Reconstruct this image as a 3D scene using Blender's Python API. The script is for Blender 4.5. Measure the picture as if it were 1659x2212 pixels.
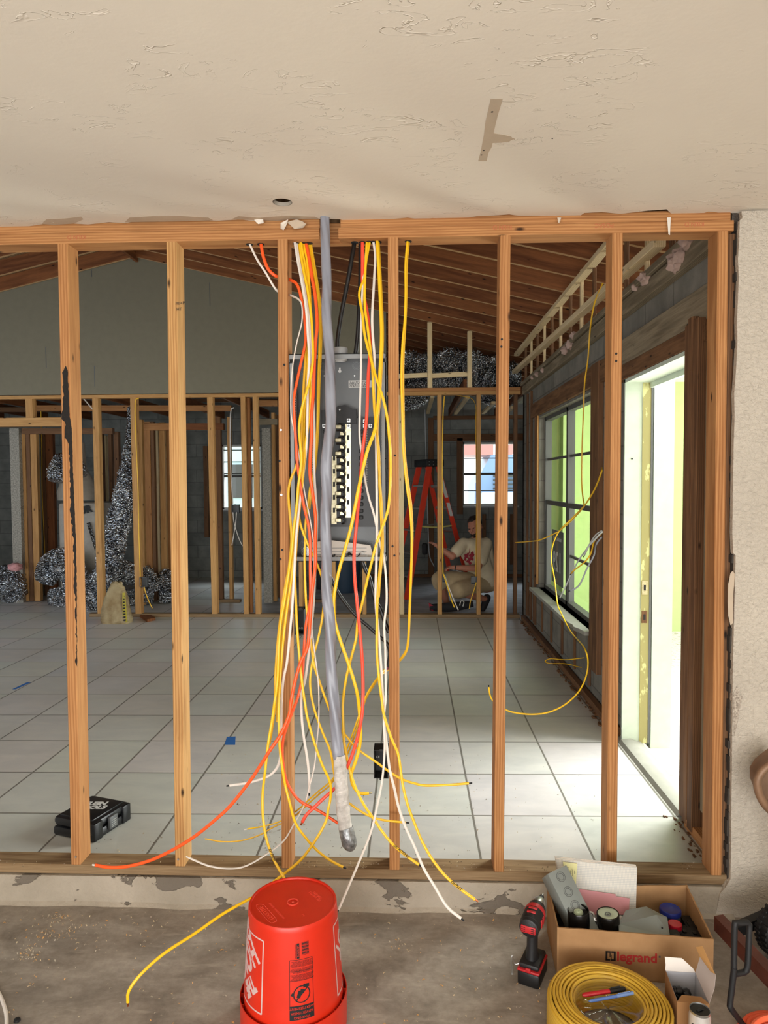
import bpy, bmesh, math, random
from mathutils import Vector, Matrix, Euler, Quaternion
random.seed(7)
for o in list(bpy.data.objects): bpy.data.objects.remove(o)
SC = bpy.context.scene
COL = SC.collection
# ------------------------------------------------------------------ camera
CAM_H = 1.625
YAW, PIT, ROL, FPX = .0395, .0434, -.0051, 1522.0
_f = Vector((-math.sin(YAW), math.cos(YAW), 0)); _r = Vector((math.cos(YAW), math.sin(YAW), 0)); _u = Vector((0, 0, 1))
VW = _f*math.cos(PIT) - _u*math.sin(PIT); _u2 = _u*math.cos(PIT) + _f*math.sin(PIT)
VR = _r*math.cos(ROL) + _u2*math.sin(ROL); VU = _u2*math.cos(ROL) - _r*math.sin(ROL)
cam_d = bpy.data.cameras.new('camera'); cam = bpy.data.objects.new('camera', cam_d); COL.objects.link(cam)
cam.matrix_world = Matrix((( VR.x, VU.x, -VW.x, 0), (VR.y, VU.y, -VW.y, 0), (VR.z, VU.z, -VW.z, CAM_H), (0, 0, 0, 1)))
cam_d.sensor_fit = 'HORIZONTAL'; cam_d.sensor_width = 36; cam_d.lens = 36*FPX/1659; cam_d.clip_start = .05; cam_d.clip_end = 200
SC.camera = cam
def at(x, y, X=None, Y=None, Z=None):
    """point of the place seen at photo pixel x, y on the plane X=, Y= or Z="""
    d = VR*((x-829.5)/FPX) - VU*((y-1106)/FPX) + VW
    k = X/d.x if X is not None else Y/d.y if Y is not None else (Z-CAM_H)/d.z
    return d*k + Vector((0, 0, CAM_H))
# ------------------------------------------------------------------ light
W = bpy.data.worlds.new('sky'); SC.world = W; W.use_nodes = True
bg = W.node_tree.nodes['Background']; bg.inputs[0].default_value = (.82, .91, 1.0, 1); bg.inputs[1].default_value = 2.2
SC.view_settings.view_transform = 'Standard'; SC.view_settings.look = 'None'; SC.view_settings.exposure = 0.0; SC.view_settings.gamma = 1
SC.view_settings.use_curve_mapping = False
def lamp(name, kind, loc, aim, energy, col, **kw):
    d = bpy.data.lights.new(name, kind); d.energy = energy; d.color = col
    for k, v in kw.items(): setattr(d, k, v)
    o = bpy.data.objects.new(name, d); COL.objects.link(o); o.location = loc
    o.rotation_euler = (Vector(aim)-Vector(loc)).to_track_quat('-Z', 'Y').to_euler()
    return o
lamp('sun', 'SUN', (10, 9, 20), (2.6, 4.6, 0), 7.0, (1, .96, .88), angle=.01)
lamp('garage_opening_daylight', 'AREA', (-.4, -3.3, 1.35), (-.2, 2.6, 1.35), 100, (1, .965, .92), shape='RECTANGLE', size=4.8, size_y=2.2)
lamp('driveway_bounce_fill', 'AREA', (-.2, -2.6, .2), (.1, 1.2, 2.6), 245, (1, .965, .92), shape='RECTANGLE', size=4.6, size_y=1.6)  # added low area lamp aimed up to brighten the ceiling, for driveway bounce
lamp('side_yard_daylight', 'AREA', (5.6, 4.5, 2.2), (1.3, 4.5, .9), 500, (.97, 1, .94), shape='RECTANGLE', size=4.2, size_y=3.0)
lamp('left_window_daylight', 'AREA', (-7.2, 5.2, 1.5), (0, 5.4, .5), 60, (.80, .90, 1), shape='RECTANGLE', size=2.2, size_y=1.4)
lamp('doorstep_fill', 'AREA', (2.3, 4.25, 1.7), (0, 3.1, 0), 95, (.96, 1, .95), shape='RECTANGLE', size=.9, size_y=1.7)  # extra fill lamp added out of view to brighten the tiles inside the door
lamp('rear_yard_fill', 'AREA', (1.3, 12.7, 3.6), (1.1, 9.8, .2), 150, (.86, .93, 1), shape='RECTANGLE', size=1.4, size_y=.8)  # fill lamp added above the window sight line to lift the worker's room
lamp('rear_yard_fill', 'AREA', (-2.7, 12.7, 3.6), (-2.8, 9.8, .2), 150, (.86, .94, 1), shape='RECTANGLE', size=1.4, size_y=.8)  # same added fill for the far-left window
# ------------------------------------------------------------------ mesh helpers
def meta(o, label=None, cat=None, group=None, kind=None):
    if label: o['label'] = label
    if cat: o['category'] = cat
    if group: o['group'] = group
    if kind: o['kind'] = kind
    return o
def thing(name, label, cat, loc, group=None):
    o = bpy.data.objects.new(name, None); COL.objects.link(o); o.location = loc; o.empty_display_size = .05
    return meta(o, label, cat, group)
def WM(o):
    m = Matrix.Translation(o.location) @ o.rotation_euler.to_matrix().to_4x4()
    return WM(o.parent) @ o.matrix_parent_inverse @ m if o.parent else m
def adopt(o, parent): o.parent = parent; o.matrix_parent_inverse = WM(parent).inverted()
class MB:
    def __init__(s): s.v = []; s.f = []; s.m = []
    def add(s, vs, fs, mi=0):
        n = len(s.v); s.v += [Vector(v) for v in vs]; s.f += [tuple(i+n for i in f) for f in fs]; s.m += [mi]*len(fs); return s
    def box(s, lo, hi, mi=0, M=None):
        (a, b, c), (d, e, f) = lo, hi
        vs = [(a,b,c),(d,b,c),(d,e,c),(a,e,c),(a,b,f),(d,b,f),(d,e,f),(a,e,f)]
        if M: vs = [M @ Vector(v) for v in vs]
        return s.add(vs, [(0,3,2,1),(4,5,6,7),(0,1,5,4),(1,2,6,5),(2,3,7,6),(3,0,4,7)], mi)
    def rbox(s, lo, hi, r=.004, mi=0, M=None, seg=2):
        bm = bmesh.new(); bmesh.ops.create_cube(bm, size=1)
        lo, hi = Vector(lo), Vector(hi)
        for v in bm.verts: v.co = Vector([(lo[i]+hi[i])/2 + v.co[i]*(hi[i]-lo[i]) for i in range(3)])
        bmesh.ops.bevel(bm, geom=bm.edges[:], offset=r, segments=seg, profile=.5, affect='EDGES')
        bm.verts.index_update()
        vs = [M @ v.co if M else v.co.copy() for v in bm.verts]; fs = [[v.index for v in f.verts] for f in bm.faces]; bm.free()
        return s.add(vs, fs, mi)
    def quad(s, *p, mi=0): return s.add(p, [tuple(range(len(p)))], mi)
    def prism(s, pts, off, mi=0):
        """closed outline (3d points) extruded by vector off"""
        n = len(pts); off = Vector(off); pts = [Vector(p) for p in pts]
        vs = pts + [p+off for p in pts]
        fs = [tuple(range(n))[::-1], tuple(range(n, 2*n))] + [(i, (i+1) % n, n+(i+1) % n, n+i) for i in range(n)]
        return s.add(vs, fs, mi)
    def tube(s, path, r, seg=8, mi=0, flat=1.0, cap=True, side=None):
        """round or flattened tube along a polyline; r may be a list"""
        P = [Vector(p) for p in path]; n = len(P)
        rr = r if isinstance(r, (list, tuple)) else [r]*n
        vs = []; N = None
        for i in range(n):
            t = (P[min(i+1, n-1)] - P[max(i-1, 0)]).normalized()
            if N is None:
                N = Vector(side) if side else (Vector((1, 0, 0)) if abs(t.x) < .8 else Vector((0, 1, 0)))
            N = (N - t*N.dot(t)).normalized(); B = t.cross(N)
            for k in range(seg):
                a = 2*math.pi*k/seg
                vs.append(P[i] + N*(math.cos(a)*rr[i]) + B*(math.sin(a)*rr[i]*flat))
        fs = [(i*seg+k, i*seg+(k+1) % seg, (i+1)*seg+(k+1) % seg, (i+1)*seg+k) for i in range(n-1) for k in range(seg)]
        if cap: fs += [tuple(range(seg))[::-1], tuple(range((n-1)*seg, n*seg))]
        return s.add(vs, fs, mi)
    def lathe(s, prof, c=(0, 0, 0), seg=24, mi=0, M=None, cap=True):
        c = Vector(c); vs = []
        for r, z in prof:
            for k in range(seg):
                a = 2*math.pi*k/seg; p = Vector((r*math.cos(a), r*math.sin(a), z))
                vs.append((M @ p if M else p) + c)
        n = len(prof); fs = [(i*seg+k, i*seg+(k+1) % seg, (i+1)*seg+(k+1) % seg, (i+1)*seg+k) for i in range(n-1) for k in range(seg)]
        if cap: fs += [tuple(range(seg))[::-1], tuple(range((n-1)*seg, n*seg))]
        return s.add(vs, fs, mi)
    def build(s, name, mats, parent=None, origin=None, sharp=40, rot=None):
        if not isinstance(mats, (list, tuple)): mats = [mats]
        lo = Vector([min(v[i] for v in s.v) for i in range(3)]); hi = Vector([max(v[i] for v in s.v) for i in range(3)])
        base = Vector(origin) if origin is not None else Vector(((lo.x+hi.x)/2, (lo.y+hi.y)/2, lo.z))
        me = bpy.data.meshes.new(name); me.from_pydata([v-base for v in s.v], [], s.f)
        for m in mats: me.materials.append(m)
        me.polygons.foreach_set('material_index', s.m); me.polygons.foreach_set('use_smooth', [True]*len(s.f))
        me.update()
        try: me.set_sharp_from_angle(angle=math.radians(sharp))
        except Exception: pass
        o = bpy.data.objects.new(name, me); COL.objects.link(o)
        o.location = base
        if parent: adopt(o, parent)
        return o
def solo(name, mb, mat, label, cat, group=None, **kw): return meta(mb.build(name, mat, **kw), label, cat, group)
def struct(name, mb, mat, parent=None, **kw):
    o = mb.build(name, mat, parent, **kw)
    if not parent: o['kind'] = 'structure'
    return o
def board_into(name, p0, p1, w, d, mat, parent=None, xdir=(1, 0, 0), ch=.003):
    """a board as an object of its own; length along its local z"""
    p0, p1 = Vector(p0), Vector(p1); L = (p1-p0).length; z = (p1-p0).normalized()
    x = Vector(xdir); x = (x - z*x.dot(z)).normalized(); y = z.cross(x)
    a, b = w/2, d/2
    ring = [(-a+ch, -b), (a-ch, -b), (a, -b+ch), (a, b-ch), (a-ch, b), (-a+ch, b), (-a, b-ch), (-a, -b+ch)]
    vs = [(q[0], q[1], 0) for q in ring] + [(q[0], q[1], L) for q in ring]
    fs = [tuple(range(8))[::-1], tuple(range(8, 16))] + [(i, (i+1) % 8, 8+(i+1) % 8, 8+i) for i in range(8)]
    me = bpy.data.meshes.new(name); me.from_pydata(vs, [], fs); me.materials.append(mat); me.update()
    o = bpy.data.objects.new(name, me); COL.objects.link(o)
    o.rotation_euler = Matrix((( x.x, y.x, z.x), (x.y, y.y, z.y), (x.z, y.z, z.z))).to_euler()
    o.location = p0
    if parent: adopt(o, parent)
    return o
def board(name, p0, p1, w, d, mat, label, cat, group=None, **kw): return meta(board_into(name, p0, p1, w, d, mat, **kw), label, cat, group)
def spline(pts, step=.02):
    P = [Vector(p) for p in pts]; P = [P[0]*2-P[1]] + P + [P[-1]*2-P[-2]]; out = []
    for i in range(1, len(P)-2):
        a, b, c, d = P[i-1:i+3]; n = max(2, int((c-b).length/step))
        for k in range(n):
            t = k/n; out.append(.5*((2*b)+(c-a)*t+(2*a-5*b+4*c-d)*t*t+(3*b-a-3*c+d)*t*t*t))
    out.append(P[-2]); return out
def flat_shape(outer, holes, thick, M):
    """filled outline with holes, thickness along local +z, placed by matrix M; returns MB"""
    cu = bpy.data.curves.new('t', 'CURVE'); cu.dimensions = '2D'; cu.fill_mode = 'BOTH'; cu.extrude = thick/2
    for pts in [outer]+holes:
        sp = cu.splines.new('POLY'); sp.points.add(len(pts)-1); sp.use_cyclic_u = True
        for i, p in enumerate(pts): sp.points[i].co = (p[0], p[1], 0, 1)
    o = bpy.data.objects.new('t', cu); COL.objects.link(o)
    dg = bpy.context.evaluated_depsgraph_get(); me = bpy.data.meshes.new_from_object(o.evaluated_get(dg))
    mb = MB(); mb.add([M @ (v.co + Vector((0, 0, thick/2))) for v in me.vertices], [tuple(p.vertices) for p in me.polygons])
    bpy.data.objects.remove(o); bpy.data.curves.remove(cu); bpy.data.meshes.remove(me); return mb
def text_mb(txt, size, M, depth=.0004, align='CENTER', bold=0.0, shear=0, spacing=1.0, xs=1.0):
    cu = bpy.data.curves.new('t', 'FONT'); cu.body = txt; cu.size = size; cu.extrude = depth; cu.align_x = align; cu.align_y = 'CENTER'; cu.offset = bold; cu.shear = shear; cu.space_character = spacing; cu.resolution_u = 3; cu.space_line = .9
    o = bpy.data.objects.new('t', cu); COL.objects.link(o)
    dg = bpy.context.evaluated_depsgraph_get(); me = bpy.data.meshes.new_from_object(o.evaluated_get(dg))
    mb = MB(); mb.add([M @ Vector((v.co.x*xs, v.co.y, v.co.z)) for v in me.vertices], [tuple(p.vertices) for p in me.polygons])
    bpy.data.objects.remove(o); bpy.data.curves.remove(cu); bpy.data.meshes.remove(me); return mb
def frame(o, x, y):
    """matrix with origin o, local x along x, local y towards y"""
    x = Vector(x).normalized(); y = Vector(y); y = (y - x*y.dot(x)).normalized(); z = x.cross(y); o = Vector(o)
    return Matrix(((x.x, y.x, z.x, o.x), (x.y, y.y, z.y, o.y), (x.z, y.z, z.z, o.z), (0, 0, 0, 1)))
def dup(root, loc=None, rotz=None, label=None, group=None):
    r = root.copy(); COL.objects.link(r)
    if loc is not None: r.location = loc
    if rotz is not None: r.rotation_euler = (0, 0, rotz)
    if label: r['label'] = label
    if group: r['group'] = group
    for ch in list(root.children):
        c = ch.copy(); COL.objects.link(c); c.parent = r
        for g in list(ch.children):
            d = g.copy(); COL.objects.link(d); d.parent = c
    return r
ORD = ['first','second','third','fourth','fifth','sixth','seventh','eighth','ninth','tenth','eleventh','twelfth','thirteenth','fourteenth','fifteenth','sixteenth','seventeenth','eighteenth','nineteenth','twentieth','twenty-first','twenty-second','twenty-third','twenty-fourth']
# ------------------------------------------------------------------ materials
class NT:
    def __init__(s, name, rough=.6, metal=0, spec=.5):
        s.m = bpy.data.materials.new(name); s.m.use_nodes = True; s.t = s.m.node_tree; s.N = s.t.nodes; s.L = s.t.links
        s.b = s.N['Principled BSDF']; s.b.inputs['Roughness'].default_value = rough; s.b.inputs['Metallic'].default_value = metal
        s.b.inputs['Specular IOR Level'].default_value = spec
    def n(s, t, **kw):
        x = s.N.new(t)
        for k, v in kw.items():
            if k in x.inputs.keys(): x.inputs[k].default_value = v
            else: setattr(x, k, v)
        return x
    def lk(s, a, b): s.L.new(a, b)
    def coords(s, scale=(1, 1, 1), rnd=True, loc=(0, 0, 0), world=False):
        mp = s.n('ShaderNodeMapping'); mp.inputs['Scale'].default_value = scale; mp.inputs['Location'].default_value = loc
        if world: g = s.n('ShaderNodeNewGeometry'); src = g.outputs['Position']
        else: tc = s.n('ShaderNodeTexCoord'); src = tc.outputs['Object']
        if rnd and not world:
            oi = s.n('ShaderNodeObjectInfo'); mu = s.n('ShaderNodeMath', operation='MULTIPLY'); mu.inputs[1].default_value = 37
            s.lk(oi.outputs['Random'], mu.inputs[0]); va = s.n('ShaderNodeVectorMath', operation='ADD')
            s.lk(src, va.inputs[0]); s.lk(mu.outputs[0], va.inputs[1]); src = va.outputs[0]
        s.lk(src, mp.inputs['Vector']); return mp.outputs[0]
    def ramp(s, fac, stops):
        r = s.n('ShaderNodeValToRGB'); e = r.color_ramp.elements
        while len(e) < len(stops): e.new(.5)
        for i, (p, c) in enumerate(stops): e[i].position = p; e[i].color = (*c, 1) if len(c) == 3 else c
        s.lk(fac, r.inputs[0]); return r.outputs[0]
    def mix(s, fac, a, b, mode='MIX'):
        m = s.n('ShaderNodeMix', data_type='RGBA', blend_type=mode)
        for inp, v in ((m.inputs[0], fac), (m.inputs[6], a), (m.inputs[7], b)):
            if hasattr(v, 'links'): s.lk(v, inp)
            elif isinstance(v, (int, float)): inp.default_value = v
            else: inp.default_value = (*v, 1)
        return m.outputs[2]
    def noise(s, vec, scale, detail=4, rough=.55, dist=0):
        n = s.n('ShaderNodeTexNoise', Scale=scale, Detail=detail, Roughness=rough, Distortion=dist); s.lk(vec, n.inputs['Vector']); return n.outputs['Fac']
    def base(s, c):
        if hasattr(c, 'links'): s.lk(c, s.b.inputs['Base Color'])
        else: s.b.inputs['Base Color'].default_value = (*c, 1)
    def bump(s, h, strength=.3, dist=.01):
        b = s.n('ShaderNodeBump', Strength=strength, Distance=dist); s.lk(h, b.inputs['Height']); s.lk(b.outputs[0], s.b.inputs['Normal'])
def srgb(r, g, b):
    f = lambda c: (c/255/12.92) if c <= 10 else ((c/255+.055)/1.055)**2.4
    return (f(r), f(g), f(b))
def plain(name, c, rough=.5, metal=0, spec=.5, bump=0, bs=200, var=0):
    t = NT(name, rough, metal, spec); v = None
    if var or bump: v = t.coords((1, 1, 1), rnd=False)
    if var:
        f = t.noise(v, 14, 5); t.base(t.ramp(f, [(.3, tuple(x*(1-var) for x in c)), (.7, tuple(min(1, x*(1+var)) for x in c))]))
    else: t.base(c)
    if bump: t.bump(t.noise(v, bs, 3), bump, .002)
    return t.m
def wood(name, c1, c2, knots=True, ringscale=30, dirt=.25):
    t = NT(name, .7, spec=.25); v = t.coords((9, 9, .8))
    f = t.noise(v, 2.2, 5, .6, .8)
    w = t.n('ShaderNodeTexWave', wave_type='BANDS', bands_direction='X', Scale=ringscale/9, Distortion=6, Detail=2.5); w.inputs['Detail Scale'].default_value = .8
    t.lk(v, w.inputs['Vector'])
    g = t.n('ShaderNodeMath', operation='MULTIPLY'); t.lk(w.outputs['Fac'], g.inputs[0]); g.inputs[1].default_value = .45
    g2 = t.n('ShaderNodeMath', operation='ADD'); t.lk(g.outputs[0], g2.inputs[0]); t.lk(f, g2.inputs[1])
    col = t.ramp(g2.outputs[0], [(.35, c2), (.95, c1)])
    fine = t.noise(t.coords((60, 60, 2)), 4, 3); col = t.mix(t.ramp(fine, [(.35, (.35,)*3), (.6, (0,)*3)]), col, c2)
    if knots:
        vo = t.n('ShaderNodeTexVoronoi', Scale=1.0); t.lk(t.coords((16, 16, 5.5)), vo.inputs['Vector'])
        k = t.ramp(vo.outputs['Distance'], [(.05, (1,)*3), (.13, (0,)*3)])
        col = t.mix(k, col, tuple(x*.13 for x in c2))
    d = t.ramp(t.noise(t.coords((3, 3, 1.3)), 3, 4), [(.55, (0,)*3), (.8, (dirt,)*3)])
    col = t.mix(d, col, tuple(x*.45 for x in c2))
    t.base(col); t.bump(fine, .25, .002); return t.m
M = {}
M['stud'] = wood('orange_pine', srgb(188, 136, 86), srgb(148, 96, 54))
M['stud2'] = wood('golden_pine', srgb(200, 156, 100), srgb(158, 110, 62))
M['plate'] = wood('treated_pine', srgb(152, 128, 96), srgb(112, 86, 58), knots=False, ringscale=70)
M['old'] = wood('old_brown_pine', srgb(128, 92, 62), srgb(86, 58, 38), ringscale=40)
M['rafter'] = wood('rafter_pine', srgb(136, 84, 48), srgb(92, 52, 28), ringscale=22)
M['rafter_edge'] = wood('rafter_lower_edge', srgb(196, 160, 118), srgb(160, 120, 80), knots=False)  # paler bare wood, with light from the floor put into its tone
M['pale'] = wood('pale_pine', srgb(222, 200, 160), srgb(196, 168, 122))
M['gray_wood'] = wood('weathered_pine', srgb(150, 136, 112), srgb(104, 92, 72))
M['ply'] = wood('plywood', srgb(140, 110, 78), srgb(98, 72, 48), ringscale=12)
t = NT('charred_mastic', .9); t.base((.012, .009, .008)); t.bump(t.noise(t.coords((1, 1, 1)), 90, 4), 1, .004); M['char'] = t.m
# ceiling drywall with skip trowel marks
t = NT('ceiling_paint', .75, spec=.2); v = t.coords((1, 1, 1), world=True)
base = t.ramp(t.noise(v, 1.2, 4), [(.3, srgb(222, 212, 198)), (.7, srgb(231, 222, 207))]); t.base(base)
a = t.noise(t.coords((7, 15, 7), world=True), 1.0, 3, .55, 1.8); r1 = t.ramp(a, [(.57, (0,)*3), (.58, (1,)*3), (.605, (.0,)*3)])
b2 = t.noise(t.coords((3, 3, 3), world=True), 1.2, 2); msk = t.ramp(b2, [(.48, (0,)*3), (.58, (1,)*3)])
h = t.mix(1.0, r1, msk, 'MULTIPLY'); fine = t.noise(v, 60, 3)
hh = t.mix(.12, h, fine); t.bump(hh, .5, .007); M['ceiling'] = t.m
t = NT('stucco_wall_paint', .8, spec=.2); v = t.coords((1, 1, 1), world=True)
t.base(t.ramp(t.noise(v, 2.5, 5), [(.3, srgb(184, 174, 160)), (.7, srgb(198, 188, 173))]))
t.bump(t.noise(t.coords((60, 60, 85), world=True), 1, 3, .6, 1.2), 1.0, .008); M['stucco'] = t.m
M['paper'] = plain('torn_drywall_paper', srgb(188, 170, 148), .9, var=.06)
M['paper_white'] = plain('torn_white_paper', srgb(232, 222, 208), .9, var=.05)
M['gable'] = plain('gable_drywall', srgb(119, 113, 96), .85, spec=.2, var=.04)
t = NT('drywall_core', .95); t.base(t.ramp(t.noise(t.coords((1, 1, 1)), 160, 4, .7), [(.35, srgb(120, 108, 96)), (.65, srgb(196, 184, 168))])); t.bump(t.noise(t.coords((1, 1, 1)), 120, 3), .6, .004); M['core'] = t.m
# garage floor concrete
t = NT('stained_concrete', .62, spec=.35); v = t.coords((1, 1, 1), world=True)
f1 = t.noise(t.coords((1.5, 2.6, 1), world=True), 3.0, 9, .68, .4)
c = t.ramp(f1, [(.28, srgb(118, 110, 101)), (.5, srgb(154, 145, 134)), (.72, srgb(180, 171, 160))])
f2 = t.ramp(t.noise(v, 35, 5, .7), [(.4, (0,)*3), (.75, (.35,)*3)]); c = t.mix(f2, c, srgb(92, 84, 76))
f3 = t.ramp(t.noise(t.coords((2, 9, 1), world=True), 2.5, 5, .6), [(.6, (0,)*3), (.7, (.4,)*3)]); c = t.mix(f3, c, srgb(188, 178, 164))
t.base(c); t.bump(t.noise(v, 90, 5), .15, .002); M['concrete'] = t.m
# curb : flaking paint over concrete
t = NT('flaking_curb_paint', .85, spec=.2); v = t.coords((1, 1, 1), world=True)
c = t.ramp(t.noise(v, 5, 5), [(.3, srgb(150, 140, 124)), (.7, srgb(172, 161, 145))])
m = t.ramp(t.noise(t.coords((4.5, 4.5, 11), world=True, loc=(3.1, 0, 1)), 1.0, 6, .55, .4), [(.56, (0,)*3), (.572, (1,)*3)])
c = t.mix(m, c, srgb(112, 103, 92)); t.base(c)
hm = t.mix(.5, t.noise(v, 50, 4), t.mix(1, (1, 1, 1), m, 'SUBTRACT')); t.bump(hm, .9, .012); M['curb'] = t.m
# tile floor: 18 inch tiles laid square to the depth of the room
t = NT('ceramic_tile', .38, spec=.5)
g = t.n('ShaderNodeNewGeometry'); sp = t.n('ShaderNodeSeparateXYZ'); t.lk(g.outputs['Position'], sp.inputs[0])
def mth(op, a, b=None):
    n = t.n('ShaderNodeMath', operation=op)
    for i, q in enumerate((a, b)):
        if q is None: continue
        if hasattr(q, 'links'): t.lk(q, n.inputs[i])
        else: n.inputs[i].default_value = q
    return n.outputs[0]
S = .4572; X0, Y0, SK = .2738, 3.177, .0172
u = mth('DIVIDE', mth('SUBTRACT', sp.outputs[0], X0), S)
vv = mth('DIVIDE', mth('SUBTRACT', mth('SUBTRACT', sp.outputs[1], Y0), mth('MULTIPLY', mth('SUBTRACT', sp.outputs[0], X0), SK)), S)
def edge(q):  # 0 in grout, 1 in tile
    fr = mth('FRACT', mth('ADD', q, 100.0)); d = mth('MINIMUM', fr, mth('SUBTRACT', 1.0, fr)); return d
de = mth('MINIMUM', edge(u), edge(vv)); gr = t.ramp(de, [(.009, (0,)*3), (.0125, (1,)*3)])
cell = t.n('ShaderNodeCombineXYZ'); t.lk(mth('FLOOR', u), cell.inputs[0]); t.lk(mth('FLOOR', vv), cell.inputs[1])
wn = t.n('ShaderNodeTexWhiteNoise'); t.lk(cell.outputs[0], wn.inputs[0])
v = t.coords((1, 1, 1), world=True); off = t.n('ShaderNodeVectorMath', operation='ADD'); sc = t.n('ShaderNodeVectorMath', operation='SCALE'); sc.inputs['Scale'].default_value = 9; t.lk(wn.outputs['Color'], sc.inputs[0]); t.lk(v, off.inputs[0]); t.lk(sc.outputs[0], off.inputs[1])
mp = t.n('ShaderNodeMapping'); mp.inputs['Scale'].default_value = (1, 2.2, 1); t.lk(off.outputs[0], mp.inputs[0])
mar = t.noise(mp.outputs[0], 4.5, 7, .62, .7)
tc = t.ramp(mar, [(.3, srgb(192, 191, 187)), (.5, srgb(202, 200, 195)), (.7, srgb(211, 208, 201))])
tc = t.mix(.06, tc, wn.outputs['Color'], 'MULTIPLY')
dust = t.ramp(t.noise(v, 1.3, 5), [(.45, (0,)*3), (.75, (.35,)*3)]); tc = t.mix(dust, tc, srgb(170, 164, 150))
t.base(t.mix(gr, srgb(120, 116, 108), tc)); t.bump(t.mix(.9, t.noise(v, 60, 3), gr), .35, .003)
rr = t.ramp(mar, [(.3, (.3,)*3), (.7, (.5,)*3)]); t.lk(rr, t.b.inputs['Roughness']); M['tile'] = t.m
# concrete block
def block(name, c1, c2, axis, rough=.9):
    t = NT(name, rough, spec=.2); g = t.n('ShaderNodeNewGeometry'); s = t.n('ShaderNodeSeparateXYZ'); t.lk(g.outputs['Position'], s.inputs[0])
    cb = t.n('ShaderNodeCombineXYZ'); t.lk(s.outputs[axis], cb.inputs[0]); t.lk(s.outputs[2], cb.inputs[1])
    b = t.n('ShaderNodeTexBrick', offset=.5, Scale=1.0); b.inputs['Mortar Size'].default_value = .006; b.inputs['Brick Width'].default_value = .406; b.inputs['Row Height'].default_value = .203
    b.inputs['Mortar Smooth'].default_value = .3
    b.inputs['Color1'].default_value = (1, 1, 1, 1); b.inputs['Color2'].default_value = (.86, .86, .86, 1); b.inputs['Mortar'].default_value = (.62, .62, .62, 1); t.lk(cb.outputs[0], b.inputs['Vector'])
    v = t.coords((1, 1, 1), world=True)
    c = t.mix(1, t.ramp(t.noise(v, 6, 6), [(.3, c1), (.7, c2)]), b.outputs['Color'], 'MULTIPLY'); t.base(c)
    t.bump(t.mix(.5, t.noise(v, 130, 4), b.outputs['Color']), .6, .005); return t.m
M['block_x'] = block('concrete_block_across', srgb(112, 114, 110), srgb(138, 139, 133), 0)
M['block_y'] = block('concrete_block_along', srgb(108, 105, 96), srgb(138, 133, 122), 1)
t = NT('rough_gray_concrete', .9, spec=.2); v = t.coords((1, 1, 1), world=True); t.base(t.ramp(t.noise(v, 60, 6, .7), [(.35, srgb(116, 112, 104)), (.65, srgb(176, 170, 158))])); t.bump(t.noise(v, 110, 4), .6, .004); M['rough'] = t.m
t = NT('far_slab', .55, spec=.4); v = t.coords((1, 2.5, 1), world=True); t.base(t.ramp(t.noise(v, 2.2, 6, .6, .5), [(.35, srgb(140, 143, 148)), (.65, srgb(184, 186, 190))])); M['slab'] = t.m
M['green'] = plain('lime_green_paint', srgb(166, 188, 122), .8, spec=.2, var=.03)
M['green_trim'] = plain('pale_green_white_paint', srgb(200, 211, 195), .7, spec=.2, var=.05)
t = NT('yellowed_jamb_paint', .6, spec=.3); v = t.coords((1, 1, .35), rnd=False); t.base(t.mix(t.ramp(t.noise(v, 22, 5, .6), [(.56, (0,)*3), (.6, (1,)*3)]), srgb(158, 150, 98), srgb(200, 198, 140))); M['jamb'] = t.m
M['soffit'] = plain('soffit_paint', srgb(226, 232, 214), .8)
t = NT('paving_with_litter', .9, spec=.1); v = t.coords((1, 1, 1), world=True)
lit = t.ramp(t.noise(v, 26, 5, .75), [(.56, (0,)*3), (.62, (1,)*3)]); far = t.n('ShaderNodeSeparateXYZ'); t.lk(v, far.inputs[0])
fm = t.n('ShaderNodeMapRange'); fm.inputs[1].default_value = 4.6; fm.inputs[2].default_value = 6.9; t.lk(far.outputs[1], fm.inputs[0])
t.base(t.mix(t.mix(1, lit, fm.outputs[0], 'MULTIPLY'), srgb(206, 202, 192), srgb(110, 84, 58))); M['paving'] = t.m
def glass(name, tint=(1, 1, 1), refl=.35):
    t = NT(name); N = t.N; out = N['Material Output']; N.remove(t.b)
    tr = N.new('ShaderNodeBsdfTransparent'); tr.inputs[0].default_value = (*tint, 1); gl = N.new('ShaderNodeBsdfGlossy'); gl.inputs['Roughness'].default_value = .05
    lw = N.new('ShaderNodeLayerWeight'); lw.inputs[0].default_value = .5; pw_ = N.new('ShaderNodeMath'); pw_.operation = 'POWER'; pw_.inputs[1].default_value = 4
    t.lk(lw.outputs['Facing'], pw_.inputs[0]); ml = N.new('ShaderNodeMath'); ml.operation = 'MULTIPLY_ADD'; ml.inputs[1].default_value = refl; ml.inputs[2].default_value = .03; t.lk(pw_.outputs[0], ml.inputs[0])
    mx = N.new('ShaderNodeMixShader'); t.lk(ml.outputs[0], mx.inputs[0]); t.lk(tr.outputs[0], mx.inputs[1]); t.lk(gl.outputs[0], mx.inputs[2]); t.lk(mx.outputs[0], out.inputs[0]); return t.m
M['glass'] = glass('window_glass', (.96, .99, .97))
M['film'] = glass('clear_plastic_film', (.92, .92, .9), 1.2)
M['alu'] = plain('window_aluminium', srgb(84, 84, 80), .6, .2)
M['sill'] = plain('stone_sill', srgb(140, 138, 128), .7, var=.08)
M['alu_white'] = plain('white_window_frame', srgb(196, 196, 190), .5)
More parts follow.
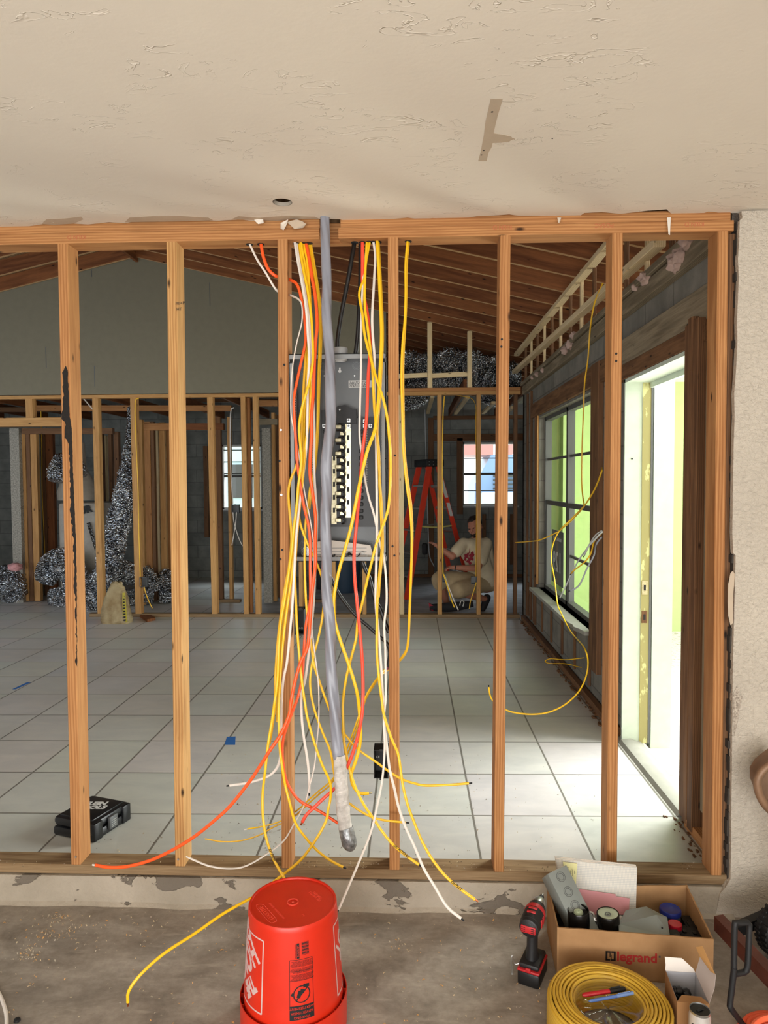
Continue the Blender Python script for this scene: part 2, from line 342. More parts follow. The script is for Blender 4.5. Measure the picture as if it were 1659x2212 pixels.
# cable jackets etc
M['yellow'] = plain('yellow_jacket', srgb(242, 192, 26), .38, var=.05)
M['yellow2'] = plain('dull_yellow_jacket', srgb(222, 172, 30), .42, var=.05)
M['orange'] = plain('orange_jacket', srgb(250, 92, 34), .4, var=.04)
M['red_orange'] = plain('coral_jacket', srgb(244, 82, 58), .4, var=.04)
M['white_jacket'] = plain('white_jacket', srgb(226, 218, 208), .4, var=.04)
M['gray_jacket'] = plain('gray_jacket', srgb(136, 138, 148), .34, bump=.3, bs=14, var=.06)
M['gray_light'] = plain('light_gray_jacket', srgb(176, 178, 178), .45)
M['black_jacket'] = plain('black_jacket', srgb(10, 10, 11), .4)
M['black'] = plain('black_plastic', srgb(13, 13, 15), .45)
M['black2'] = plain('matt_black_plastic', srgb(20, 20, 22), .6, bump=.2, bs=400)
M['ink'] = plain('black_ink', srgb(12, 12, 14), .7)
M['copper'] = plain('copper', srgb(200, 120, 80), .35, 1)
M['magenta'] = plain('magenta_tape', srgb(120, 30, 70), .4)
t = NT('white_vinyl_tape', .35); v = t.coords((1, 1, 1), rnd=False); t.base(t.ramp(t.noise(v, 30, 5), [(.3, srgb(176, 170, 162)), (.6, srgb(226, 220, 212))])); t.bump(t.noise(t.coords((30, 30, 90), rnd=False), 1.6, 5, .7, 2), .8, .006); M['wrap'] = t.m
t = NT('gray_duct_tape', .22, .55); v = t.coords((1, 1, 1), rnd=False); t.base(t.ramp(t.noise(v, 60, 4), [(.3, srgb(96, 98, 98)), (.7, srgb(170, 172, 172))])); t.bump(t.noise(t.coords((60, 60, 20), rnd=False), 1.6, 5, .7, 1), .6, .004); M['ducttape'] = t.m
M['panel'] = plain('gray_enamel', srgb(126, 128, 128), .42, .15, var=.03)
M['panel_dark'] = plain('galvanised_back', srgb(92, 94, 95), .45, .3, var=.05)
M['pvc'] = plain('gray_pvc', srgb(150, 152, 152), .45)
t = NT('tinned_bus_bar', .3, .7); v = t.coords((1, 1, 1), rnd=False); t.base(t.ramp(t.noise(v, 70, 5, .7), [(.35, srgb(170, 158, 124)), (.65, srgb(212, 204, 172))])); M['bus'] = t.m
M['steel'] = plain('bright_steel', srgb(190, 190, 188), .3, .9)
M['label'] = plain('white_label', srgb(206, 206, 202), .6)
t = NT('printed_fine_print', .6); t.base(t.ramp(t.noise(t.coords((1, 1, 2), rnd=False), 260, 4, .8), [(.48, srgb(40, 40, 42)), (.54, srgb(208, 208, 204))])); M['print'] = t.m
t = NT('foil', .2, 1.0); v = t.coords((1, 1, 1)); t.base(t.ramp(t.noise(v, 9, 4), [(.3, srgb(140, 144, 152)), (.7, srgb(236, 238, 240))]))
vo = t.n('ShaderNodeTexVoronoi', Scale=34.0, feature='F1'); t.lk(t.coords((1, 1, 1.8)), vo.inputs['Vector']); vo2 = t.n('ShaderNodeTexVoronoi', Scale=15.0); t.lk(t.coords((1, 1, 1.5)), vo2.inputs['Vector'])
t.bump(t.mix(.5, vo.outputs['Distance'], vo2.outputs['Distance']), 1.0, .09); M['foil'] = t.m
M['pink'] = plain('pink_insulation', srgb(206, 150, 150), .95, bump=1, bs=60, var=.2)
M['wool'] = plain('loose_insulation', srgb(178, 152, 140), .95, bump=1, bs=60, var=.2)
# ================================================================== the setting
YW = 2.622                       # front face of the opened stud wall
ZT, ZP, ZS, ZB = .094, .108, .146, 2.518   # tile, plate underside, plate top, top-plate underside
XR = 1.25                        # inner face of the right block wall
struct('floor', MB().box((-3.6, -5, -.12), (3.2, YW, 0)), M['concrete'])
struct('floor', MB().box((-7.4, YW+.05, -.1), (XR+.1, 11.3, ZT)), M['tile'])
struct('floor', MB().box((-1.95, 8.0, ZT), (2.1, 11.2, ZT+.003)), M['slab'])
# raised curb under the stud wall, its painted face a little uneven
mb = MB(); n = 90; vs = []
for i in range(n+1):
    x = -3.6+4.79*i/n; j = .004*math.sin(x*9)+.003*math.sin(x*23)
    for (yy, zz) in ((YW-.022+j-.012, 0), (YW-.020+j, .012), (YW-.016+j, .09), (YW-.008, .106), (YW+.10, .107)): vs.append((x, yy, zz))
mb.add(vs, [(i*5+k, (i+1)*5+k, (i+1)*5+k+1, i*5+k+1) for i in range(n) for k in range(4)])
struct('trim_1', mb, M['curb'])
# garage ceiling board with a torn edge and a round cut-out
edge_px = [(-200,494),(0,490),(60,489),(95,484),(118,486),(160,483),(190,485),(235,480),(270,482),(300,477),(345,479),(400,478),(420,475),(470,477),(520,474),(548,478),(556,472),(600,477),(612,471),(640,473),(690,473),(735,474),(745,479),(765,480),(800,476),(840,474),(880,470),(905,475),(935,471),(970,474),(1000,474),(1030,467),(1060,466),(1100,463),(1120,466),(1160,466),(1180,469),(1202,472),(1225,470),(1252,467),(1262,460),(1300,458),(1340,462),(1400,455),(1440,452),(1446,468),(1480,466),(1510,467),(1530,457),(1545,458),(1555,464),(1590,460),(1602,458)]
ZC = 2.586
E2 = []
for x, y in edge_px:
    p = at(x, y, Z=ZC); E2.append((p.x, min(p.y, YW+.012)))
c0 = at(610, 437, Z=ZC)
hole = [(c0.x+.032*math.cos(a*math.pi/12), c0.y+.032*math.sin(a*math.pi/12)) for a in range(24)]
outer = [(-3.6, -5), (3.2, -5), (3.2, 2.64), (1.19, 2.64)] + E2[::-1][1:] + [(-3.6, 2.6)]
mb = flat_shape(outer, [hole], .0125, Matrix.Translation((0, 0, ZC)))
ceil = struct('ceiling', mb, M['ceiling'], origin=(0, 0, ZC))
# bare patch where a strip was torn off, screw holes, hanging paper flaps
def on_c(pts, z=ZC-.0008): return [at(x, y, Z=z) for x, y in pts]
patch = [(1060,214),(1086,214),(1083,224),(1078,240),(1076,246),(1072,262),(1066,288),(1085,291),(1104,295),(1106,298),(1112,300),(1104,303),(1100,306),(1085,308),(1064,309),(1062,318),(1056,328),(1051,348),(1033,348),(1038,330),(1045,294),(1049,262),(1056,232)]
MB().prism(on_c(patch), (0, 0, .0007)).build('torn_patch', M['paper'], ceil)
for x, y, r in ((1063,242,.0035),(1045,325,.003),(1040,335,.003),(1193,300,.002)):
    p = at(x, y, Z=ZC-.001); MB().lathe([(r, 0), (r, .0015)], p, 10).build('screw_hole', M['ink'], ceil)
for pts, dz, m in (([(548,474),(568,474),(569,482),(558,484),(551,478)], .012, 'paper_white'), ([(618,480),(640,474),(652,478),(661,484),(655,492),(636,495),(625,484)], .03, 'paper'), ([(606,482),(622,474),(618,487),(612,497),(606,494)], .028, 'paper_white'), ([(112,473),(122,469),(120,478),(114,482)], .012, 'paper_white'), ([(1204,470),(1212,470),(1209,482),(1206,482)], .02, 'paper_white'), ([(1441,470),(1449,469),(1447,508),(1444,506)], .02, 'paper_white')):
    pp = [at(x, y, Y=YW-.012-.02*(i % 2)) for i, (x, y) in enumerate(pts)]
    MB().prism(pp, (0.001, .002, .001)).build('paper_flap', M[m], ceil)
for pts in ([(90,484),(100,474),(140,472),(175,468),(180,474),(160,483),(118,486)], [(270,480),(280,470),(330,467),(380,466),(450,470),(460,476),(400,478)], [(500,474),(515,467),(560,470),(620,466),(680,468),(690,473),(640,473),(600,477)]):
    MB().prism(on_c(pts, ZC-.0005), (0, 0, .0004)).build('torn_patch', M['paper'], ceil)
# lamp-hole lining
MB().lathe([(.032, 0), (.032, .0125), (.0335, .0125), (.0335, 0), (.032, 0)], (c0.x, c0.y, ZC), 24, cap=False).build('hole_lining', M['paper_white'], ceil)
# unseen closure added over the wall to keep light out, garage side walls
struct('attic_light_baffle', MB().box((-7.4, 2.735, 2.6), (XR+.1, 2.76, 4.35)), M['ply'])
struct('wall_left', MB().box((-3.7, -5, 0), (-3.6, YW, 2.6)), M['stucco'])
struct('wall_right', MB().box((3.2, -5, 0), (3.3, 2.62, 2.6)), M['stucco'])
# painted wall right of the stud wall: torn left edge
pxs = [(1602,456),(1604,470),(1598,476),(1597,520),(1594,560),(1596,600),(1594,650),(1592,690),(1593,740),(1590,800),(1586,850),(1587,900),(1585,960),(1584,1020),(1583,1090),(1582,1150),(1584,1195),(1589,1200),(1588,1240),(1586,1330),(1583,1440),(1582,1560),(1581,1650),(1580,1750),(1579,1850),(1578,1900),(1568,1916),(1556,1930),(1552,1948),(1548,1968)]
P = [at(x, y, Y=2.6) for x, y in pxs]
outer = [(p.x, p.z) for p in P]+[(1.12, -.01), (3.2, -.01), (3.2, ZC)]
Mx = Matrix(((1, 0, 0, 0), (0, 0, -1, 2.622), (0, 1, 0, 0), (0, 0, 0, 1)))
wr = struct('wall_back', flat_shape(outer, [], .022, Mx), M['stucco'], origin=(1.2, 2.6, 0))
mp_ = [(1592,1482),(1598,1490),(1597,1500),(1604,1505),(1601,1520),(1597,1535),(1595,1555),(1590,1575),(1586,1590),(1583,1560),(1584,1500),(1588,1488)]
MB().prism([at(x, y, Y=2.5985) for x, y in mp_], (0, .001, 0)).build('missing_plaster_patch', M['core'], wr)
# ragged core of the cut wall behind that edge
mb = MB(); zs = [i*.03 for i in range(86)]
for a, b in zip(zs[:-1], zs[1:]):
    x0 = 1.172+random.uniform(-.006, .006); mb.box((x0, 2.615, a), (1.26, 2.66, b))
struct('trim_2', mb, plain('dark_cut_edge', srgb(62, 56, 50), .9, bump=.6, bs=150, var=.3))
fp = [(1578,1238),(1583,1233),(1587,1240),(1586,1262),(1583,1290),(1584,1345),(1578,1351),(1573,1330),(1572,1300),(1573,1262)]
MB().prism([at(x, y, Y=2.590+.004*(i % 2)) for i, (x, y) in enumerate(fp)], (.001, .0015, 0)).build('paper_flap', M['paper'], wr)
struct('trim_3', MB().box((1.196, 2.66, .1), (XR, 2.72, 2.7)), M['core'])
# right wall of the tiled room: rough block with window and door openings (y along the wall, z up)
DY0, DY1, DZ = 3.19, 4.12, 2.20
WY0, WY1, WZ0, WZ1 = 4.86, 6.98, .57, 2.24
yo = [(2.7, -.05), (8.0, -.05), (8.0, 2.66), (2.7, 2.66)]
My = Matrix(((0, 0, 1, XR), (1, 0, 0, 0), (0, 1, 0, 0), (0, 0, 0, 1)))
# a door opening that reaches the floor: notch the outline
yo = [(2.7, -.05), (DY0, -.05), (DY0, DZ), (DY1, DZ), (DY1, -.05), (8.0, -.05), (8.0, 2.66), (2.7, 2.66)]
mb = flat_shape(yo, [[(WY0, WZ0), (WY0, WZ1), (WY1, WZ1), (WY1, WZ0)]], .12, My)
struct('wall_right', mb, M['block_y'])
struct('wall_right', MB().box((2.1, 8.0, 0), (2.2, 11.3, 2.66)), M['block_y'])
struct('wall_right', MB().box((XR, 7.95, 0), (2.1, 8.0, 2.66)), M['block_x'])
struct('wall_left', flat_shape([(2.7, 0), (11.3, 0), (11.3, 3.15), (2.7, 3.15)], [[(4.2, .9), (6.4, .9), (6.4, 2.2), (4.2, 2.2)]], .15, Matrix(((0, 0, 1, -7.5), (1, 0, 0, 0), (0, 1, 0, 0), (0, 0, 0, 1)))), M['block_y'])
# far block wall with two windows
WR = (.80, 1.66, 1.235, 2.235); WL = (-3.05, -2.40, 1.19, 2.225)
outer = [(-7.4, -.05), (2.2, -.05), (2.2, 3.3), (-7.4, 3.3)]
Mf = Matrix(((1, 0, 0, 0), (0, 0, -1, 11.4), (0, 1, 0, 0), (0, 0, 0, 1)))
struct('wall_back', flat_shape(outer, [[(w[0], w[2]), (w[1], w[2]), (w[1], w[3]), (w[0], w[3])] for w in (WR, WL)], .2, Mf), M['block_x'])
# roof slopes (sheathing): underside of rafters passes ridge (-3.04, 4.11), slope .23
SL = .232; XRG, ZRG = -3.04, 4.115; RD = .15
def zr(x): return ZRG - SL*abs(x-XRG)
mb = MB(); mb.quad((XRG, -.5, ZRG+RD), (2.9, -.5, zr(2.9)+RD), (2.9, 11.8, zr(2.9)+RD), (XRG, 11.8, ZRG+RD)); mb.quad((XRG, -.5, ZRG+RD), (XRG, 11.8, ZRG+RD), (-8.2, 11.8, zr(-8.2)+RD), (-8.2, -.5, zr(-8.2)+RD))
mb2 = MB(); mb2.v = [v.copy() for v in mb.v]+[v+Vector((0, 0, .02)) for v in mb.v]; mb2.f = mb.f+[tuple(i+8 for i in f) for f in mb.f]+[(0,1,9,8),(1,2,10,9),(2,3,11,10),(4,5,13,12),(5,6,14,13),(6,7,15,14),(7,4,12,15)]; mb2.m = [0]*len(mb2.f)
struct('ceiling', mb2, M['ply'])
struct('wall_back', MB().prism([(-7.4, 11.3, 2.6), (2.2, 11.3, 2.6), (2.2, 11.3, zr(2.2)+.14), (XRG, 11.3, ZRG+.14), (-7.4, 11.3, zr(-7.4)+.14)], (0, .03, 0)), M['ply'])
# gable drywall over the partition, stopping left of the open framing
YP = 7.85
xe = at(834, 700, Y=YP-.02).x; zb = at(300, 851, Y=YP-.02).z
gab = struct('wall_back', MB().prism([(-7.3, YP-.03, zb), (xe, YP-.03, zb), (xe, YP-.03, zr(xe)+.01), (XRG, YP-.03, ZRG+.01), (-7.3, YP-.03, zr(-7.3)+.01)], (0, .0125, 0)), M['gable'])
for x0, y0, y1 in ((98,750,795),(203,790,835),(197,582,598),(452,610,660),(648,612,722)):
    a, b = at(x0, y0, Y=YP-.031), at(x0+1.5, y1, Y=YP-.031); MB().box((a.x, YP-.0312, b.z), (a.x+.008, YP-.03, a.z)).build('chalk_line', M['panel_dark'], gab)
struct('attic_light_baffle', MB().box((-8.2, -.5, 2.61), (2.9, -.46, 4.3)), M['ply'])  # unseen panel added so the attic above the ceiling hole stays dark
# outdoors: paving, green house wing, soffit, neighbours
struct('floor', MB().box((XR+.12, -2, -.12), (12, 9.2, ZT-.03)), M['paving'])
struct('floor', MB().box((-12, 11.52, -.3), (14, 34, -.1)), M['paving'])
struct('wall_right', MB().box((XR+.12, 7.32, 0), (5.2, 7.5, 2.62)), M['green'])
struct('trim_4', MB().box((1.52, 7.16, 0), (1.62, 7.32, 2.62)).box((2.45, 7.2, 0), (2.53, 7.32, 2.62)), M['green'])
struct('ceiling', MB().box((XR+.12, 2.4, 2.62), (2.15, 9.2, 2.66)), M['soffit'])
struct('ceiling', MB().box((2.15, 6.0, 2.62), (5.2, 9.2, 2.66)), M['soffit'])
# ================================================================== near stud wall
G = 'studs of the opened wall in the foreground'
st = [ # front-face px: top x0,x1, bottom x0,x1, label
 (123.5, 144, 153, 174.7, 'orange pine wall stud with a black tar streak down its side, leftmost', 'stud'),
 (359, 380, 378.5, 398.8, 'rough pale-edged wall stud with knots and printed mill marks, second from left', 'stud2'),
 (599, 620.5, 608, 630, 'reddish wall stud with screw holes left of the electrical panel', 'stud'),
 (837, 860.5, 840.5, 863.6, 'wall stud with cathedral grain right of the electrical panel', 'stud'),
 (1081, 1103, 1066.5, 1088.5, 'smooth orange wall stud in front of the crouching worker', 'stud'),
 (1324, 1345.5, 1311.7, 1332, 'wall stud with chewed edge standing before the open doorway', 'stud'),
 (1551.6, 1573.5, 1536.4, 1560, 'end wall stud beside the painted wall', 'stud')]
DST = .089
STUDS = []
for a, b, c, d, lab, mat in st:
    t = at((a+b)/2, 505, Y=YW); q = at((c+d)/2, 1874, Y=YW)
    o = board('wall_stud', (q.x, YW+DST/2, ZS), (t.x, YW+DST/2, ZB), .038, DST, M[mat], lab, 'wall stud', G); STUDS.append(o)
# tar streak on the leftmost stud (front right edge and side)
q = STUDS[0]; mb = MB()
pts_l = [(143,790),(136,800),(135,820),(137,870),(133,905),(140,912),(139,940),(147,960),(152,1000),(152,1100),(158,1160),(160,1250),(163,1330),(165,1400),(162,1430)]
pts_r = [(146,800),(147,830),(150,900),(155,925),(157,1000),(161,1100),(165,1200),(166,1330),(166.5,1440)]
def rag(pts, amp):
    out = []
    for (x0, y0), (x1, y1) in zip(pts[:-1], pts[1:]):
        n = max(1, int(abs(y1-y0)/5))
        for k_ in range(n): out.append((x0+(x1-x0)*k_/n+random.uniform(-amp, amp), y0+(y1-y0)*k_/n))
    return out+[pts[-1]]
pl = [at(x, y, Y=YW-.0012) for x, y in rag(pts_l, 2.0)]; pr_ = [at(x, y, Y=YW-.0012) for x, y in rag(pts_r, .6)]
mb.prism(pl+pr_[::-1], (0, .0012, 0)); mb.build('tar_streak', M['char'], q)
# sister stud and dark strip at the end of the wall
board('wall_stud', (1.166, YW+.062, ZS), (1.166, YW+.062, 2.515), .030, .085, M['old'], 'brown stud set back against the painted wall, behind the end stud', 'wall stud')
# plates
t0, t1 = at(-120, 518, Y=YW), at(1571, 500, Y=YW)
xn0, xn1 = at(689, 490, Y=YW).x, at(733, 490, Y=YW).x
board('bottom_plate', (-3.4, YW+DST/2, (ZP+ZS)/2), (1.178, YW+DST/2, (ZP+ZS)/2), .038, DST, M['plate'], 'weathered treated-pine bottom plate on the painted curb', 'wall plate', xdir=(0, 0, 1))
def notched(name, z0, z1, xa, xb, nx0, nx1, mat, lab):
    yb = YW+DST; nd = .055
    o = [(xa, YW), (nx0, YW), (nx0+.004, YW+nd), (nx1+.008, YW+nd), (nx1, YW), (xb, YW), (xb, yb), (xa, yb)]
    L = xb-xa; mb = MB()
    mb.prism([(p[0], p[1], z0) for p in o], (0, 0, z1-z0))
    # local z along the board so that the grain follows it
    ob = mb.build(name, mat, origin=(xa, YW, z0))
    R = Matrix.Rotation(math.radians(90), 3, 'Y')  # local z -> world x
    ob.data.transform(R.inverted().to_4x4()); ob.rotation_euler = R.to_euler()
    return meta(ob, lab, 'wall plate')
TP = notched('top_plate', ZB, ZB+.038, -3.4, 1.160, xn0, xn1-.004, M['stud'], 'lower orange top plate with a notch cut for the gray cable')
YW += .005
notched('top_plate', ZB+.0405, ZB+.077, -3.4, 1.150, xn0+.002, xn1+.004, M['stud'], 'upper orange top plate under the torn ceiling edge')
YW -= .005
# faint red mill stamps, upside down on the lower plate
M['red_ink'] = plain('red_stamp_ink', srgb(178, 100, 66), .8)
for s_, x, y in (('KILN D', 1500, 484), ('POSAC', 1305, 487), ('KILN D', 1085, 491), ('KILN D', 165, 512)):
    p = at(x, y, Y=YW-.0006); text_mb(s_, .022, frame(p, (-1, 0, 0), (0, 0, -1)), .0002).build('mill_stamp', M['red_ink'], TP)
def nail(par, x, y, r=.0035, m='steel'):
    p = at(x, y, Y=YW-.002); MB().lathe([(r, 0), (r, .002)], p, 8, M=Matrix.Rotation(math.radians(90), 4, 'X')).build('nail_head', M[m], par)
for k, x, y in ((0,164,1851),(1,385,1856),(2,607,929),(2,608,1069),(2,604,996),(2,610,1188),(2,606,1208),(3,853,984),(3,848,1180),(3,852,1200),(4,1084,733),(4,1083,749),(5,1331,764),(5,1331,780),(2,614,788)):
    nail(STUDS[k], x, y, .0042, 'ink' if y not in (1851, 1856, 929, 1069) else 'steel')
for s_, x, y, k in (('##4P', 385, 655, 1), ('HT', 383, 668, 1)):
    p = at(x+4, y, Y=YW-.0006); text_mb(s_, .016, frame(p, (1, 0, 0), (0, 0, 1)), .0002).build('mill_stamp', M['ink'], STUDS[k])
# ================================================================== roof framing
GR = 'rafters over the tiled room, right slope'
k = 0
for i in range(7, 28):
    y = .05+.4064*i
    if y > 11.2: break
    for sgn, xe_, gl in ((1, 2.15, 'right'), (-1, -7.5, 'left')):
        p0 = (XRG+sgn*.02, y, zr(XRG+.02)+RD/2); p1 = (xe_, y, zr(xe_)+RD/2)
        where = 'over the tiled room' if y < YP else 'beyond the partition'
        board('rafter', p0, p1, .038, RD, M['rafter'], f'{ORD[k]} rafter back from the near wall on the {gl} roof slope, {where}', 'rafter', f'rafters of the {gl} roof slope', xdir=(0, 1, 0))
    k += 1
board('ridge_board', (XRG, 2.8, ZRG+.05), (XRG, 11.2, ZRG+.05), .035, .19, M['rafter'], 'ridge board running away under the peak of the roof', 'ridge board', xdir=(1, 0, 0))
# plates and nailers along the top of the right block wall
board('wall_nailer', (1.228, 2.75, 2.605), (1.228, 7.8, 2.605), .044, .085, M['gray_wood'], 'long pale board along the top of the right block wall', 'nailer')
board('wall_plate', (1.27, 2.75, 2.675), (1.27, 7.8, 2.675), .16, .036, M['gray_wood'], 'gray plate lying on top of the right block wall under loose insulation', 'wall plate')
pu0, pu1 = at(1322, 519, X=1.2), at(1116, 766, X=1.2); d = (pu0-pu1); pu0 = pu0 + d*.30
board('ceiling_furring', pu0, pu1, .06, .034, M['pale'], 'upper of two long pale boards climbing along the right rafters', 'furring board', xdir=(1, 0, 0))
pl0, pl1 = at(1425, 524, X=1.2), at(1112, 803, X=1.2)
board('ceiling_furring', pl0, pl1, .06, .042, M['pale'], 'lower of two long pale boards above the right wall', 'furring board', xdir=(1, 0, 0))
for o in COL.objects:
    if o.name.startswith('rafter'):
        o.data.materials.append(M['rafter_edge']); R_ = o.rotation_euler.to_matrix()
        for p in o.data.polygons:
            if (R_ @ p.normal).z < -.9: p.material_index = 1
GC = 'short upright studs above the right wall'
for i in range(14):
    y = 3.05+.355*i
    board('cripple_stud', (1.225, y, 2.69), (1.225, y, zr(1.225)+.01), .02, .034, M['old' if i % 2 else 'pale'], f'short stud above the right block wall, {ORD[i]} back from the near stud wall', 'short stud', GC, xdir=(1, 0, 0))
for i, (x, y, r) in enumerate(((1150,815,.03),(1160,808,.035),(1172,800,.03),(1222,757,.05),(1232,745,.05),(1240,725,.04),(1395,600,.05),(1372,620,.03),(1470,552,.05),(1462,565,.06),(1458,575,.04),(1485,520,.05))):
    p = at(x, y, X=1.2); mb = MB()
    bm = bmesh.new(); bmesh.ops.create_icosphere(bm, subdivisions=3, radius=r*.7)
    for v in bm.verts: v.co += v.co.normalized()*r*.28*math.sin(v.co.x*140+i)*math.sin(v.co.y*110)*math.cos(v.co.z*130)
    bm.verts.index_update(); mb.add([v.co+p for v in bm.verts], [[v.index for v in f.verts] for f in bm.faces]); bm.free()
    solo('insulation_tuft', mb, M['wool'], 'loose pinkish insulation tuft above the right wall, %s counted from the far end' % ORD[i], 'insulation', 'insulation tufts above the right wall')
# ================================================================== right wall strips, window, door
GF = 'furring strips below the side window'
i = 0
for y in (7.55, 7.2, 6.75, 6.3, 5.85, 5.4, 4.95):
    board('furring_strip', (XR-.008, y, ZT+.09), (XR-.008, y, WZ0-.03), .016, .04, M['old'], f'brown strip on the block wall below the side window, {ORD[i]} from the far corner', 'furring strip', GF, xdir=(1, 0, 0)); i += 1
for y, z1, lab in ((7.62, 2.55, 'tall strip in the far corner of the right wall'), (7.38, 2.55, 'tall strip left of the side window, near the far corner'), (7.12, 2.3, 'strip touching the left side of the side window')):
    board('furring_strip', (XR-.01, y, ZT+.08), (XR-.01, y, z1), .02, .05, M['old'], lab, 'furring strip', xdir=(1, 0, 0))
board('furring_strip', (XR-.012, 4.40, ZT+.5), (XR-.012, 4.40, 2.5), .024, .045, M['gray_wood'], 'gray strip on the block wall between the side window and the doorway', 'furring strip', xdir=(1, 0, 0))
board('window_buck', (XR-.018, 4.76, .34), (XR-.018, 4.76, 2.40), .036, .20, M['old'], 'dark board down the near side of the side window', 'window buck', xdir=(1, 0, 0))
board('window_buck', (XR-.014, 4.5, 2.33), (XR-.014, 7.3, 2.33), .028, .14, M['old'], 'dark board across the top of the side window', 'window buck', xdir=(1, 0, 0))
board('window_buck', (XR-.010, 7.0, .6), (XR-.010, 7.0, 2.26), .02, .025, M['stud2'], 'thin yellowish strip down the far side of the side window', 'window buck', xdir=(1, 0, 0))
board('base_strip', (XR-.03, 4.2, ZT+.03), (XR-.03, 7.75, ZT+.03), .045, .05, M['old'], 'worn brown strip along the foot of the right wall under the window', 'base strip', xdir=(1, 0, 0))
board('base_strip', (XR-.03, 2.72, ZT+.02), (XR-.03, 3.1, ZT+.02), .045, .045, M['stud'], 'short reddish strip on the floor by the near end of the right wall', 'base strip', xdir=(1, 0, 0))
# stone sill
mb = MB(); mb.prism([(1.16, 7.0, WZ0-.028), (1.16, 5.25, WZ0-.028), (1.175, 5.18, WZ0-.028), (1.165, 5.1, WZ0-.028), (1.19, 5.02, WZ0-.028), (1.2, 4.93, WZ0-.028), (1.37, 4.9, WZ0-.028), (1.37, 7.0, WZ0-.028)], (0, 0, .028))
wroot = thing('window_1', None, None, (1.33, (WY0+WY1)/2, WZ0)); wroot['kind'] = 'structure'
mb.build('window_sill', M['sill'], wroot)
X1 = 1.335; ym = 5.99
mb = MB(); f = .035
mb.box((X1-.03, WY0, WZ0), (X1+.03, WY0+f, WZ1)).box((X1-.03, WY1-f, WZ0), (X1+.03, WY1, WZ1)).box((X1-.03, WY0, WZ0), (X1+.03, WY1, WZ0+f)).box((X1-.03, WY0, WZ1-f), (X1+.03, WY1, WZ1))
mb.box((X1-.03, ym-.03, WZ0), (X1+.03, ym+.03, WZ1)); mb.build('window_frame', M['alu'], wroot)
for nm, ya, yb in (('far', ym+.03, WY1-f), ('near', WY0+f, ym-.03)):
    zr_ = 1.415; mb = MB(); mb.box((X1-.025, ya, zr_-.02), (X1+.012, yb, zr_+.02))
    for z in (1.83,)+((.99,) if nm == 'near' else ()): mb.box((X1-.008, ya, z-.011), (X1+.008, yb, z+.011))
    for yy in (ya, yb-.018): mb.box((X1-.02, yy, WZ0+f), (X1+.01, yy+.018, zr_))
    mb.build('sash_bars', M['alu'], wroot)
    MB().quad((X1, ya, WZ0+f), (X1, yb, WZ0+f), (X1, yb, WZ1-f), (X1, ya, WZ1-f)).build('pane', M['glass'], wroot)
# reversed house-number sheet taped to the glass
sg = thing('number_sign', 'dark sign with large pale digits seen reversed behind the lower window glass', 'sign', (X1+.02, 6.25, .75))
ya, yb = at(1192, 1200, X=X1+.015).y, at(1217, 1200, X=X1+.015).y
MB().box((X1+.014, min(ya, yb), .66), (X1+.017, max(ya, yb), 1.16)).build('sheet', plain('sign_gray', srgb(96, 100, 96), .7), sg)
text_mb('129', .26, frame((X1+.012, (ya+yb)/2, .86), (0, 1, 0), (0, 0, 1)) , .0006, bold=.004).build('digits', M['label'], sg)
text_mb('BUILDING PERMIT', .045, frame((X1+.012, (ya+yb)/2, 1.08), (0, 1, 0), (0, 0, 1)), .0005).build('writing', M['label'], sg)
# door opening: painted jambs, head, strike plates, threshold
droot = thing('door_1', None, None, (1.3, DY1, ZT)); droot['kind'] = 'structure'
MB().box((XR-.03, DY1-.02, ZT), (1.318, DY1, DZ+.01)).build('inner_jamb_board', M['green_trim'], droot)
jb = MB().box((1.318, DY1-.024, ZT+.0), (1.366, DY1, DZ)).build('jamb', M['jamb'], droot)
MB().box((1.366, DY1-.026, ZT), (1.378, DY1, DZ)).build('weather_strip', M['panel_dark'], droot)
MB().box((1.385, DY1-.02, .05), (1.50, DY1+.1, DZ+.25)).build('outer_jamb', M['green_trim'], droot)
MB().box((XR-.03, DY0, DZ-.02), (1.40, DY1, DZ)).box((1.36, DY0, DZ-.05), (1.38, DY1, DZ-.02)).build('head_jamb', M['green_trim'], droot)
MB().box((XR-.01, DY0-.01, ZT), (1.37, DY0+.01, DZ)).build('near_jamb', M['green_trim'], droot)
for z0, z1, hx in ((.965, 1.045, .012), (.80, .87, .012)):
    sp_ = MB().box((1.324, DY1-.0265, z0), (1.356, DY1-.024, z1)).build('strike_plate', M['bus'] if z0 > .9 else M['old'], droot)
    MB().box((1.334, DY1-.0275, (z0+z1)/2-.016), (1.346, DY1-.0262, (z0+z1)/2+.016)).build('latch_hole', M['ink'], droot)
p = at(1365, 991, Y=DY1-.021); MB().lathe([(.005, 0), (.005, .002)], p, 10, M=Matrix.Rotation(math.radians(90), 4, 'X')).build('screw_hole', M['ink'], droot)
mb = MB(); mb.prism([(1.20, DY0, ZT), (1.215, DY0, ZT+.020), (1.27, DY0, ZT+.026), (1.30, DY0, ZT+.014), (1.33, DY0, ZT+.008), (1.335, DY0, ZT-.04)], (0, DY1-DY0-.02, 0)); mb.build('threshold', M['sill'], droot)
for j, (x, w, ya, z1, m, lab) in enumerate(((XR-.022, .044, 3.165, 2.30, 'old', 'dark door-side board edging the bright doorway'), (XR-.028, .05, 3.105, 2.32, 'old', 'reddish board beside the doorway, second from the opening'), (XR-.03, .055, 3.035, 2.30, 'old', 'brown board beside the doorway, third from the opening'), (XR-.012, .024, 2.985, 2.50, 'gray_wood', 'tall gray strip right of the doorway boards reaching above the door header'))):
    board('door_buck', (x, ya, ZT+.02 if j < 3 else ZT+.12), (x, ya, z1), w, .052 if j < 3 else .045, M[m], lab, 'door buck', xdir=(1, 0, 0))
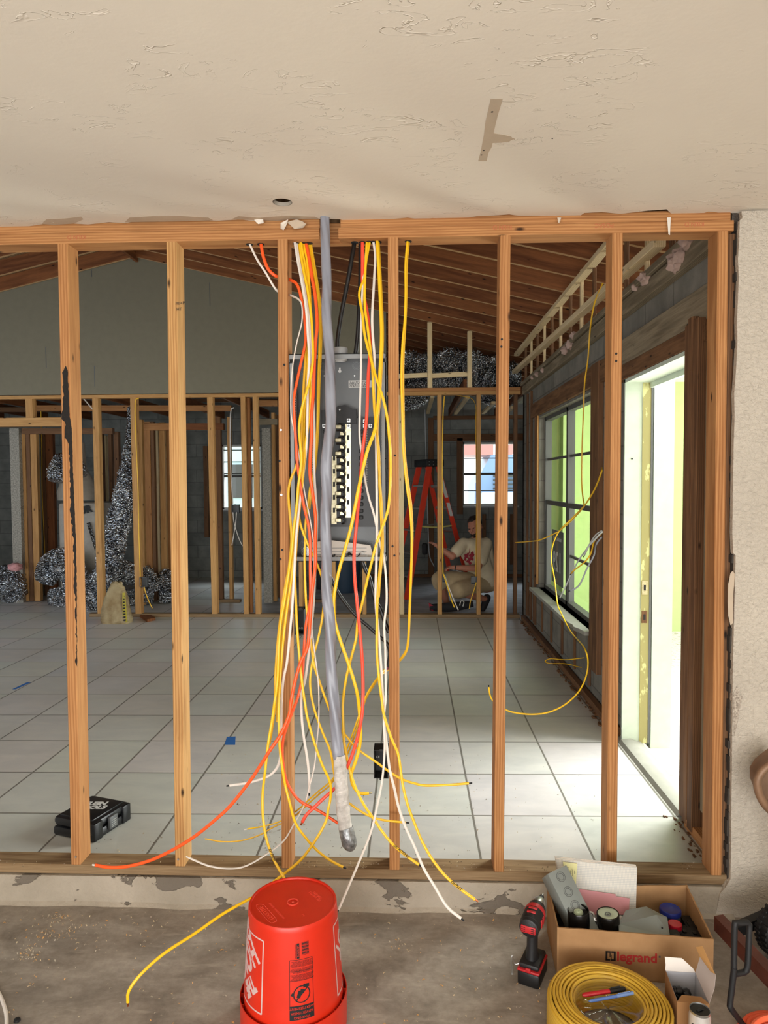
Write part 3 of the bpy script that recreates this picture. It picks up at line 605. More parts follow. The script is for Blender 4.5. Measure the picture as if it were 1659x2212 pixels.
board('door_header', (XR-.018, 3.0, 2.245), (XR-.018, 4.28, 2.245), .036, .088, M['old'], 'lower dark header board over the doorway', 'door header', xdir=(1, 0, 0))
board('door_header', (XR-.012, 3.0, 2.365), (XR-.012, 4.3, 2.365), .03, .15, M['gray_wood'], 'upper gray-brown header board with a knot over the doorway', 'door header', xdir=(1, 0, 0))
# ================================================================== partition at the back of the tiled room
zpl = (2.578, 2.616, 2.654)
board('partition_plate', (-7.3, YP+.045, 2.597), (1.2, YP+.045, 2.597), .038, .089, M['stud2'], 'lower top plate of the far partition under the gable drywall', 'wall plate', xdir=(0, 0, 1))
board('partition_plate', (xe+.02, YP+.045, 2.636), (1.2, YP+.045, 2.636), .038, .089, M['stud'], 'upper top plate of the far partition below the silver duct', 'wall plate', xdir=(0, 0, 1))
xa = at(192, 1335, Y=YP).x
board('partition_sill', (xa, YP+.045, ZT+.019), (1.2, YP+.045, ZT+.019), .038, .089, M['plate'], 'long brown bottom plate of the far partition across the tiles', 'wall plate', xdir=(0, 0, 1))
GP = 'studs of the far partition'
def vb(name, x0, x1, yref, Y, z0, z1, mat, label, cat='wall stud', group=None, depth=.089, top=None):
    a, b = at(x0, yref, Y=Y), at(x1, yref, Y=Y); cx = (a.x+b.x)/2; w = b.x-a.x; cz = a.z
    if top: c = at((top[0]+top[1])/2, top[2], Y=Y); sl = (c.x-cx)/(c.z-cz)
    else: sl = 0
    return board(name, (cx+sl*(z0-cz), Y+depth/2, z0), (cx+sl*(z1-cz), Y+depth/2, z1), w, depth, M[mat], label, cat, group)
zlo = ZT+.039
for x0, x1, top, m, lab in ((210, 222.5, (198, 213, 880), 'stud2', 'partition stud behind the leftmost foreground stud, left of the cement bag'), (292, 304.5, (281, 294, 880), 'stud2', 'partition stud with a gray box, right of the cement bag'), (457, 469, (447, 460, 880), 'stud2', 'partition stud left of the far-left window'), (526.5, 536, (520, 529, 880), 'stud2', 'pale partition stud right of the far-left window'), (551.5, 562, (546, 556, 880), 'stud2', 'rough partition stud beside the speckled drywall end'), (646, 654, None, 'stud2', 'partition stud seen under the left half of the electrical panel'), (716, 725, None, 'stud2', 'partition stud seen behind the gray cable below the panel'), (783, 791, None, 'stud2', 'partition stud seen under the right end of the panel'), (863, 873, None, 'pale', 'pale square-edged partition stud beside the orange ladder'), (945.5, 955, None, 'stud2', 'partition stud in front of the ladder, at the worker\'s hands'), (1030, 1038.5, None, 'stud2', 'partition stud crossing the crouching worker'), (1110, 1117, None, 'old', 'dark end stud of the partition at the right wall')):
    vb('partition_stud', x0, x1, 1310, YP, zlo, 2.578, m, lab, group=GP, top=top)
vb('partition_stud', 530, 546, 1310, YP+.1, zlo, 2.578, 'stud', 'orange backing board set back between two partition studs', group=GP, depth=.04)
vb('partition_stud', 55, 70, 880, YP, at(60, 902, Y=YP).z, 2.578, 'stud2', 'short stud over the left doorway header', group=GP)
za, zb_ = at(60, 921, Y=YP).z, at(60, 902, Y=YP).z
board('door_header', (-7.3, YP+.045, (za+zb_)/2), (at(134, 910, Y=YP).x, YP+.045, (za+zb_)/2), zb_-za, .089, M['stud2'], 'horizontal header over the opening at the far left', 'door header', xdir=(0, 0, 1))
# pale framing above the partition on the right
for x0, x1, y1, lab in ((923.5, 934, 700, 'pale upright above the partition plate, left of two'), (1010, 1020, 718, 'pale upright above the partition plate, right of two')):
    vb('attic_stud', x0, x1, 820, YP, 2.655, zr(at((x0+x1)/2, 800, Y=YP).x)+.01, 'pale', lab, 'short stud', depth=.05)
for x0, x1, ya, lab in ((846, 923, 812, 'pale horizontal block above the partition, left of two'), (934, 1010, 810, 'pale horizontal block above the partition, right of two')):
    a, b = at(x0, ya+2, Y=YP+.03), at(x1, ya-2, Y=YP+.03)
    board('attic_block', a, b, .05, .04, M['pale'], lab, 'framing block', xdir=(0, 0, 1))
# wires bent over the plate
# ================================================================== second partition and rooms behind
Y2 = 8.87; z2t = 2.45
GS = 'boards of the second partition at the far left'
L2 = [(42, 52, 'stud', Y2, 2.29), (53, 62, 'stud2', Y2, 2.29), (63, 72, 'old', Y2, 2.29), (73, 86, 'stud2', Y2, 2.29), (86, 95, 'gray_wood', 9.3, 2.35), (96, 104, 'old', 9.3, 2.35), (105, 121, 'rafter', 9.3, 2.35),
      (222, 228, 'old', 9.6, 2.3), (232, 235, 'pale', 9.9, 2.3), (240, 247, 'old', 9.6, 2.3), (252, 262, 'old', 9.2, 2.3), (305, 313, 'stud2', 8.6, 2.4), (315, 330, 'stud', 8.9, 2.4), (331, 338, 'old', 8.9, 2.4), (340, 347, 'pale', 9.1, 2.35), (349, 361, 'stud2', 9.0, 2.4), (361, 372, 'stud', 9.2, 2.4),
      (469, 481, 'old', Y2, 2.45), (495, 502, 'stud2', Y2, 2.45), (398, 403, 'old', 11.1, 2.4), (590, 597, 'stud2', Y2, 2.5), (599, 604, 'old', 9.2, 2.5), (443, 452, 'old', 11.1, 2.2)]
for i, (x0, x1, m, Y, z1) in enumerate(L2):
    vb('room_stud', x0, x1, 1250, Y, ZT+.01 if x0 != 443 else .75, z1, m, f'brown wall board in the dim rooms behind the partition, {ORD[i]} from the left', 'wall board', GS, depth=.07)
for x0, x1, ya, Y, lab in ((30, 50, 925, 8.8, 'speckled drywall end beside the clustered boards at far left'), (570, 588, 925, 8.8, 'speckled drywall end left of the electrical panel')):
    a, b = at(x0, 1290, Y=Y), at(x1, 1290, Y=Y)
    solo('drywall_end', MB().box((a.x, Y, ZT), (b.x, Y+.3, at(x0, ya, Y=Y).z)), M['rough'], lab, 'drywall end')
for i, (x0, x1, ya, yb, Y, m) in enumerate(((50, 245, 925, 938, 8.85, 'old'), (70, 500, 876, 888, 9.2, 'stud'), (-60, 48, 862, 872, 9.4, 'rafter'), (300, 380, 915, 930, 8.9, 'stud'), (398, 484, 915, 929, 8.9, 'rafter'), (550, 600, 865, 878, 8.9, 'stud'), (550, 600, 905, 918, 8.9, 'gray_wood'), (-60, 130, 880, 890, 9.8, 'old'), (398, 600, 862, 869, 10.2, 'old'))):
    a, b = at(x0, (ya+yb)/2, Y=Y), at(x1, (ya+yb)/2, Y=Y); h = at(x0, ya, Y=Y).z-at(x0, yb, Y=Y).z
    board('room_header', a, b, h, .07, M[m], f'brown header in the dim rooms behind the partition, {ORD[i]} of nine', 'header board', 'headers behind the partition', xdir=(0, 0, 1))
a, b = at(469, 1299, Y=Y2), at(520, 1299, Y=Y2); board('room_sill', (a.x, Y2, ZT+.018), (b.x, Y2, ZT+.018), .036, .08, M['plate'], 'short bottom plate behind the partition, below the far-left window', 'wall plate', xdir=(0, 0, 1))
a, b = at(646, 1299, Y=Y2), at(700, 1299, Y=Y2); board('room_sill', (a.x, Y2, ZT+.018), (b.x, Y2, ZT+.018), .036, .08, M['plate'], 'short bottom plate behind the partition, below the electrical panel', 'wall plate', xdir=(0, 0, 1))
# ceiling joists over the back rooms
for i in range(12):
    x = -6.6+.72*i
    board('ceiling_joist', (x, YP+.12, 2.70), (x, 11.2, 2.70), .038, .12, M['rafter'], f'dark joist over the back rooms, {ORD[i]} from the left', 'joist', 'ceiling joists over the back rooms')
# curved pale webs seen under the right plate
for i, (x0, y0, x1, y1) in enumerate(((934, 856, 924, 892), (1010, 858, 984, 893), (1066, 870, 1044, 892), (1108, 880, 1090, 893))):
    a, b = at(x0, y0, Y=8.6), at(x1, y1, Y=10.6)
    board('truss_web', a, b, .05, .035, M['pale'], f'slanted pale truss web over the worker\'s room, {ORD[i]} from the left', 'truss web', 'truss webs over the far right room')
# far block wall strips round the right window
Yf = 11.16
for x0, x1, z0, z1, m, lab in ((925, 937, .12, 2.62, 'old', 'brown strip on the far block wall behind the ladder'), (987, 1000, 1.1, 2.3, 'old', 'brown board down the left side of the far right window'), (1042, 1050, .3, 1.1, 'old', 'short strip on the block wall behind the worker\'s head'), (1102, 1112, .3, 1.1, 'old', 'short strip on the block wall right of the worker')):
    vb('furring_strip', x0, x1, 1150, Yf, z0, z1, m, lab, 'furring strip', depth=.03)
for z, h, lab in ((2.31, .11, 'brown board across the top of the far right window'), (2.62, .06, 'brown board high on the far block wall')):
    board('furring_strip', (at(936, 950, Y=Yf).x, Yf+.015, z), (2.05, Yf+.015, z), h, .03, M['old'], lab, 'furring strip', xdir=(0, 0, 1))
board('base_strip', (-.8, Yf, ZT+.03), (2.05, Yf, ZT+.03), .05, .03, M['old'], 'brown strip along the foot of the far block wall', 'base strip', xdir=(0, 0, 1))
# far windows
def far_window(nm, w, rows, rail):
    r = thing(nm, None, None, ((w[0]+w[1])/2, 11.28, w[2])); r['kind'] = 'structure'; f = .03; a, b, c, d = w; y = 11.24
    MB().box((a, y, c), (a+f, y+.1, d)).box((b-f, y, c), (b, y+.1, d)).box((a, y, c), (b, y+.1, c+f)).box((a, y, d-f), (b, y+.1, d)).build('window_frame', M['alu_white'], r)
    mb = MB()
    for z in rows: mb.box((a+f, y+.02, z-.008), (b-f, y+.04, z+.008))
    mb.box((a+f, y+.01, rail-.018), (b-f, y+.05, rail+.018)); mb.build('sash_bars', M['alu'], r)
    MB().quad((a+f, y+.055, c+f), (b-f, y+.055, c+f), (b-f, y+.055, d-f), (a+f, y+.055, d-f)).build('pane', M['glass'], r)
    MB().box((a-.03, 11.17, c-.03), (b+.03, 11.3, c)).build('window_sill', M['gray_light'], r)
far_window('window_2', WR, (1.985, 1.47), 1.735)
far_window('window_3', WL, (2.14, 1.95, 1.76), 1.72)
# outside the far windows
hs = thing('neighbour_house', 'pale siding house seen through the far-left window', 'house', (-4.5, 19, -.1))
MB().box((-9, 19, -.1), (-1.2, 24, 3.4)).build('wall', plain('pale_siding', srgb(200, 226, 226), .8), hs); MB().box((-4.9, 18.95, 1.2), (-4.3, 19, 2.1)).build('window', M['alu'], hs)
cr = thing('parked_truck', 'blue and red vehicle with a windscreen outside the far right window', 'truck', (2.5, 17, -.1))
Mb = plain('blue_vehicle_paint', srgb(150, 176, 214), .25); Mrd = plain('faded_red_paint', srgb(220, 150, 142), .4)
MB().prism([(.2, 17, .6), (1.5, 17, .6), (1.52, 17, 1.55), (1.9, 17, 2.25), (5, 17, 2.25), (5, 17, 1.0), (5, 17, .6)], (0, 2, 0)).build('cab', Mb, cr)
MB().box((.6, 16.95, 2.25), (1.95, 18.9, 2.9)).build('roof', Mrd, cr)
MB().prism([(2.0, 16.98, 2.25), (2.4, 16.98, 2.25), (3.2, 16.98, 2.85), (2.9, 16.98, 2.9)], (0, .05, 0)).build('pillar', Mrd, cr)
for k_ in range(4): MB().box((1.95, 16.93, 1.42+.1*k_), (4.5, 16.99, 1.46+.1*k_)).build('grille_bar', M['alu'], cr)
MB().lathe([(.38, 0), (.38, .25)], (1.25, 16.9, .28), 20, M=Matrix.Rotation(math.radians(90), 4, 'X')).build('wheel', M['black2'], cr)
solo('white_bin', MB().rbox((1.62, 15.6, -.1), (3.9, 16.6, 1.36), .04), plain('white_enamel', srgb(216, 232, 226), .5), 'big pale box standing outside the far right window', 'container')
# ================================================================== electrical panel between the middle studs
PY = YW+.012                      # front of the enclosure
pa, pb = at(624, 765, Y=PY), at(835, 1213, Y=PY)
px0, px1, pz1, pz0 = pa.x, pb.x, pa.z, at(624, 1213, Y=PY).z
pan = thing('electrical_panel', 'open gray breaker panel without cover, mounted between two studs', 'electrical panel', ((px0+px1)/2, PY+.05, pz0))
def pp(x, y, d): return at(x, y, Y=PY+d)
DB = .088
mb = MB(); mb.box((px0, PY+DB-.002, pz0), (px1, PY+DB, pz1)); mb.build('back_plate', M['panel_dark'], pan)
mb = MB(); mb.box((px0, PY, pz0), (px0+.0025, PY+DB, pz1)).box((px1-.0025, PY, pz0), (px1, PY+DB, pz1)).box((px0, PY, pz1-.0025), (px1, PY+DB, pz1)).box((px0, PY, pz0), (px1, PY+DB, pz0+.0025))
mb.box((px0+.002, PY, pz1-.019), (px1-.002, PY+.002, pz1)).box((px0+.002, PY, pz0), (px1-.002, PY+.002, pz0+.017)).box((px0, PY, pz0+.02), (px0+.016, PY+.002, pz1-.034)).box((px1-.016, PY, pz0+.02), (px1, PY+.002, pz1-.034))
mb.build('enclosure', M['panel'], pan)
RY = Matrix.Rotation(math.radians(90), 4, 'X')
for x, y in ((626,784),(832,784),(627,991),(833,991),(833,1195)):
    MB().lathe([(.0025, 0), (.0025, .001)], pp(x, y, -.001), 8, M=RY).build('screw_hole', M['ink'], pan)
def ring(p, r, parent, m='panel', nm='knockout'):
    mb = MB()
    for q in (r, r*.72): mb.lathe([(q, 0), (q+.0012, .0), (q+.0012, .0015), (q, .0015), (q, 0)], p, 24, M=RY, cap=False)
    mb.build(nm, M[m], parent)
for x, y in ((655,800),(698,793),(770,790),(806,795),(655,1178),(800,1178)): ring(pp(x, y, DB-.004), .015, pan)
key = pp(734, 802, DB-.0035); MB().lathe([(.006, 0), (.006, .001)], key, 12, M=RY).box((key.x-.003, key.y, key.z), (key.x+.003, key.y+.001, key.z+.014)).build('keyhole', M['label'], pan)
for x, y in ((701,812),(766,812)): MB().lathe([(.004, 0), (.003, .002)], pp(x, y, DB-.004), 10, M=RY).build('rivet', M['steel'], pan)
a, b = pp(753, 822, DB-.0035), pp(803, 837, DB-.0035); lb = MB().box((a.x, a.y, b.z), (b.x, a.y+.0008, a.z)).build('spec_label', M['label'], pan); MB().box((a.x+.003, a.y-.0005, b.z+.003), (b.x-.02, a.y, a.z-.003)).build('print', M['print'], lb)
# hub fitting in the top
fc = at(735, 765, Y=PY+.05); ft = MB().lathe([(.0, 0), (.026, 0), (.028, .004), (.028, .026), (.026, .03), (.022, .03), (.022, .01), (0, .01)], (fc.x, PY+.05, pz1), 28, cap=False).build('conduit_hub', M['pvc'], pan)
MB().lathe([(.022, -.02), (.026, -.018), (.026, -.004), (.02, -.003), (.02, -.02)], (fc.x, PY+.05, pz1), 24, cap=False).build('lock_ring', M['label'], ft)
# black interior base with bus bars
D1 = .045
def outl(px, d): return [pp(x, y, d) for x, y in px]
base = MB().prism(outl([(693,903),(693,886),(716,886),(725,880),(745,874),(752,876),(762,883),(770,884),(771,903),(812,903),(812,1138),(693,1138)], D1), (0, .03, 0)).build('breaker_base', M['black'], pan)
MB().prism(outl([(701,884),(724,884),(730,876),(745,876),(752,880),(760,884),(770,885),(770,915),(701,915)], D1-.012), (0, .012, 0)).build('main_lug_cover', M['black2'], base)
MB().lathe([(.0045, 0), (.003, .002)], pp(734, 885, D1-.015), 12, M=RY).build('screw', M['steel'], base)
# two tinned bus bars
for x0, x1, y0, y1 in ((746, 758, 916, 1118), (716, 727, 985, 1132)):
    bb = MB().prism(outl([(x0,y0),(x1,y0),(x1,y1),(x0,y1)], D1-.008), (0, .006, 0)).build('bus_bar', M['bus'], base)
    mbs = MB()
    for k_ in range(8):
        y = (945 if x0 == 746 else 990)+28.6*k_*.98
        if y > y1-6: break
        c = pp((x0+x1)/2, y, D1-.0085); mbs.box((c.x-.0042, c.y, c.z-.009), (c.x+.0042, c.y+.0008, c.z+.009))
    mbs.build('slots', M['ink'], bb)
for k_ in range(15):      # interleaved stabs
    y = 922+14.4*k_; left = k_ % 2 == 0
    c = pp(731 if left else 741, y, D1-.016)
    MB().rbox((c.x-.013, c.y, c.z-.0075), (c.x+.011, c.y+.008, c.z+.0075), .002, seg=1).build('stab', M['bus'] , base)
    MB().tube(spline([pp(727 if not left else 732, y-6, D1-.02), pp(736, y-6, D1-.024), pp(743, y-2, D1-.024), pp(744, y+6, D1-.024), pp(738, y+8, D1-.02)], .004), .0032, 6).build('stab_cover', M['black'], base)
for x, y in ((753,908),(753,920),(788,910),(788,920),(700,920),(800,920)):
    c = pp(x, y, D1-.02); l_ = MB().rbox((c.x-.0075, c.y, c.z-.0075), (c.x+.0075, c.y+.014, c.z+.0075), .0012, seg=1).build('lug', M['steel'], base)
    MB().lathe([(.0045, 0), (.0045, .001), (.002, .0005)], (c.x, c.y-.0005, c.z), 12, M=RY).build('lug_screw', M['panel_dark'], l_)
for x0, x1 in ((697, 707), (774, 786)):  # breaker hook rails
    mbs = MB()
    for k_ in range(14):
        c = pp((x0+x1)/2, 932+14.3*k_, D1-.006); mbs.rbox((c.x-.008, c.y, c.z-.007), (c.x+.008, c.y+.006, c.z+.007), .002, seg=1)
    mbs.build('breaker_hooks', M['black2'], base)
# neutral and ground bars
for x, y0, y1 in ((639, 843, 960), (826, 840, 966), (792, 922, 1058), (675, 935, 1057)):
    a, b = pp(x-2.6, y1, .05), pp(x+2.6, y0, .05); nb = MB().box((a.x, a.y, a.z), (b.x, a.y+.012, b.z)).build('terminal_bar', M['panel_dark'], pan)
    mbs = MB(); n_ = int((y1-y0)/5.2)
    for k_ in range(n_): mbs.lathe([(.0034, 0), (.0034, .003), (.001, .0018)], pp(x, y0+4+5.2*k_, .047), 8, M=RY)
    mbs.build('terminal_screws', M['steel'], nb)
# loose cover panel and scraps lying in the bottom of the box
MB().prism(outl([(668,1172),(716,1167),(800,1178),(808,1208),(668,1208)], .03), (0, .004, 0)).build('loose_cover_panel', plain('cream_enamel', srgb(198, 190, 180), .5), pan)
mb = MB()
for y in (1184, 1191, 1198, 1204):
    a, b = pp(672, y, .029), pp(792, y+.5, .029); mb.box((a.x, a.y, a.z-.0008), (b.x, a.y+.001, a.z+.0008))
mb.build('cover_seams', M['panel_dark'], pan)
for i, (x, y, r) in enumerate(((720,1200,.007),(728,1202,.005),(735,1203,.004),(748,1199,.008),(757,1197,.009),(765,1201,.005),(776,1200,.007),(785,1197,.008),(792,1201,.006))):
    c = pp(x, y, .018); mb = MB().tube(spline([c+Vector((random.uniform(-r, r), random.uniform(-r, r)*.4, random.uniform(-r, r))) for _ in range(5)], .003), r*.28, 6)
    mb.build('wire_scrap', M['label' if i in (7, 8) else 'black'], pan)
solo('knockout_bag', MB().prism(outl([(652,1186),(658,1180),(670,1183),(676,1190),(674,1207),(651,1207)], .022), (0, .01, 0)), M['film'], 'small clear bag lying in the bottom left of the breaker panel', 'bag')
# device boxes nailed to the studs
def device_box(px0_, px1_, y0, y1, Yf, depth, label, m='black2'):
    a, b = at(px0_, y0, Y=Yf), at(px1_, y1, Y=Yf); w = .003
    r = thing('device_box', label, 'device box', ((a.x+b.x)/2, Yf+depth/2, b.z), 'plastic device boxes on the studs' )
    mb = MB(); mb.box((a.x, Yf, b.z), (a.x+w, Yf+depth, a.z)).box((b.x-w, Yf, b.z), (b.x, Yf+depth, a.z)).box((a.x, Yf, b.z), (b.x, Yf+depth, b.z+w)).box((a.x, Yf, a.z-w), (b.x, Yf+depth, a.z)).box((a.x, Yf+depth-w, b.z), (b.x, Yf+depth, a.z))
    mb.build('housing', M[m], r)
    for z in (a.z-.004, b.z-.004): MB().box(((a.x+b.x)/2-.006, Yf-.003, z), ((a.x+b.x)/2+.006, Yf+.01, z+.008)).build('screw_tab', M[m], r)
    return r
dbx = device_box(637, 657, 1316, 1371, YW+.02, .06, 'black plastic device box on the stud left of the gray cable')
dby = device_box(807, 839, 1620, 1682, YW-.004, .07, 'black plastic device box low on the stud right of the taped cable end')
p = at(816, 1635, Y=YW+.058); text_mb('CE', .012, frame(p, (1, 0, 0), (0, 0, 1)), .0002).build('moulded_writing', M['label'], dby)
p = at(648, 1357, Y=YW+.07); text_mb('20.5 CU', .009, frame(p, (1, 0, 0), (0, 0, 1)), .0002).build('moulded_writing', M['label'], dbx)
device_box(301, 317, 1247, 1268, YP-.01, .06, 'gray box on the partition stud right of the cement bag', 'panel_dark')
device_box(1018, 1030, 1246, 1262, YP-.005, .06, 'gray box on the partition stud in front of the worker', 'panel_dark')
device_box(956, 964, 1240, 1258, YP+.0, .06, 'small dark box on the partition stud at the worker\'s hands', 'panel_dark')
device_box(500, 516, 1090, 1108, 8.8, .06, 'gray box with white cables before the far-left window', 'panel_dark')
# ================================================================== cables
GCAB = {'yellow': 'yellow cables hanging in the wall opening', 'orange': 'orange cables hanging in the wall opening', 'white': 'white cables hanging in the wall opening', 'black': 'black cables at the electrical panel'}
def cable(pts, r, mat, label, group=None, Y0=2.66, Y1=2.5, ymid=None, end='tip', flat=.62, tip=None, seg=10, bulge=0):
    """pts: photo pixels from the top down, or (x, y, Y) / (x, y, 'X', X)"""
    n = len(pts); P = []
    for i, p in enumerate(pts):
        t = i/(n-1)
        if len(p) == 2:
            Y = Y0+(Y1-Y0)*t - bulge*math.sin(math.pi*t); P.append(at(p[0], p[1], Y=Y))
        elif len(p) == 3: P.append(at(p[0], p[1], Y=p[2]))
        else: P.append(at(p[0], p[1], X=p[3]))
    path = spline(P, .012)
    o = MB().tube(path, r, seg, flat=flat, side=(1, 0, .0)).build('cable', M[mat])
    meta(o, label, 'cable', group)
    if end == 'tip':
        d = (path[-1]-path[-2]).normalized(); MB().tube([path[-1]-d*.001, path[-1]+d*.012], r*.6, 6).build('cut_end', M[tip or 'ink'], o)
    return o, path
def hole(x, y):
    p = at(x, y, Y=YW+.045); MB().lathe([(.013, 0), (.013, .002)], (p.x, YW+.045, ZB-.0025), 14).build('drilled_hole', M['ink'], TP)
for x, y in ((539,524),(563,524),(640,519),(655,519),(668,519),(766,516),(783,516),(797,516),(806,516),(817,516),(882,518)): hole(x, y)
top = lambda x: (x, 512)
R1, R2, R3 = .0047, .0060, .0039
W1, _ = cable([(538,518,2.665),(539,526,2.66),(555,560,2.655),(575,591,2.65),(597,627,2.66),(612,633,2.69),(625,637,2.67),(644,646,2.62),(652,660,2.6),(652,696,2.58),(641,741,2.57),(633,785,2.56),(629,832,2.56),(628,874,2.56),(630,905,2.56),(639,947,2.57),(650,1008,2.57),(658,1063,2.57),(668,1112,2.56),(675,1154,2.55),(679,1190,2.55),(678,1227,2.55),(676,1300,2.55),(672,1330,2.55),(675,1370,2.55),(681,1419,2.55),(687,1469,2.55),(689,1520,2.55),(688,1565,2.55),(684,1608,2.55),(679,1656,2.55),(668,1700,2.55),(658,1737,2.55),(635,1780,2.56),(611,1818,2.575),(567,1851,2.57),(527,1872,2.56),(490,1876,2.56),(450,1870,2.56),(420,1858,2.575),(408,1853,2.58)], R3, 'white_jacket', 'thin white cable with a bracket loop, ending on the plate by the second stud', GCAB['white'], tip='white_jacket')
O1, _ = cable([(562,518,2.665),(564,528,2.66),(569,555,2.655),(580,582,2.65),(597,597,2.655),(612,600,2.68),(625,604,2.66),(641,614,2.63),(650,641,2.62),(657,680,2.61),(660,722,2.6),(659,745,2.59),(651,781,2.58),(641,827,2.57),(635,863,2.56),(636,905,2.56),(639,951,2.56),(642,999,2.56),(650,1054,2.56),(658,1100,2.555),(666,1133,2.55),(670,1172,2.545),(670,1227,2.54),(670,1300,2.54),(661,1350,2.54),(657,1399,2.54),(653,1459,2.54),(644,1504,2.53),(631,1539,2.53),(614,1587,2.53),(610,1619,2.53),(612,1652,2.53),(618,1684,2.53),(633,1713,2.53),(653,1734,2.53),(690,1752,2.53),(716,1769,2.53),(730,1778,2.53)], R2, 'orange', 'orange cable that passes round the stud and crosses under the taped end', GCAB['orange'], flat=.85, tip='copper')
O2, _ = cable([(660,514,2.67),(662,530,2.665),(668,560,2.65),(674,600,2.63),(681,640,2.61),(685,700,2.59),(682,736,2.58),(679,790,2.57),(677,845,2.56),(673,900,2.55),(673,936,2.55),(670,990,2.545),(670,1027,2.54),(675,1063,2.54),(680,1100,2.535),(682,1127,2.535),(681,1172,2.535),(682,1208,2.535),(679,1240,2.53),(673,1290,2.525),(669,1350,2.52),(664,1399,2.51),(650,1429,2.5),(638,1469,2.49),(628,1519,2.48),(625,1543,2.47),(607,1585,2.46),(583,1621,2.45),(562,1654,2.45),(540,1687,2.45),(497,1741,2.45),(459,1776,2.45),(420,1807,2.46),(380,1832,2.47),(329,1857,2.49),(279,1871,2.5),(240,1874,2.51),(206,1869,2.52)], R2, 'orange', 'long orange cable sweeping left to the foot of the leftmost studs', GCAB['orange'], flat=.85, tip='white_jacket')
Y1c, pY1 = cable([(646,514,2.67),(648,535,2.66),(655,580,2.63),(664,624,2.61),(672,680,2.59),(675,730,2.57),(676,772,2.56),(672,808,2.55),(664,841,2.54),(654,874,2.54),(648,905,2.54),(646,930,2.54),(649,963,2.54),(651,995,2.54),(644,1054,2.54),(640,1100,2.54),(634,1145,2.54),(631,1181,2.54),(625,1227,2.53),(614,1300,2.52),(607,1340,2.51),(602,1399,2.5),(600,1459,2.49),(597,1490,2.48),(594,1510,2.47),(588,1554,2.47),(579,1609,2.46),(573,1663,2.45),(568,1706,2.45),(567,1740,2.44),(569,1774,2.43),(576,1814,2.42),(589,1851,2.4),(601,1875,2.39),(613,1895,2.38),(622,1915,2.37)], R1, 'yellow', 'yellow cable with black writing dropping behind the left of the bucket', GCAB['yellow'])
Y2c, _ = cable([(655,514,2.67),(657,535,2.665),(664,569,2.65),(670,652,2.62),(673,735,2.6),(673,818,2.58),(668,899,2.575),(662,945,2.57),(654,1008,2.57),(645,1060,2.565),(641,1100,2.56),(638,1136,2.56),(633,1190,2.55),(630,1245,2.54),(622,1300,2.53),(613,1370,2.52),(607,1439,2.51),(603,1500,2.5),(602,1543,2.49),(604,1609,2.48),(609,1652,2.47),(616,1695,2.47),(626,1735,2.46),(638,1777,2.46),(659,1808,2.46),(686,1838,2.46),(716,1860,2.46),(741,1873,2.46)], R1, 'yellow', 'yellow cable ending over the bottom plate just right of the bucket top', GCAB['yellow'])
Y3c, _ = cable([(643,514,2.68),(645,535,2.675),(655,600,2.65),(662,700,2.61),(660,763,2.6),(656,836,2.59),(653,900,2.58),(650,960,2.575),(640,1006,2.57),(628,1036,2.565),(623,1063,2.56),(625,1100,2.555),(629,1145,2.55),(629,1181,2.55),(624,1227,2.54),(617,1263,2.53),(611,1300,2.525),(604,1350,2.52),(599,1399,2.51),(595,1459,2.505),(594,1520,2.5),(588,1570,2.49),(582,1606,2.49)], R1, 'yellow2', 'yellow cable bowing farthest left past the stud beside the panel', GCAB['yellow'], end=None)
Y4c, pY4 = cable([(650,514,2.66),(652,535,2.655),(661,590,2.64),(671,700,2.6),(672,800,2.59),(667,900,2.58),(660,970,2.57),(652,1050,2.565),(645,1120,2.56),(640,1180,2.55),(637,1240,2.545),(639,1300,2.54),(642,1360,2.53),(647,1419,2.52),(653,1479,2.51),(659,1520,2.5),(664,1550,2.495),(679,1604,2.49),(696,1652,2.485),(713,1690,2.49),(714,1722,2.5),(709,1748,2.49),(704,1774,2.47),(682,1814,2.45),(649,1858,2.43),(601,1897,2.4),(560,1930,2.36),(533,1945,2.32),(480,1975,2.26),(420,2017,2.19),(354,2060,2.12),(304,2105,2.07),(278,2141,2.05),(276,2166,2.05)], R1, 'yellow', 'long yellow cable looping behind the bucket and out across the concrete floor', GCAB['yellow'], tip='copper')
Y5c, _ = cable([(641,514,2.675),(643,535,2.67),(651,600,2.65),(660,700,2.62),(664,800,2.6),(657,900,2.59),(655,1000,2.585),(647,1085,2.58),(648,1127,2.575),(662,1169,2.57),(677,1201,2.57),(691,1234,2.57),(700,1265,2.58),(700,1295,2.58),(696,1336,2.575),(687,1380,2.57),(677,1419,2.565),(670,1465,2.56),(672,1500,2.555),(681,1539,2.55),(698,1585,2.55),(714,1624,2.55),(724,1680,2.55),(740,1722,2.55),(757,1737,2.55),(780,1753,2.55),(804,1765,2.55),(831,1772,2.55),(877,1777,2.55)], .0042, 'yellow', 'yellow cable weaving behind the gray cable and ending at the stud right of it', GCAB['yellow'])
Y6c, _ = cable([(667,514,2.68),(668,530,2.68),(677,582,2.66),(687,638,2.65),(691,693,2.64),(690,754,2.63),(687,827,2.62),(686,900,2.61),(684,945,2.61),(677,1027,2.6),(670,1054,2.6),(664,1100,2.595),(660,1132,2.59),(659,1172,2.585),(658,1217,2.58),(661,1299,2.57),(666,1345,2.57),(672,1389,2.57),(678,1435,2.57),(689,1469,2.57),(704,1512,2.57),(724,1560,2.58),(747,1589,2.57),(774,1619,2.56),(811,1645,2.555),(844,1669,2.55),(870,1684,2.54),(898,1693,2.53),(922,1697,2.52),(976,1695,2.51),(1013,1692,2.51)], .0042, 'yellow', 'yellow cable ending in mid-air far right at the height of the tape end', GCAB['yellow'])
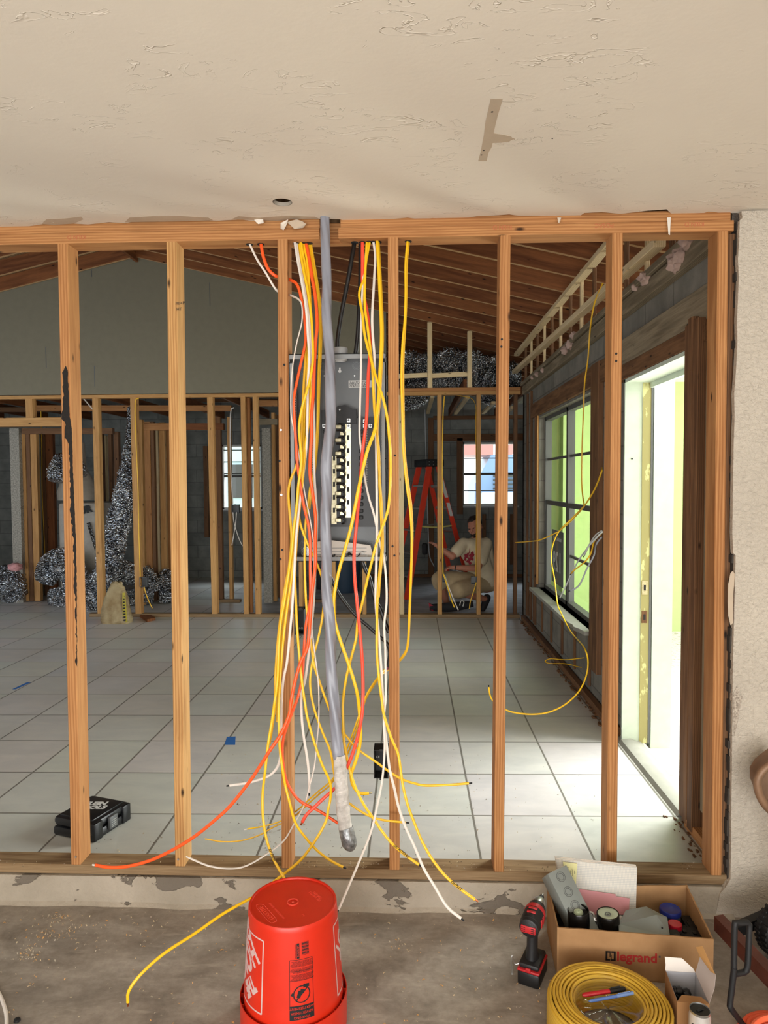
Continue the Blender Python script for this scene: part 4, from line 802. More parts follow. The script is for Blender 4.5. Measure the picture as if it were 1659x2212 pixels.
cable([(670,514,2.685),(672,530,2.68),(682,590,2.665),(691,650,2.655),(694,705,2.645),(693,760,2.635),(690,830,2.625),(688,900,2.615),(686,950,2.615),(679,1027,2.605),(673,1060,2.6),(668,1100,2.6)], .0042, 'yellow2', 'yellow cable twin running close along the left of the gray cable', GCAB['yellow'], end=None)
cable([(648,514,2.69),(651,540,2.685),(661,600,2.67),(668,680,2.65),(668,760,2.63),(662,850,2.61),(660,900,2.605),(652,1008,2.6),(644,1080,2.595),(638,1150,2.59),(633,1200,2.58),(626,1250,2.57),(617,1310,2.56),(609,1380,2.55),(603,1450,2.54),(600,1520,2.53),(598,1560,2.52)], R1, 'yellow2', 'yellow cable at the heart of the left bundle, lower end lost among the others', GCAB['yellow'], end=None)
W2c, _ = cable([(636,514,2.66),(637,525,2.655),(643,563,2.64),(652,610,2.61),(661,666,2.59),(665,721,2.58),(668,777,2.57),(665,832,2.57),(664,899,2.57),(662,963,2.57),(655,1027,2.57),(648,1081,2.56),(642,1136,2.55),(639,1172,2.54),(636,1227,2.53),(632,1300,2.52),(626,1370,2.52),(620,1429,2.52),(612,1469,2.53),(608,1520,2.55),(607,1600,2.58),(603,1647,2.59),(590,1669,2.59),(572,1680,2.58),(536,1691,2.57),(496,1697,2.57)], R1, 'white_jacket', 'white cable whose marked end curls left behind the stud', GCAB['white'])
cable([(640,514,2.665),(641,530,2.66),(647,570,2.64),(657,620,2.62),(666,680,2.6),(670,730,2.59),(674,790,2.58),(676,850,2.575),(678,900,2.57),(679,945,2.57),(678,990,2.57),(680,1045,2.57),(684,1100,2.57),(685,1125,2.57),(682,1200,2.57),(678,1290,2.57),(672,1360,2.57),(667,1409,2.57),(659,1469,2.57),(651,1500,2.57),(652,1554,2.57),(657,1598,2.57),(664,1641,2.57),(668,1684,2.57),(668,1712,2.57)], R1, 'white_jacket', 'white cable close behind the two orange cables', GCAB['white'])
cable([(765,513,2.68),(766,520,2.68),(758,569,2.67),(748,624,2.67),(737,680,2.67),(729,735,2.67),(729,760,2.67)], .0085, 'black_jacket', 'thick black cable slanting into the gray hub on the panel', GCAB['black'], end=None, flat=.9)
cable([(779,513,2.69),(779,524,2.69),(779,596,2.69),(776,666,2.69),(773,721,2.69),(768,766,2.69)], .0085, 'black_jacket', 'thick black cable entering the panel top right of the hub', GCAB['black'], end=None, flat=.9)
cable([(700,1216,2.69),(707,1232,2.69),(714,1246,2.69),(726,1272,2.69),(744,1300,2.69),(769,1330,2.69),(799,1356,2.69),(822,1377,2.69),(836,1390,2.68),(842,1410,2.68),(838,1440,2.68)], .007, 'black_jacket', 'black cable sloping right below the panel to the stud', GCAB['black'], flat=.9, tip='magenta')
cable([(783,1214,2.69),(790,1232,2.69),(798,1248,2.69),(810,1295,2.69),(820,1312,2.69),(832,1345,2.69),(840,1366,2.69)], .008, 'black_jacket', 'short black cable from the panel bottom to the stud right of it', GCAB['black'], end=None, flat=.9)
cable([(783,514,2.665),(783,525,2.66),(783,569,2.65),(784,624,2.64),(794,680,2.62),(799,729,2.6),(799,763,2.59),(796,804,2.58),(794,845,2.57),(792,900,2.56),(787,945,2.56),(782,990,2.56),(777,1063,2.55),(773,1100,2.54),(769,1145,2.53),(765,1190,2.53),(766,1245,2.52),(771,1300,2.51),(777,1360,2.51),(782,1419,2.51),(784,1469,2.51),(784,1510,2.51),(782,1543,2.5),(774,1587,2.5),(761,1630,2.5),(750,1656,2.5),(736,1684,2.53),(720,1706,2.53),(703,1721,2.52),(682,1741,2.51),(662,1760,2.5),(653,1776,2.5)], R2, 'red_orange', 'coral cable right of the gray cable, passing behind its taped end', GCAB['orange'], flat=.85, tip='copper')
Y12, p12 = cable([(798,513,2.67),(798,525,2.665),(791,563,2.65),(787,600,2.64),(780,618,2.63),(776,638,2.62),(783,680,2.6),(788,724,2.58),(801,775,2.56),(816,827,2.54),(827,859,2.53),(836,900,2.53),(840,936,2.53),(844,990,2.53),(843,1045,2.53),(838,1100,2.53),(823,1147,2.52),(812,1178,2.52),(803,1214,2.52),(794,1250,2.53),(783,1300,2.54),(773,1340,2.54),(769,1380,2.54),(757,1427,2.54),(747,1469,2.54),(741,1515,2.54),(741,1554,2.53),(743,1598,2.52),(749,1635,2.51),(757,1669,2.5),(770,1706,2.48),(787,1740,2.46),(804,1764,2.44),(824,1794,2.43),(844,1819,2.42),(868,1841,2.4),(905,1868,2.38)], R1, 'yellow', 'yellow cable with black writing crossing the foot of the stud right of the bucket', GCAB['yellow'])
Y13, p13 = cable([(793,513,2.665),(792,530,2.66),(788,610,2.63),(788,660,2.61),(794,707,2.59),(801,763,2.58),(805,804,2.57),(807,850,2.565),(810,900,2.56),(818,972,2.56),(820,1045,2.56),(823,1100,2.555),(825,1181,2.55),(820,1236,2.55),(815,1300,2.54),(814,1350,2.54),(814,1409,2.54),(819,1469,2.53),(825,1515,2.52),(829,1543,2.51),(844,1591,2.49),(859,1626,2.47),(864,1652,2.46),(870,1695,2.44),(881,1740,2.42),(895,1777,2.4),(912,1818,2.38),(935,1858,2.36),(962,1892,2.34),(993,1919,2.33),(1026,1943,2.32)], R1, 'yellow', 'yellow cable reaching lowest right with OUTLET written near its end', GCAB['yellow'], tip='copper')
cable([(814,513,2.66),(815,525,2.655),(819,596,2.62),(823,680,2.59),(824,735,2.57),(820,818,2.55),(818,860,2.54),(813,899,2.53),(809,931,2.52),(794,972,2.51),(783,1017,2.51),(773,1063,2.5),(766,1100,2.5),(758,1140,2.5),(745,1187,2.5),(733,1230,2.5),(724,1272,2.5),(720.5,1300,2.5),(723,1340,2.5),(735,1383,2.5),(749,1423,2.5),(761,1459,2.5),(771,1495,2.5),(775.5,1528,2.51),(779,1576,2.51),(776.5,1613,2.51),(768,1645,2.51),(759,1671,2.51),(761,1693,2.51),(770,1708,2.51),(781,1714,2.51),(797,1713,2.51)], R2, 'yellow', 'thick yellow cable swinging from right of the panel to beside the taped end', GCAB['yellow'], tip='bus')
cable([(817,513,2.67),(818,525,2.665),(822,596,2.63),(826,680,2.6),(827,735,2.58),(823,818,2.56),(820,870,2.555),(815,930,2.55),(818,1000,2.55),(822,1060,2.55),(825,1100,2.55),(827,1181,2.545),(822,1236,2.54),(818,1290,2.54)], .0042, 'yellow2', 'yellow cable close along the left edge of the stud right of the panel', GCAB['yellow'], end=None)
cable([(795,513,2.68),(794,524,2.675),(788,563,2.66),(783,624,2.63),(780,707,2.6),(780,790,2.59),(777,899,2.59),(777,945,2.59),(781,976,2.59),(787,1027,2.59),(796,1072,2.58),(806,1105,2.57),(811,1127,2.57),(820,1172,2.57),(829,1205,2.56),(834,1254,2.55),(835,1300,2.55),(830,1350,2.55),(832,1399,2.55),(833,1459,2.55),(833,1510,2.54),(829,1554,2.52),(831,1608,2.5),(829,1652,2.48),(824,1695,2.46),(815,1740,2.43),(800,1801,2.38),(770,1875,2.3),(750,1922,2.25),(731,1966,2.2)], R3, 'white_jacket', 'white cable with black writing slanting down behind the right side of the bucket', GCAB['white'])
cable([(806,513,2.67),(807,524,2.665),(810.6,555,2.66),(808,610,2.64),(804,680,2.6),(805,721,2.59),(809,777,2.58),(809,874,2.58),(811.5,918,2.58),(813,990,2.575),(814,1100,2.57),(814,1145,2.565),(813,1208,2.56),(811.5,1300,2.56),(818,1370,2.56),(823,1439,2.55),(828,1520,2.54),(830,1565,2.53),(835,1608,2.51),(842,1663,2.48),(852.5,1706,2.45),(860,1740,2.42),(875,1784,2.39),(895,1828,2.36),(915,1875,2.33),(939,1915,2.31),(966,1959,2.29),(996,1984,2.28)], R1, 'white_jacket', 'white cable reaching lowest of all, curving right above the concrete', GCAB['white'])
Y11, _ = cable([(880,513,2.66),(880,522,2.66),(876,569,2.65),(876,638,2.64),(874,693,2.63),(869,749,2.62),(867,818,2.62),(869,899,2.62),(870,954,2.62),(874,1008,2.62),(879,1054,2.62),(885.5,1100,2.63),(889,1154,2.64),(888,1227,2.66),(885,1300,2.70),(881,1386,2.73),(874,1411,2.74),(861,1427,2.75),(850,1434,2.76),(837,1443,2.75),(825,1453,2.7),(805,1479,2.65),(789,1507,2.62),(774,1550,2.6),(760,1590,2.6),(748,1620,2.6),(730,1665,2.6),(714,1688,2.62),(692,1706,2.66),(669,1726,2.7),(645,1748,2.73),(610,1772,2.735),(572,1784,2.73),(534,1791,2.7)], R3, 'yellow', 'yellow cable right of the panel stud that loops behind it to the left', GCAB['yellow'], tip='white_jacket')
cable([(883,513,2.67),(883,524,2.67),(879,569,2.66),(878,638,2.65),(876,693,2.64),(872,760,2.63),(871,818,2.63),(872,899,2.63),(873,954,2.63),(877,1008,2.63),(883,1054,2.63),(889,1100,2.64),(891,1154,2.65),(889,1227,2.67),(886,1300,2.71),(882,1386,2.74),(875,1413,2.75),(861,1430,2.76),(850,1438,2.77),(837,1448,2.76),(822,1460,2.7),(803,1487,2.66),(789,1513,2.63),(775,1560,2.61),(762,1600,2.61),(745,1640,2.61),(716,1692,2.64),(690,1715,2.68),(662,1740,2.72),(630,1768,2.74),(590,1787,2.735),(560,1804,2.73),(520,1816,2.72),(480,1818,2.71),(449,1813,2.7)], R3, 'yellow2', 'dull yellow cable ending left, close over the tiles behind the second stud gap', GCAB['yellow'], tip='yellow2')
# gray service cable with its white and gray wrapped end
gp = [(701,470,2.60),(701,480,2.6),(704,541,2.595),(705,610,2.58),(706,680,2.57),(711,762,2.56),(714,818,2.55),(714,899,2.54),(711,946,2.535),(705,1006,2.53),(705,1060,2.53),(704,1110,2.52),(704,1150,2.52),(705,1210,2.51),(706,1260,2.5),(708,1300,2.5),(712,1340,2.5),(715,1415,2.49),(718,1486,2.48),(725,1556,2.47),(730,1622,2.46),(733,1640,2.46)]
rr = [.0165,.0165,.0165,.0165,.017,.017,.0175,.0185,.0185,.0185,.019,.0185,.018,.0185,.018,.0185,.0185,.0185,.019,.019,.019,.019]
P = [at(*q[:2], Y=q[2]) for q in gp]; path = spline(P, .01)
def rad_at(i): 
    t = i/(len(path)-1)*(len(rr)-1); k_ = min(int(t), len(rr)-2); return rr[k_]*(1-t+k_)+rr[k_+1]*(t-k_)
gc = thing('service_cable', 'thick gray twisted cable hanging from a notch, end wrapped in tape', 'cable', (path[0].x, path[0].y, path[-1].z))
mb = MB(); vs = []; seg = 20
for i, p in enumerate(path):      # lobed section that turns as it goes down
    s_ = i*.01
    for k_ in range(seg):
        a = 2*math.pi*k_/seg; q3 = math.cos(1.5*(a - s_*9.0)); lob = .80+.34*abs(q3)**.8; r_ = rad_at(i)*lob; vs.append(p+Vector((math.cos(a)*r_, math.sin(a)*r_*.95, 0)))
n = len(path); mb.add(vs, [(i*seg+k_, (i+1)*seg+k_, (i+1)*seg+(k_+1) % seg, i*seg+(k_+1) % seg) for i in range(n-1) for k_ in range(seg)]); mb.build('sheath', M['gray_jacket'], gc, sharp=80)
wp = spline([at(733,1630,Y=2.46), at(735,1660,Y=2.46), at(738,1710,Y=2.46), at(742,1760,Y=2.455), at(748,1800,Y=2.45)], .008)
vs = []; seg = 24; n = len(wp)
for i, p in enumerate(wp):
    for k_ in range(seg):
        a = 2*math.pi*k_/seg; r_ = (.0205+.0035*min(1, i/8))*(1+.035*math.sin(3*a+i*.9)+.03*math.sin(i*1.7+a)); vs.append(p+Vector((math.cos(a)*r_, math.sin(a)*r_, 0)))
mb = MB().add(vs, [(i*seg+k_, (i+1)*seg+k_, (i+1)*seg+(k_+1) % seg, i*seg+(k_+1) % seg) for i in range(n-1) for k_ in range(seg)]); mb.build('white_wrap', M['wrap'], gc, sharp=80)
a, b = at(747, 1788, Y=2.45), at(755, 1822, Y=2.44); c = at(760, 1836, Y=2.44)
mb = MB().tube([a, a*.5+b*.5, b, b*.4+c*.6, c], [.0262, .0272, .0275, .021, .011], 20); mb.build('taped_end', M['ducttape'], gc)
# hand lettering on the jackets
def write_on(par, txt, x0, y0, x1, y1, Y, size, mat='ink'):
    a, b = at(x0, y0, Y=Y-.0065), at(x1, y1, Y=Y-.0065); d = b-a
    text_mb(txt, size, frame((a+b)/2, d, Vector((-d.z, 0, d.x)) if d.x > 0 else Vector((d.z, 0, -d.x))), .0002, bold=.0002, shear=.2).build('marker_writing', M[mat], par)
write_on(Y1c, 'DP PANCAKE', 581, 1831, 602, 1878, 2.40, .0125)
write_on(Y12, 'GFI KITCHEN', 846, 1822, 890, 1858, 2.395, .0125)
write_on(Y13, 'OUTLET', 972, 1901, 1000, 1925, 2.33, .0125)
# right-wall cable: from the rafters down past the side window and back over the floor
XC = 1.17
cable([(1302,612,'X',XC),(1284,656,'X',XC),(1275,710,'X',XC),(1270,777,'X',XC),(1263,828,'X',XC),(1260,898,'X',XC),(1257,982,'X',XC),(1257,1050,'X',XC),(1262,1093,'X',XC)], .005, 'yellow2', 'yellow cable hanging from the lower pale board past the side window', 'yellow cables on the right wall', end=None)
cable([(1300,1010,'X',1.2),(1299,1020,'X',XC),(1285,1056,'X',XC),(1262,1093,'X',XC-.02),(1235,1124,'X',XC-.04),(1208,1147,'X',1.1),(1201,1151,'X',1.08),(1167,1166,'X',1.0),(1140,1170,'X',.95),(1114,1172,'X',.9)], .005, 'yellow2', 'yellow cable end reaching left across the side window', 'yellow cables on the right wall')
Yq = 4.45
cable([(1262,1093,'X',XC),(1235,1120,'X',1.14),(1208,1147,'X',1.13),(1194,1178,'X',1.13),(1191,1211,'X',1.13),(1198,1252,'X',1.14),(1204,1302,'X',1.15),(1210,1320,'X',1.15),(1233,1364,'X',1.14),(1263,1401,Yq),(1270,1441,Yq),(1256,1485,Yq-.05),(1226,1518,Yq-.1),(1190,1537,Yq-.15),(1153,1543,Yq-.15),(1116,1540,Yq-.15),(1092,1533,Yq-.15),(1066,1515,Yq-.1),(1058,1500,Yq-.1),(1056,1484,Yq-.1)], .005, 'yellow', 'yellow cable drooping from the window sill and curling over the tiles', 'yellow cables on the right wall')
cable([(1262,1421,'X',1.22),(1222,1425,'X',1.1),(1190,1423,'X',1.02),(1178,1428,'X',1.0),(1188,1433,'X',1.02),(1222,1434,'X',1.1),(1256,1442,'X',1.22)], .0045, 'yellow', 'small yellow loop sticking out of the right wall below the sill', 'yellow cables on the right wall', end=None)
for i, (pts, m, lab) in enumerate((([(1300,1146),(1285,1158),(1268,1185),(1250,1210),(1232,1245),(1218,1275),(1209,1292)], 'gray_light', 'longest gray cable tail in front of the side window'), ([(1300,1152),(1284,1168),(1276,1196),(1262,1215),(1240,1232),(1233,1240)], 'yellow2', 'yellow cable tail among the gray ones at the side window'), ([(1300,1160),(1288,1176),(1283,1200),(1268,1228),(1255,1258),(1245,1270),(1232,1276)], 'gray_jacket', 'gray cable tail curling left at its end by the side window'), ([(1302,1148),(1290,1160),(1272,1180),(1262,1200)], 'gray_light', 'shortest gray cable tail at the side window'))):
    cable([(x, y, 'X', 1.14-.03*t_) for t_, (x, y) in enumerate(pts)], .0052, m, lab, 'cable tails by the side window')
# wires in the far rooms
cable([(960,856,7.83),(957,900,7.83),(955.5,1000,7.82),(956,1150,7.82),(957,1240,7.83)], .006, 'yellow2', 'yellow cable running down the partition stud at the worker\'s hands', 'yellow cables in the worker\'s room', end=None)
cable([(1029,1258,7.82),(1024,1275,7.8),(1016,1300,7.8),(1014,1315,7.8)], .006, 'yellow2', 'short yellow cable below the gray box in front of the worker', 'yellow cables in the worker\'s room')
cable([(958,1240,7.8),(966,1265,7.75),(975,1295,7.75),(982,1312,7.75)], .007, 'yellow', 'yellow cable tail under the worker\'s hand', 'yellow cables in the worker\'s room')
cable([(960,1242,7.8),(970,1270,7.76),(982,1300,7.76),(990,1318,7.76)], .006, 'white_jacket', 'white cable tail under the worker\'s hand', 'yellow cables in the worker\'s room')
cable([(972,852,7.9),(1000,856,8.0),(1020,862,8.0),(1028,880,7.95),(1028,920,7.9),(1029,1100,7.9),(1028,1245,7.85)], .006, 'yellow2', 'yellow cable bending down the stud in front of the worker\'s body', 'yellow cables in the worker\'s room', end=None)
cable([(300,860,7.83),(292,872,7.83),(294,960,7.82),(298,1050,7.82),(300,1150,7.82),(303,1245,7.82)], .006, 'yellow2', 'yellow cable down the partition stud with the gray box', None, end=None)
cable([(311,1268,7.83),(316,1285,7.83),(322,1300,7.84),(329,1314,7.84)], .006, 'yellow2', 'short yellow cable tail under the gray box right of the cement bag', None)
cable([(88,880,9.25),(90,960,9.25),(91,1060,9.25),(95,1150,9.25),(97,1200,9.25)], .006, 'yellow2', 'yellow cable on the boards at the far left', None, end=None)
cable([(505,880,8.85),(498,895,8.85),(498,1000,8.85),(503,1088,8.8)], .007, 'white_jacket', 'white cable coming down to the box before the far-left window', 'white cables at the far-left window', end=None)
cable([(503,1106,8.82),(506,1130,8.82),(515,1160,8.82),(524,1180,8.82)], .006, 'white_jacket', 'white cable tail slanting right under the far-left window', 'white cables at the far-left window')
cable([(511,1106,8.82),(509,1130,8.82),(505,1155,8.82),(501,1178,8.82)], .006, 'white_jacket', 'white cable tail slanting left under the far-left window', 'white cables at the far-left window')
cable([(180,860,7.9),(190,872,8.0),(200,884,8.1)], .008, 'white_jacket', 'white wire slanting over the partition plate at far left', None, end=None)
cable([(918,885,11.1),(919,940,11.1),(922,1040,11.1),(925,1150,11.1),(928,1200,11.1),(938,1224,11.1)], .009, 'gray_light', 'pale conduit down the far block wall behind the ladder', None, end=None)
# ================================================================== things on the garage floor
Mred = plain('bucket_orange_red', srgb(208, 42, 18), .38, spec=.5, var=.05)
Mred2 = plain('bucket_raised_mark', srgb(238, 84, 64), .5)
Mgw = plain('printed_gray_white', srgb(206, 176, 172), .5)
BX, BY = -.360, 2.045
def cone_r(z): return .131+(.1515-.131)*(.37-z)/.33
bk = thing('bucket', 'orange-red plastic bucket standing upside down before the opened wall', 'bucket', (BX, BY, 0))
prof = [(.0, .366), (.118, .3665), (.1235, .3665), (.1245, .371), (.129, .3715), (.131, .368), (.1318, .355)]+[(cone_r(z)+.0003, z) for z in (.3, .2, .12, .096)]+[(.148, .08), (.150, .02), (.150, 0), (.146, 0), (.146, .09)]
MB().lathe(prof, (BX, BY, 0), 72, cap=False).build('body', Mred, bk, sharp=30)
MB().lathe([(.1485, .0), (.1585, .0), (.1595, .1), (.1575, .1), (.1565, .004), (.1485, .004)], (BX, BY, 0), 72, cap=False).lathe([(.1485, .05), (.1575, .05), (.1575, .046), (.1485, .046)], (BX, BY, 0), 72, cap=False).build('rim_collar', Mred, bk, sharp=30)
for k_ in range(20):
    a = k_*math.pi/10+.1; c, s = math.cos(a), math.sin(a)
    mb = MB(); Mx = Matrix.Translation((BX, BY, 0)) @ Matrix.Rotation(a, 4, 'Z'); mb.box((.149, -.001, .0), (.158, .001, .094), M=Mx); mb.build('collar_rib', Mred, bk)
top_ = MB(); top_.lathe([(.0145, .3665), (.0145, .3695), (.017, .3695), (.017, .3665)], (BX, BY, 0), 28, cap=False); top_.lathe([(0, .369), (.003, .3685), (.004, .3665)], (BX, BY, 0), 10, cap=False); top_.build('moulded_ring', Mred2, bk)
def top_text(t, x, y, ang, size):
    p = at(x, y, Z=.3667); text_mb(t, size, frame(p, (math.cos(ang), math.sin(ang), 0), (-math.sin(ang), math.cos(ang), 0)), .0003).build('moulded_writing', Mred2, bk)
top_text('LEAKTITE', 575, 1972, math.radians(128), .018); top_text('PROFESSIONAL GRADE', 598, 1967, math.radians(128), .009); top_text('UN 1H2/Y1.5\nTOK-27/1', 683, 1935, math.radians(130), .011); top_text('2', 655, 1977, math.radians(40), .014)
p0, p1 = at(562, 1957, Z=.3667), at(589, 1988, Z=.3667); d = (p1-p0).normalized(); q = Vector((-d.y, d.x, 0))*.011
MB().tube(spline([p0+q, p1+q, p1+d*.01, p1-q, p0-q, p0-d*.01, p0+q], .004), .0007, 4).build('moulded_oval', Mred2, bk)
def wrap(mb, theta0, zc, off=.0006):
    """bend a flat drawing (x = around, y = up) round the bucket; theta0 = angle of x=0"""
    for i, v in enumerate(mb.v):
        z = zc+v.y; r = cone_r(z)+off+v.z; a = theta0+v.x/.142; mb.v[i] = Vector((BX+r*math.cos(a), BY+r*math.sin(a), z))
    return mb
FR = math.radians(-90)-.17   # bucket side facing the camera
I4 = Matrix.Identity(4)
def strip(pts, w):
    mb = MB()
    for (x0, y0), (x1, y1) in zip(pts[:-1], pts[1:]):
        n = max(1, int(math.hypot(x1-x0, y1-y0)/.008)); dx, dy = x1-x0, y1-y0; L = math.hypot(dx, dy); nx, ny = -dy/L*w/2, dx/L*w/2
        for k_ in range(n):
            a, b = k_/n, (k_+1)/n; A = (x0+dx*a, y0+dy*a); B = (x0+dx*b, y0+dy*b); mb.quad((A[0]+nx, A[1]+ny, 0), (A[0]-nx, A[1]-ny, 0), (B[0]-nx, B[1]-ny, 0), (B[0]+nx, B[1]+ny, 0))
    return mb
s0 = .205
thL = FR-.33; zc = .222
def logo(th, side=1):
    lg = wrap(strip([(0, .103), (0, -.103), (-s0*side, -.103), (-s0*side, .103), (0, .103)], .0045), th, zc); lg.build('logo_outline', Mgw, bk)
    for t_, dx, dy, sz in (('THE', -.056, -.050, .058), ('HOME', -.090, .012, .094), ('DEPOT', -.132, .060, .080)):
        T = Matrix.Translation((dx, dy, 0)) @ Matrix.Rotation(math.radians(225), 4, 'Z')
        tm = text_mb(t_, sz, T, .0001, bold=.0036, xs=.58)
        bmx = bmesh.new(); me = bpy.data.meshes.new('t'); me.from_pydata([tuple(v) for v in tm.v], [], tm.f); bmx.from_mesh(me); bpy.data.meshes.remove(me)
        bmesh.ops.triangulate(bmx, faces=bmx.faces[:]); bmesh.ops.subdivide_edges(bmx, edges=[e for e in bmx.edges if e.calc_length() > .012], cuts=2)
        bmx.verts.index_update(); m2 = MB(); m2.add([v.co.copy() for v in bmx.verts], [[v.index for v in f.verts] for f in bmx.faces]); bmx.free()
        wrap(m2, th, zc).build('logo_writing', Mgw, bk)
logo(thL)
logo(FR+1.40+1.44)
# black warning print
thB = FR+.50; KB = 1.2
def wrapb(mb, off):
    for v in mb.v: v.x *= KB; v.y *= KB
    return wrap(mb, thB, .246, off)
def put(mb, nm, m='ink'): return wrapb(mb, .0007).build(nm, M[m], bk)
def T2(x, y, rot=math.pi): return Matrix.Translation((x, y, 0)) @ Matrix.Rotation(rot, 4, 'Z')
# label runs z .115 - .305 : frame, lines, pictogram and title band, all upside down
put(strip([(-.028, .030), (.028, .030), (.028, -.108), (-.028, -.108), (-.028, .030)], .0012), 'warning_frame')
mb = MB()
for k_ in range(6): mb.box((-.028+.0093*k_, -.108, 0), (-.028+.0093*(k_+1), -.076, .0002))
put(mb, 'warning_band')
for k_, t_ in enumerate(('WARNING', 'ADVERTENCIA', 'AVERTISSEMENT')):
    wrapb(text_mb(t_, .0078, T2(0, -.103+.0105*k_), .0002), .001).build('warning_title', Mred, bk)
for k_ in range(16):
    if k_ in (5, 10): continue
    w_ = (.022, .025, .019, .024)[k_ % 4]; wrapb(text_mb(('DROWNING HAZARD KEEP AWAY', 'CHILD CAN FALL INTO BUCKET', 'ET SE NOYER GARDER LOIN', 'NINOS PUEDEN CAER DENTRO')[k_ % 4], .0036, T2(.002, -.016+.0028*k_), .0001), .0007).build('warning_text', M['ink'], bk)
put(strip([(-.028, -.018+.0), (.028, -.018)], .0009), 'warning_rule'); put(strip([(-.028, .004), (.028, .004)], .0009), 'warning_rule')
cir = [(.019*math.cos(a*math.pi/12), -.050+.019*math.sin(a*math.pi/12)) for a in range(25)]
put(strip(cir, .0028), 'prohibition_ring'); put(strip([(-.013, -.063), (.013, -.037)], .0028), 'prohibition_ring')
put(strip([(-.008, -.058), (-.003, -.042), (.006, -.044)], .009), 'warning_figure'); put(strip([(-.020, -.046), (-.024, -.052)], .005), 'warning_figure'); put(strip([(.004, -.032), (.018, -.032)], .008), 'warning_figure')
mb = MB()
for k_ in range(13):
    y_ = .040+.0024*k_; 
    s_ = strip([(.002, y_), (.020, y_)], .0007+.0007*((k_*7) % 3)); mb.add(s_.v, s_.f)
put(mb, 'barcode'); put(strip([(-.007, .033), (-.007, .068)], .0068), 'maker_badge'); wrapb(text_mb('LEAKTITE', .0062, T2(-.007, .0505, -math.pi/2), .0001), .0012).build('maker_writing', Mred, bk); wrapb(text_mb('WWW.LEAKTITE.COM', .0032, T2(-.014, .0505, -math.pi/2), .0001), .0009).build('maker_writing', M['ink'], bk)
# ---------------------------------------------------------------- cardboard box with electrical parts
Mcb = NT('corrugated_cardboard', .85, spec=.15); v = Mcb.coords((1, 1, 1)); Mcb.base(Mcb.ramp(Mcb.noise(v, 8, 4), [(.3, srgb(150, 114, 78)), (.7, srgb(172, 134, 94))])); Mcb.bump(Mcb.noise(Mcb.coords((220, 3, 3), rnd=False), 1, 2), .25, .001); Mcb = Mcb.m
A, B, C, D = Vector((.470, 2.262, 0)), Vector((.962, 2.236, 0)), Vector((.985, 2.515, 0)), Vector((.483, 2.505, 0)); HB = .165
cb = thing('cardboard_box', 'open brown cardboard box of electrical parts with red lettering', 'box', ((A+B+C+D)/4))
def wall(a, b, h0, h1, nm, wav=0):
    n = 24; th = .0055; t_ = (b-a); nrm = Vector((-t_.y, t_.x, 0)).normalized()*th; vs = []
    for i in range(n+1):
        k_ = i/n; p = a+t_*k_; h = h0+(h1-h0)*k_+wav*(math.sin(i*2.1)+math.sin(i*5.3))*.5
        vs += [p, p+Vector((0, 0, h)), p+nrm+Vector((0, 0, h)), p+nrm]
    fs = [(i*4+j, i*4+(j+1) % 4, (i+1)*4+(j+1) % 4, (i+1)*4+j) for i in range(n) for j in range(4)]+[(0, 1, 2, 3), (n*4+3, n*4+2, n*4+1, n*4)]
    return MB().add(vs, fs).build(nm, Mcb, cb, sharp=30)
wall(A, B, HB, HB-.012, 'front_wall', .001); wall(B, C, HB-.012, HB+.004, 'side_wall', .002); wall(C, D, HB+.004, HB, 'back_wall', .0015); wall(D, A, HB, HB, 'side_wall', .002)
MB().prism([A+Vector((0,0,.001)), B+Vector((0,0,.001)), C+Vector((0,0,.001)), D+Vector((0,0,.001))], (0, 0, .004)).build('bottom', Mcb, cb)
def onfront(x, y, off=.0012):
    n = Vector((B-A).cross(Vector((0, 0, 1)))).normalized(); d = VR*((x-829.5)/FPX)-VU*((y-1106)/FPX)+VW; o = Vector((0, 0, CAM_H)); k_ = (A+n*off-o).dot(n)/d.dot(n); return o+d*k_
ux = (B-A).normalized(); Mlr = plain('red_print', srgb(176, 44, 40), .8)
wd = (onfront(1419, 2071)-onfront(1333, 2071)).length; t_ = text_mb('legrand', .05, frame(onfront(1376, 2069), ux, (0, 0, 1)), .0002, bold=.0011)
w0 = max((v-onfront(1376, 2069)).dot(ux) for v in t_.v)*2; t_ = text_mb('legrand', .05*wd/w0, frame(onfront(1376, 2069), ux, (0, 0, 1)), .0002, bold=.0011); t_.build('printed_writing', Mlr, cb)
c = onfront(1319, 2065); s_ = .0165
def fr(a, b, c2, d2): return MB().prism([c+ux*a+Vector((0, 0, b)), c+ux*c2+Vector((0, 0, b)), c+ux*c2+Vector((0, 0, d2)), c+ux*a+Vector((0, 0, d2))], (0, -.0003, 0))
for q in ((-.016, -.016, -.010, .016), (-.016, .011, -.003, .016), (-.016, -.016, -.001, -.011), (.010, -.016, .016, .016), (.002, .011, .016, .016), (.001, -.016, .016, -.011), (-.003, -.004, -.0005, .016), (.001, -.016, .003, .004)): fr(*q).build('printed_mark', M['ink'], cb)
c = onfront(1425, 2067); MB().lathe([(.0035, 0), (.0035, .0004)], c, 14, M=RY).build('printed_mark', M['panel_dark'], cb)
